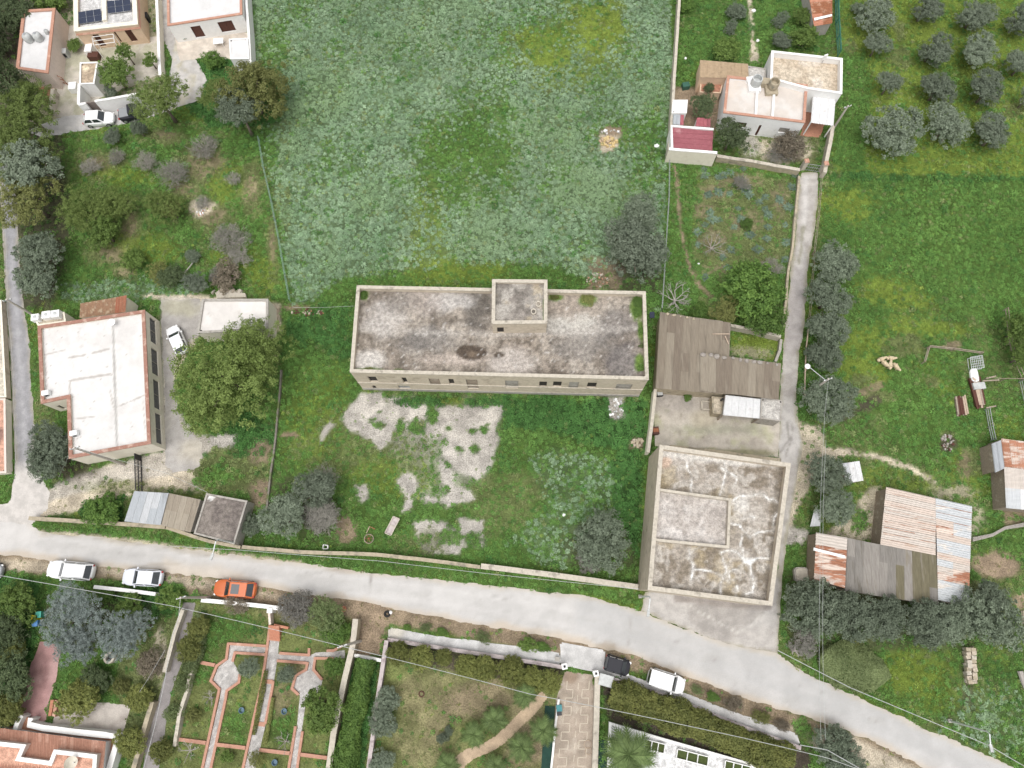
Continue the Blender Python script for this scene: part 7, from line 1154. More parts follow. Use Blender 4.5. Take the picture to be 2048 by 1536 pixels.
def scatter():
    r = np.random.default_rng(11); n = 215000; x = r.uniform(-76, 76, n); y = r.uniform(-20, 86, n); px, py = proj(x, y); k = (px > -30) & (px < 2078) & (py > -30) & (py < 1566); x, y = x[k], y[k]
    bad = np.zeros(len(x), bool)
    for pl in HARD:
        a = np.array(pl); b = np.nonzero((x > a[:, 0].min()-.3) & (x < a[:, 0].max()+.3) & (y > a[:, 1].min()-.3) & (y < a[:, 1].max()+.3))[0]
        if len(b): bad[b] |= sdf(x[b], y[b], pl) < .08
    x, y = x[~bad], y[~bad]; W = cover(x, y).c; W = np.clip(W, 0, None); W /= W.sum(1)[:, None]
    keep = r.random(len(x)) < W @ DENS; x, y, W = x[keep], y[keep], W[keep]; cum = np.cumsum(W*DENS, 1); cum /= cum[:, -1:]; cls = (r.random(len(x))[:, None] > cum).sum(1).clip(0, 9)
    veg = np.isin(cls, [LUSH, THIS, YELL, SCRUB, DEEP, LAWN]); jt = r.random(len(x)); alt = r.choice([LUSH, YELL, SCRUB, DEEP, SCRUB, LUSH], len(x)); loc = .06+.22*sstep(.45, .65, fbm(x, y, 2.2, 140)); cls = np.where(veg & (jt < loc), alt, cls)
    f = np.clip(fbm(x, y, 3.5, 90)*1.1-.05+r.normal(0, .16, len(x)), 0, 1)[:, None]; tint = TINT[cls]*(1-f)+TINT2[cls]*f; tint *= (.80+.40*fbm(x, y, 10, 95))[:, None]*r.uniform(.74, 1.22, len(x))[:, None]
    mixg = sstep(.50, .72, fbm(x, y, 6, 120))[:, None]*(cls == THIS)[:, None]*.55; tint = tint*(1-mixg)+np.array((.26, .375, .185))*mixg
    s = SIZE[cls]*r.uniform(.55, 1.3, len(x)); s = np.where(r.random(len(x)) < .04, s*1.6, s); rot = np.stack([r.normal(0, .12, len(x)), r.normal(0, .12, len(x)), r.uniform(0, 6.28, len(x))], 1); pos = np.stack([x, y, np.zeros_like(x)], 1); scl = np.stack([s, s, s*r.uniform(.7, 1.2, len(x))], 1)
    kind = np.where(cls == THIS, 0, np.where((cls == YELL) | (cls == LAWN) | (cls == DIRT) | (cls == SAND), 2, 1)); sw = r.random(len(x)); kind = np.where((kind == 1) & (sw < .18), 2, kind); kind = np.where((kind == 1) & (sw > .93), 0, kind); kind = np.where((kind == 2) & (sw > .8), 1, kind); kind = np.where((kind == 0) & (sw < .12), 1, kind)
    rr = random.Random(3); groups = (('thistle_cover', 'grey green thistles and broad leaved weeds covering the big field', [proto('thistle', rosette(i), rr) for i in range(4)], 'weeds'), ('weed_cover', 'low leafy green weeds covering the yards and meadows', [proto('weed', dome(20+i), rr) for i in range(4)], 'weeds'), ('grass_cover', 'short green and yellowing grass between the trees', [proto('grass', tuft(40+i), rr) for i in range(4)], 'grass'))
    for g, (nm, lb, pr, ct) in enumerate(groups):
        q = kind == g; instancer(nm, lb, pr, pos[q], rot[q], scl[q]*(1.0 if g != 2 else 1.5), np.random.default_rng(g).integers(0, 4, q.sum()), tint[q], ct)
scatter()
# ================================================================ cars
M_tyre = plain('tyre', (.02, .02, .02), .8); M_rim = plain('rim', (.45, .45, .46), .4, .6); M_carglass = plain('car_glass', (.030, .036, .042), .06, spec=1.0); M_head = plain('headlight', (.70, .70, .70), .15); M_tail = plain('taillight', (.35, .02, .02), .3); M_trim = plain('car_trim', (.03, .03, .032), .6)
def paint_mat(name, c):
    m, nt, b = nodes(name); b.inputs['Base Color'].default_value = rgb(c); b.inputs['Roughness'].default_value = .32; b.inputs['Specular IOR Level'].default_value = .5; b.inputs['Coat Weight'].default_value = .5; return m
P_white = paint_mat('car_white', (.78, .78, .78)); P_silver = paint_mat('car_pearl', (.66, .68, .74)); P_orange = paint_mat('car_orange', (.50, .115, .025)); P_black = paint_mat('car_black', (.022, .022, .028)); P_black.node_tree.nodes['Principled BSDF'].inputs['Coat Weight'].default_value = 0; P_black.node_tree.nodes['Principled BSDF'].inputs['Roughness'].default_value = .55; P_black.node_tree.nodes['Principled BSDF'].inputs['Specular IOR Level'].default_value = .25; P_grey = paint_mat('car_grey', (.25, .26, .27))
def car(label, paint, front, rear, W, H, xr=-.46, xf=.22, dr=.14, df=.22, belt=.92, hood=.10, wt=.78, cat='car', rails=False, sunroof=False, glass_roof=None, name='parked_car', Lfix=None):
    a, b = P(*front, .6), P(*rear, .6); d = a-b; L = Lfix or d.length; d.normalize(); m = (a+b)/2; t = thing(name, label, cat, (m.x, m.y, 0)); t.rotation_euler = (0, 0, math.atan2(d.y, d.x)); del ORIG[t.name]
    n = 36; mb = MB(); rings = []
    def ring(z, sx, sy, e, zf=None):
        out = []
        for i in range(n):
            an = 2*math.pi*i/n; x = math.copysign(abs(math.cos(an))**(2/e), math.cos(an))*L/2*sx; y = math.copysign(abs(math.sin(an))**(2/e), math.sin(an))*W/2*sy
            if x > .28*L: y *= 1-.22*((x-.28*L)/(.22*L))**2
            if x < -.34*L: y *= 1-.10*((x+.34*L)/(.16*L))**2
            zz = z if zf is None else z-zf*max(0, (x-xf*L*.6)/(L/2-xf*L*.6))
            out.append((x, y, zz))
        return out
    for z, sx, sy, e, zf in ((.22, .95, .92, 5, None), (.34, .99, .98, 5, None), (.55, 1.0, 1.0, 5, None), (belt-.14, .99, .99, 5, hood), (belt-.03, .965, .955, 5, hood), (belt, .92, .89, 5, hood), (belt+.03, .6, .6, 4, hood), (belt+.04, .1, .1, 3, 0)): rings.append(ring(z, sx, sy, e, zf))
    for r_ in rings: mb.v += r_
    for k in range(len(rings)-1):
        for i in range(n): mb.f.append((k*n+i, k*n+(i+1) % n, (k+1)*n+(i+1) % n, (k+1)*n+i)); mb.m.append(0)
    mb.f.append(tuple((len(rings)-1)*n+i for i in range(n))); mb.m.append(0); mb.f.append(tuple(range(n-1, -1, -1))); mb.m.append(0)
    link('body', mb.mesh('body'), t, paint, True)
    x0, x1, x2, x3 = xr*L, (xr+dr)*L*1.0, (xf-df)*L, xf*L; wb, w2 = W/2*.90, W/2*wt; zb, zt = belt-.02, H; bot = [(x0, -wb), (x3, -wb), (x3, wb), (x0, wb)]; top = [(x1, -w2), (x2, -w2), (x2, w2), (x1, w2)]
    cb = MB().add([(*p, zb) for p in bot]+[(*p, zt-.04) for p in top], [(0, 1, 5, 4), (1, 2, 6, 5), (2, 3, 7, 6), (3, 0, 4, 7), (4, 5, 6, 7)]); cab = link('cabin', cb.mesh('cabin'), t, paint); bv = cab.modifiers.new('bevel', 'BEVEL'); bv.width = .07; bv.segments = 2
    def pane(nm, A, B, C, D, k=.09, off=.016):
        A, B, C, D = [Vector(v) for v in (A, B, C, D)]; S_ = lambda u, v: (A*(1-u)+B*u)*(1-v)+(D*(1-u)+C*u)*v; nrm = (B-A).cross(D-A).normalized(); ctr = Vector((0, 0, .8)); nrm = nrm if nrm.dot((A+C)/2-ctr) > 0 else -nrm
        q = [S_(k, k*1.2), S_(1-k, k*1.2), S_(1-k, 1-k), S_(k, 1-k)]; g = MB().add([v+nrm*off for v in q]+[v-nrm*.01 for v in q], [(0, 1, 2, 3), (0, 4, 5, 1), (1, 5, 6, 2), (2, 6, 7, 3), (3, 7, 4, 0)]); link(nm, g.mesh(nm), t, M_carglass)
    V = lambda p, z: (*p, z); Z1 = zt-.04
    pane('windscreen', V(bot[1], zb), V(bot[2], zb), V(top[2], Z1), V(top[1], Z1), .07); pane('rear_window', V(bot[3], zb), V(bot[0], zb), V(top[0], Z1), V(top[3], Z1), .09)
    for s in (0, 1):
        B0, B1, T0, T1 = (V(bot[0], zb), V(bot[1], zb), V(top[0], Z1), V(top[1], Z1)) if s == 0 else (V(bot[3], zb), V(bot[2], zb), V(top[3], Z1), V(top[2], Z1)); mB = [(B0[i]+B1[i])/2 for i in range(3)]; mT = [(T0[i]+T1[i])/2 for i in range(3)]; pane('side_window', B0, mB, mT, T0, .10); pane('side_window', mB, B1, T1, mT, .10)
    if rails:
        for s in (-1, 1): link('roof_rail', MB().tube([(x1+.05, s*w2*.92, H), (x2-.1, s*w2*.92, H)], .03, 5).mesh('rail'), t, M_metal)
    if sunroof: link('sunroof', MB().box(((x1+x2)/2+.15*(x2-x1), 0, H-.05), (x2-x1)*.48, w2*1.35, .025).mesh('sunroof'), t, M_carglass)
    for sx in (-1, 1):
        for s in (-1, 1):
            cx = sx*L*.30; w_ = MB(); pr = [(.31, -.1), (.33, -.06), (.33, .06), (.31, .1)]; me = MB().lathe((0, 0, 0), pr, 16); me.v = [(cx+x, s*(W/2-.1)+z*s, .33+y) for x, y, z in me.v]; wh_ = link('wheel', me.mesh('wheel'), t, M_tyre); rm = MB().lathe((0, 0, 0), [(.2, .0), (.2, .115), (.05, .12)], 12); rm.v = [(cx+x, s*(W/2-.1)+z*s, .33+y) for x, y, z in rm.v]; link('rim', rm.mesh('rim'), wh_, M_rim)
    for s in (-1, 1):
        link('headlight', MB().box((L/2*.90, s*W*.33, belt-hood-.20), .22, .30, .10, -s*.5).mesh('headlight'), t, M_head); link('taillight', MB().box((-L/2*.955, s*W*.37, belt-.22), .14, .18, .16).mesh('taillight'), t, M_tail); link('mirror', MB().box((xf*L*.62, s*(W/2+.05), belt-.05), .14, .22, .13).mesh('mirror'), t, paint)
    link('bumper', MB().box((L/2*.93, 0, .30), .2, W*.62, .16).mesh('bumper'), t, M_trim); return t
car('white station wagon with roof rails, leftmost on the lower verge', P_white, (96, 1137), (189, 1145), 1.9, 1.62, -.48, .20, .10, .14, belt=.98, rails=True); car('pearl silver hatchback on the lower verge', P_silver, (246, 1153), (326, 1157), 1.78, 1.48, -.46, .20, .15, .16); car('orange crossover with dark sunroof', P_orange, (429, 1175), (513, 1181), 1.85, 1.58, -.46, .22, .14, .15, sunroof=True, belt=.98); car('tiny black two seater at the driveway mouth', P_black, (1259, 1338), (1210, 1323), 1.62, 1.5, -.49, .34, .08, .20, belt=.95, hood=.06, Lfix=2.6); car('white van on the pavement', P_white, (1369, 1374), (1295, 1350), 1.8, 1.85, -.50, .26, .03, .14, belt=1.1, hood=.22, wt=.84, cat='van', name='parked_van')
car('white city car beside the big pine', P_white, (343, 654), (367, 707), 1.66, 1.46, -.48, .24, .12, .18, belt=.92); car('white crossover on the lane before the white garden wall', P_white, (229, 236), (168, 240), 1.82, 1.55, -.46, .22, .12, .16); car('black pickup with grey covered bed under the pine', P_black, (290, 221), (238, 232), 1.8, 1.6, -.10, .26, .04, .12, belt=.95, cat='pickup', name='parked_pickup'); c = P(251, 224, 1.0); o = MB().box((c.x, c.y, .98), 1.7, 1.4, .08, math.atan2((P(290, 221)-P(238, 232)).y, (P(290, 221)-P(238, 232)).x)).build('bed_cover', P_grey); tag(o, 'grey cover over the bed of the black pickup', 'cover')
car('grey car nose just showing at the left edge of the road', P_grey, (6, 1143), (-72, 1140), 1.75, 1.48)
# ================================================================ poles, lamps, cables
M_polew = weathered('pole_concrete', (.50, .46, .41), (.42, .385, .34), 3); M_cable = plain('cable', (.46, .47, .46), .6); M_galv = plain('galvanised', (.60, .62, .62), .45, .3)
def pole(label, base, h, arm=None, r=.13):
    c = P(*base); t = thing('utility_pole', label, 'pole', c); MB().tube([c-Vector((0, 0, .05)), c+Vector((0, 0, h))], [r*1.3, r*.75], 10).build('shaft', M_polew, t); a = Vector((.45, .15, 0)) if arm is None else Vector(arm); MB().bar(c+Vector((0, 0, h-.25))-a, c+Vector((0, 0, h-.25))+a, .09).build('crossarm', M_metal, t)
    for s in (-1, 1): MB().lathe(c+Vector((0, 0, h-.2))+a*s*.85, [(.05, 0), (.07, .08), (.04, .18)], 8).build('insulator', M_whitep, t)
    return c+Vector((0, 0, h))
tA = pole('utility pole at the lane with a street light arm', (1609, 792), 6.6); tB = pole('leaning looking pole at the corner of the bungalow yard', (1667, 256), 4.3); tC = pole('pole standing at the annex of the white roofed house', (75, 635), 5.4); tD = pole('tall pole in front of the white roofed house', (249, 929), 9.4); tE = pole('pole rising beside the lichen wall', (721, 1282), 8.0); tF = pole('pole at the head of the garden lane', (420, 1195), 6.8)
c = tA; lt = thing('lane_light', 'white street light on an arm at the lane pole', 'street light', (c.x, c.y, 5.5)); e = P(1616, 732, 6.4); MB().tube([c-Vector((0, 0, .6)), e], .035, 6).build('arm', M_galv, lt); MB().lathe((e.x, e.y, 6.3), [(.08, .12), (.28, .04), (.3, -.02), (.2, -.08)], 12).build('lamp_head', M_whitep, lt)
def lamp(label, base, elbow, tip, h):
    c = P(*base); t = thing('street_lamp', label, 'street lamp', c); e, f = P(*elbow, h), P(*tip, h+.2); e = Vector((c.x, c.y, h)); g = e+(f-e)*.15+Vector((0, 0, .35)); MB().tube([c-Vector((0, 0, .05)), c+Vector((0, 0, h*.6)), e, g, f], [.10, .08, .07, .06, .05], 8).build('post', M_galv, t); d = (f-e).normalized(); hb = MB(); hb.bar(f-d*.1, f+d*.55, .26, .12); hb.build('lamp_head', M_plastic, t); MB().box((c.x, c.y, 0), .35, .35, .25).build('base', M_conc, t); return t
lamp('curved street lamp beside the dark roofed shed', (483, 1088), (436, 1082), (425, 1109), 6.2); lamp('curved street lamp on the right hand road verge', (1898, 1441), (1972, 1458), (1981, 1491), 6.0); lamp('curved street lamp at the warehouse corner', (1280, 1193), (1299, 1195), (1297, 1222), 5.9)
def cable(label, pts, r=.03, sag=.5):
    t = thing('overhead_cable', label, 'cable', (pts[0].x, pts[0].y, 0)); out = []
    for i in range(len(pts)-1):
        a, b = Vector(pts[i]), Vector(pts[i+1]); k = max(2, int((b-a).length/3))
        for j in range(k+(i == len(pts)-2)): u = j/k; out.append(a+(b-a)*u-Vector((0, 0, sag*4*u*(1-u))))
    MB().tube(out, r, 4).build('wire', M_cable, t)
cable('long pale cable crossing the gardens south of the road', [P(-30, 1146, 7), P(344, 1212, 7), tE, P(1060, 1388, 7.5), P(1400, 1457, 7.5), P(1655, 1516, 7.5), P(1800, 1570, 7.5)], .026); cable('cable running down the garden lane', [tF, P(344, 1275, 6.5), P(285, 1545, 6.5)], .024); cable('cable along the roadside wall', [P(340, 1092, 5.5), P(480, 1100, 5.5), P(760, 1122, 5.5), P(1000, 1150, 5.5), P(1278, 1178, 5.8)], .022); cable('first of two cables falling south from the lane pole', [tA, P(1646, 900, 6.5), P(1640, 1150, 6.8), P(1642, 1480, 7.2)], .013, .3); cable('second of two cables over the olive row', [P(1652, 880, 6.6), P(1646, 1150, 6.9), P(1651, 1480, 7.3)], .013, .3); cable('cable along the right hand road verge', [P(1556, 1301, 5), P(1700, 1375, 5.2), P(1980, 1492, 5.6), P(2080, 1550, 5.6)], .032, .15); cable('cable from the tall pole across the drive', [tD, P(330, 945, 8.5), P(415, 985, 6)], .014); cable('stay wire at the corner of the white roofed house', [P(139, 908, 3.6), P(117, 955, .2)], .014, 0); cable('thin cable from the field fence to the long building', [P(585, 615, 2.2), P(708, 612, 4)], .014, .2); cable('cable from the bottom right pole group', [P(1600, 1490, 6), P(1655, 1500, 6.5), P(1760, 1560, 6.5)], .035, .1); cable('garden cable down to the patio', [P(330, 1300, 4), P(262, 1410, 1.0)], .014, .2); cable('thin wire along the narrow lane', [P(4, 380, 4), P(14, 620, 4.5), P(27, 800, 4), P(29, 960, 3.5)], .014, .3)
# ================================================================ sheep
def sheep_mesh():
    me = bpy.data.meshes.new('fleece'); V = [(0, 0, .62), (-.36, 0, .62), (-.52, 0, .58), (.34, 0, .64), (.50, 0, .76), (.66, 0, .86), (.82, 0, .80), (-.36, .16, .42), (-.36, .16, .20), (-.36, .16, .03), (-.36, -.16, .42), (-.36, -.16, .20), (-.36, -.16, .03), (.32, .15, .40), (.32, .15, .20), (.32, .15, .03), (.32, -.15, .40), (.32, -.15, .20), (.32, -.15, .03), (-.60, 0, .45), (.62, .14, .88), (.62, -.14, .88)]
    E = [(0, 1), (1, 2), (0, 3), (3, 4), (4, 5), (5, 6), (1, 7), (7, 8), (8, 9), (1, 10), (10, 11), (11, 12), (3, 13), (13, 14), (14, 15), (3, 16), (16, 17), (17, 18), (2, 19), (5, 20), (5, 21)]; R_ = [.30, .30, .20, .27, .16, .13, .07, .10, .05, .045, .10, .05, .045, .09, .05, .045, .09, .05, .045, .05, .035, .035]
    me.from_pydata(V, E, []); o = bpy.data.objects.new('fleece', me); COL.objects.link(o); o.modifiers.new('skin', 'SKIN'); sk = me.skin_vertices[0].data
    for i, r_ in enumerate(R_): sk[i].radius = (r_, r_)
    sk[0].use_root = True; s = o.modifiers.new('sub', 'SUBSURF'); s.levels = s.render_levels = 2; dg = bpy.context.evaluated_depsgraph_get(); out = bpy.data.meshes.new_from_object(o.evaluated_get(dg)); bpy.data.objects.remove(o); out.name = 'sheep_body'; out.materials.clear(); out.materials.append(weathered('fleece', (.56, .46, .31), (.47, .38, .25), 14, (.62, .54, .40), 3, (.5, .65), bmp=.8, bd=.04)); out.polygons.foreach_set('use_smooth', [True]*len(out.polygons)); return out
SHM = sheep_mesh()
for (x, y, a, lb) in ((1763, 718, 20, 'leftmost sheep of the huddle'), (1782, 716, -4, 'topmost sheep of the huddle, facing right'), (1771, 727, -48, 'sheep in the middle of the huddle'), (1781, 730, 80, 'sheep between the middle and the rightmost one'), (1793, 733, -60, 'rightmost sheep of the huddle, lying lower')):
    p = P(x, y, .55); o = bpy.data.objects.new('sheep', SHM); COL.objects.link(o); o.location = (p.x, p.y, 0); o.rotation_euler = (0, 0, math.radians(a)); o.scale = (.82, .82, .82); tag(o, lb, 'sheep', 'sheep huddled in the meadow')
# ================================================================ farm and yard clutter
def planks(name, label, quad, n, mats, layers=1, h=.15, cat='planks', seed=1, gap=.1):
    A, B, C, D = [P(x, y) for x, y in quad]; t = thing(name, label, cat, ((A+B+C+D)/4).xy.to_3d()); r = random.Random(seed)
    for l in range(layers):
        for i in range(n):
            u = (i+.5)/n; a, b = A+(B-A)*u, D+(C-D)*u; s, e = r.uniform(-.03, .12), r.uniform(-.03, .12); d = b-a; a, b = a+d*s, b-d*e; z = Vector((0, 0, h*(l+.5)+.05+r.uniform(0, .04))); MB().bar(a+z, b+z, (B-A).length/n*(1-gap), h*.6).build('plank', r.choice(mats), t)
    return t
planks('plank_pile', 'long pile of pale planks in front of the trough', [(1934, 758), (1957, 752), (1969, 815), (1950, 818)], 6, [M_pale_wood, M_pale_wood, M_wood, M_shut], 2, .16, seed=3); planks('plank_pile', 'short stack of broken pallets in the meadow', [(1907, 795), (1928, 792), (1935, 830), (1912, 833)], 6, [M_pale_wood, M_wood, M_shut, M_pale_wood], 2, .14, seed=4)
c = P(1949, 750, .5); t = thing('water_trough', 'white bathtub used as a trough beside the plank pile', 'trough', (c.x, c.y, 0)); mb = MB(); n = 20; sup = [(math.copysign(abs(math.cos(a))**.6, math.cos(a)), math.copysign(abs(math.sin(a))**.6, math.sin(a))) for a in [2*math.pi*i/n for i in range(n)]]
for k, (s, z) in enumerate(((.8, .05), (1, .55), (.86, .55), (.7, .2), (.05, .18))): mb.v += [(c.x+x*.42*s, c.y+y*.8*s, z) for x, y in sup]
for k in range(4):
    for i in range(n): mb.f.append((k*n+i, k*n+(i+1) % n, (k+1)*n+(i+1) % n, (k+1)*n+i)); mb.m.append(0)
mb.build('tub', M_whitep, t, True); c = P(1957, 772, .4); o = MB().box((c.x, c.y, 0), 1.4, .8, .6, .1, .95).build('feed_box', M_plastic); tag(o, 'grey feed box below the white trough', 'box')
cg = thing('wire_cage', 'low wire cage at the corner of the pen', 'cage', P(1948, 730)); q = [P(1934, 718), P(1958, 714), P(1962, 738), P(1937, 742)]; g = MB(); [g.bar(q[i]+Vector((0, 0, z)), q[(i+1) % 4]+Vector((0, 0, z)), .05) for i in range(4) for z in (.1, .6)]; [g.bar(q[0]+(q[1]-q[0])*u+Vector((0, 0, .62)), q[3]+(q[2]-q[3])*u+Vector((0, 0, .62)), .04) for u in (.15, .3, .45, .6, .75, .9)]; [g.bar(q[0]+(q[3]-q[0])*u+Vector((0, 0, .64)), q[1]+(q[2]-q[1])*u+Vector((0, 0, .64)), .04) for u in (.2, .4, .6, .8)]; g.build('bars', M_galv, cg)
for k, (a, b) in enumerate((((1972, 757), (1992, 752)), ((1965, 762), (1998, 760)), ((1972, 816), (1992, 812)))): o = MB().bar(P(*a, .9), P(*b, 1.1), .14).build('timber', M_wood); tag(o, ('upper grey timber sticking out beside the trough', 'lower grey timber sticking out beside the trough', 'grey timber at the foot of the plank pile')[k], 'timber')
t = thing('farm_cart', 'old flat cart tray lying in the walled yard', 'cart', P(784, 1052)); A, B, C, D = P(787, 1033, .5), P(799, 1038, .5), P(782, 1071, .5), P(770, 1066, .5); slab(t, 'tray', A, B, C, D, .08, M_pinkcope); fr = MB(); [fr.bar(a+Vector((0, 0, .08)), b+Vector((0, 0, .08)), .10, .14) for a, b in ((A, B), (B, C), (C, D), (D, A))]; fr.bar((A+D)/2+Vector((0, 0, .08)), (B+C)/2+Vector((0, 0, .08)), .08, .12); fr.build('frame', M_coping, t)
for s in ((A+B)/2*.8+(C+D)/2*.2, (A+B)/2*.2+(C+D)/2*.8): MB().box((s.x, s.y, 0), .5, .5, .42).build('support', M_rust, t)
def ring_mesh(c, R, r, n=20, k=6, flat=True):
    mb = MB(); vs = []
    for i in range(n):
        a = 2*math.pi*i/n
        for j in range(k): b = 2*math.pi*j/k; vs.append((c[0]+(R+r*math.cos(b))*math.cos(a), c[1]+(R+r*math.cos(b))*math.sin(a), c[2]+r*math.sin(b)))
    return mb.add(vs, [(i*k+j, ((i+1) % n)*k+j, ((i+1) % n)*k+(j+1) % k, i*k+(j+1) % k) for i in range(n) for j in range(k)])
c = P(739, 1078); t = thing('cart_wheel', 'rusty iron wheel rim in the weeds near the road wall', 'wheel', (c.x, c.y, .35)); ring_mesh((c.x, c.y, .35), .48, .05).build('rim', M_wood, t); g = MB(); [g.bar((c.x, c.y, .35), (c.x+.46*math.cos(a), c.y+.46*math.sin(a), .35), .04) for a in (0, 1.05, 2.1, 3.14, 4.19, 5.24)]; g.build('spokes', M_rust, t); MB().lathe((c.x, c.y, .26), [(.08, 0), (.08, .18)], 10).build('hub', M_rust, t); jk = thing('scrap_frame', 'bent scrap metal frame above the wheel rim', 'scrap', P(740, 1060)); MB().bar(P(733, 1066, .4), P(739, 1053, .4), .08).build('tube', M_pale_wood, jk); MB().bar(P(739, 1053, .4), P(750, 1058, .3), .08).build('tube', M_rust, jk)
c = P(653, 1094); t = thing('plastic_crate', 'white plastic crate by the roadside wall', 'crate', c); g = MB(); q = [P(648, 1090), P(657, 1091), P(656, 1098), P(647, 1098)]; [g.bar(q[i]+Vector((0, 0, z)), q[(i+1) % 4]+Vector((0, 0, z)), .07) for i in range(4) for z in (.05, .3)]; [g.bar(v, v+Vector((0, 0, .32)), .07) for v in q]; g.build('crate_frame', M_whitep, t)
c = P(774, 1228, .2); t = thing('old_tyre', 'black tyre lying on the bare track beside the road', 'tyre', (c.x, c.y, .12)); ring_mesh((c.x, c.y, .12), .24, .11).build('tyre_body', M_tyre, t); o = MB().lathe((c.x+.35, c.y+.15, 0), [(.16, 0), (.2, .12), (.1, .24), (.02, .27)], 9).build('plastic_bag', M_whitep); tag(o, 'small white bag beside the black tyre', 'bag')
rubble('white_rubble', 'scatter of white rubble at the south east corner of the long building', 1232, 818, 16, 20, 70, [M_whitep, M_conc, M_zinc2], (.08, .32), seed=6); rubble('burnt_pile', 'pale ash heap in the overgrown plot', 403, 424, 9, 8, 26, [M_terral, M_whitep, M_coping], (.10, .32), 'heap', 7); rubble('earth_heap', 'heap of brown stones at the east wall of the walled yard', 1275, 885, 12, 8, 24, [M_rubble, M_ochre], (.2, .5), 'heap', 8); rubble('stone_heap', 'loose pale stones behind the olive at the long building', 1195, 560, 22, 16, 46, [M_rubble, M_coping, M_terral], (.10, .3), 'stones', 9); rubble('charred_heap', 'dark round burnt heap in the meadow', 1895, 886, 14, 17, 50, [M_shut, M_rock, M_conc], (.10, .35), 'heap', 10); rubble('straw_heap', 'heap of yellow straw at the edge of the big field', 1217, 284, 17, 13, 60, [plain('straw_yellow', (.52, .40, .20), .9), M_tan], (.15, .5), 'straw', 11); rubble('rubble_heap', 'white rubble scatter at the corner of the field and compound', 1220, 264, 22, 5, 18, [M_whitep, M_conc], (.10, .35), 'rubble', 12)
rubble('rubble_heap', 'brick rubble beside the cable anchor near the field fence', 615, 625, 34, 7, 40, [M_terra, M_rubble, M_shut], (.12, .4), 'rubble', 13)
for k, (x, y, s) in enumerate(((1313, 292, .6), (1371, 117, .4), (1507, 22, .5), (1515, 82, .5), (1620, 82, .7), (1397, 528, .3), (1128, 1030, .35))): c = P(x, y); mb = stone_obj((c.x, c.y, 0), s, random.Random(k)); o = mb.build('plastic_sack', M_whitep); tag(o, ('white sack at the edge of the big field', 'white bag in the top garden by the lean-to', 'pale bag at the top of the garden path', 'white sheet on the garden path', 'white sacks behind the rear block', 'white bag in the kitchen garden', 'white ball in the walled yard')[k], 'bag')
c = P(1304, 630, 1.5); t = thing('solar_lamp', 'little panel on a post between long building and barn', 'lamp', (c.x, c.y, 0)); MB().tube([(c.x, c.y, 0), (c.x, c.y, 1.5)], .04).build('post', M_metal, t); MB().box((c.x, c.y, 1.5), .55, .75, .05).build('panel', M_solar, t)
for k, (x, y) in enumerate(((1318, 790), (1309, 864))): c = P(x, y); t = thing('yard_box', ('dark metal crate at the top of the yard wall', 'brown bin against the yard wall')[k], 'box', c); MB().box(c, .7, .5 if k == 0 else .8, .6 if k == 0 else .9, .1).build('body', M_darkmetal if k == 0 else M_shut, t); MB().box((c.x, c.y, .6 if k == 0 else .9), .6, .4, .05, .1).build('lid', M_plastic if k == 0 else M_rust, t)
t = thing('cold_frame_box', 'small cream wooden planting box in the concrete yard', 'planting box', P(1410, 813)); q = [P(1402, 804), P(1420, 806), P(1419, 821), P(1402, 820)]; g = MB(); [g.bar(q[i]+Vector((0, 0, .4)), q[(i+1) % 4]+Vector((0, 0, .4)), .12) for i in range(4)]; [g.bar(v, v+Vector((0, 0, .4)), .1) for v in q]; g.build('rails', M_coping, t)
gt = thing('sliding_gate', 'black barred sliding gate in front of the zinc shed', 'gate', P(286, 945)); a, b = P(283, 912), P(285, 984); g = MB(); [g.bar(a+Vector((0, 0, z)), b+Vector((0, 0, z)), .08) for z in (.12, .8, 1.5)]; g.build('rail', M_darkmetal, gt); g = MB(); [g.bar(a+(b-a)*(i/26), a+(b-a)*(i/26)+Vector((0, 0, 1.5)), .05) for i in range(27)]; bo = g.build('bars', M_darkmetal, gt); bo['kind'] = 'stuff'; pn = MB(); pn.bar(a+Vector((0, 0, .8)), a+(b-a)*.14+Vector((0, 0, .8)), .06, 1.4); pn.build('panel', M_darkmetal, gt)
fb = thing('fallen_branch', 'pale fallen branch on the plot bank', 'branch', P(375, 540)); MB().tube([P(361, 556, .3), P(374, 540, .5), P(391, 519, .4)], [.12, .08, .05], 6).build('limb', M_palebark, fb); MB().tube([P(361, 556, .3), P(350, 553, .6), P(345, 548, .7)], [.1, .06, .03], 5).build('limb', M_palebark, fb)
# artichoke clumps of the kitchen garden: one by one
art = rosette(77, 16); me_art = art.mesh('leaves'); at = me_art.attributes.new('lc', 'FLOAT', 'POINT'); at.data.foreach_set('value', [random.random() for _ in me_art.vertices]); me_art.materials.append(leaf_mat('artichoke_leaf', (.11, .165, .115), (.22, .30, .22))); _r = random.Random(21)
for i, (x, y) in enumerate(((1408, 340), (1410, 352), (1436, 355), (1445, 352), (1460, 345), (1486, 338), (1416, 390), (1436, 385), (1459, 388), (1490, 380), (1498, 390), (1476, 418), (1420, 425), (1424, 440), (1438, 440), (1410, 450), (1518, 405), (1530, 395), (1530, 418), (1535, 430), (1558, 400), (1577, 415), (1584, 375), (1590, 350), (1468, 455), (1482, 440), (1500, 470), (1535, 455), (1533, 478), (1515, 500), (1570, 450), (1572, 485), (1570, 520), (1462, 500), (1445, 515), (1395, 465), (1395, 490), (1455, 535), (1410, 555))):
    p = P(x, y); t = thing('artichoke_plant', 'blue green artichoke plant in the kitchen garden', 'plant', p, 'artichoke plants of the kitchen garden'); o = link('leaves', me_art, t); s = _r.uniform(.5, .85); o.scale = (s, s, s*.9); o.rotation_euler = (0, 0, _r.uniform(0, 6.28))

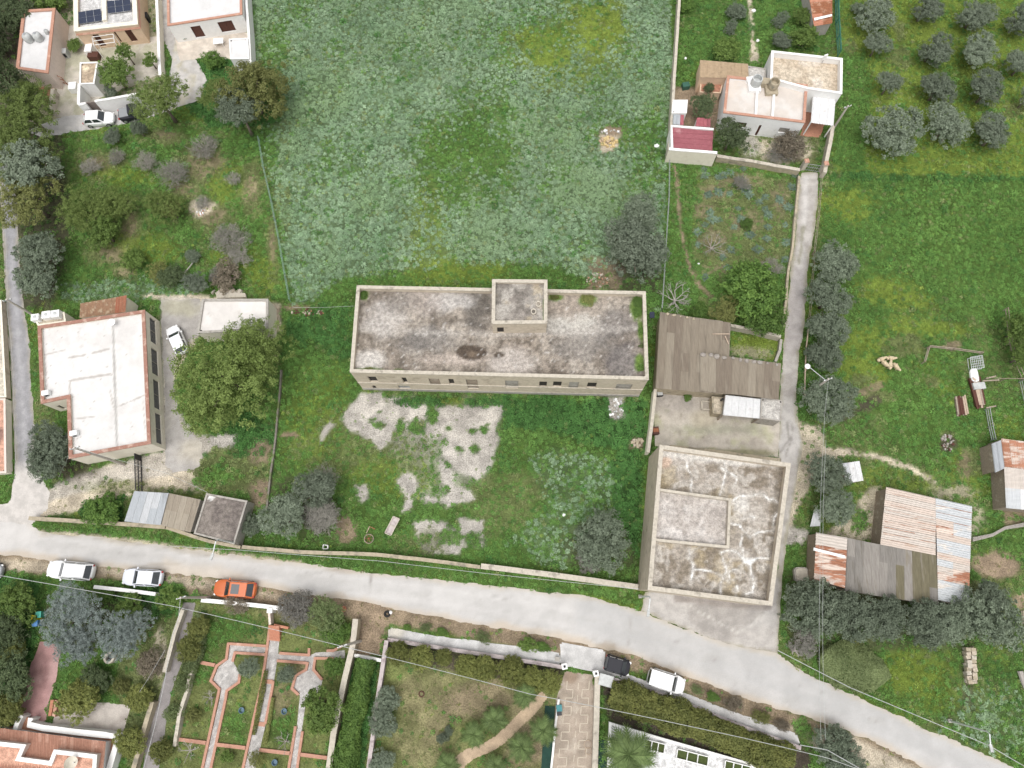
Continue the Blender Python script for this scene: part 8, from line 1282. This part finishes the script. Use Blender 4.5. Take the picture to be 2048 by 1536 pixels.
# small odds and ends
t = thing('patio_table', 'white table on the terrace of the white house', 'table', P(441, 90)); c = P(441, 90); MB().box((c.x, c.y, .70), 1.3, .9, .06, .1).build('table_top', M_whitep, t); [MB().bar((c.x+dx, c.y+dy, 0), (c.x+dx, c.y+dy, .7), .06).build('leg', M_whitep, t) for dx, dy in ((-.55, -.35), (.55, -.35), (.55, .35), (-.55, .35))]
for k, (x, y) in enumerate(((373, 80), (491, 60))): c = P(x, y); t = thing('potted_plant', ('potted plant left of the brown door on the terrace', 'potted plant at the east end of the terrace')[k], 'plant', c); MB().lathe(c, [(.16, 0), (.24, .36), (.26, .38), (.2, .34)], 12).build('pot', M_terra, t); o = link('leaves', me_art, t); o.location = (0, 0, .35); o.scale = (.45, .45, .6)
planks('pallet', 'grey slatted pallet at the right edge below the dirt patch', [(2040, 1222), (2056, 1220), (2058, 1248), (2042, 1250)], 6, [M_wood, M_conc], 1, .14, 'pallet', 8, .35)
c = P(325, 1156); t = thing('broken_bumper', 'black bent scraps behind the silver hatchback', 'scrap', c); [MB().bar((c.x, c.y, .1), (c.x+.55*math.cos(a), c.y+.45*math.sin(a), .35), .09).build('strip', M_trim, t) for a in (-1.0, -.3, .4, 1.1)]
c = P(689, 1218); t = thing('clay_pot', 'orange clay pot lying at the verge above the lichen wall', 'pot', c); MB().lathe(c, [(.18, 0), (.28, .4), (.31, .42), (.24, .38), (.1, .1)], 14).build('pot_body', M_terra, t)
c = P(1114, 1317); t = thing('meter_box', 'small grey box at the end of the pavement before the driveway', 'box', c); MB().box(c, .45, .35, .7, -.15).build('case', M_plastic, t); MB().box((c.x, c.y, .7), .52, .42, .05, -.15).build('lid', M_conc, t)
t = thing('garden_hose', 'coiled beige hose on the patterned driveway', 'hose', P(1176, 1494)); ring_mesh(tuple(P(1176, 1489, .05)), .38, .035, 22, 5).build('coil', M_pale_wood, t); ring_mesh(tuple(P(1177, 1502, .05)), .32, .035, 22, 5).build('coil', M_pale_wood, t)
c = P(843, 1388); t = thing('tree_ring', 'small round clay ring set in the lawn', 'ring', c); ring_mesh((c.x, c.y, .05), .25, .06).build('ring_body', M_shut, t)
c = P(1372, 1040, 5.9); c = P(2040, 1350); o = MB().tube([P(2040, 1342, .2), P(2046, 1362, .2), P(2052, 1378, .2)], [.28, .24, .18], 8).build('fallen_log', M_greybark); tag(o, 'grey log lying in the weeds at the right edge', 'log')
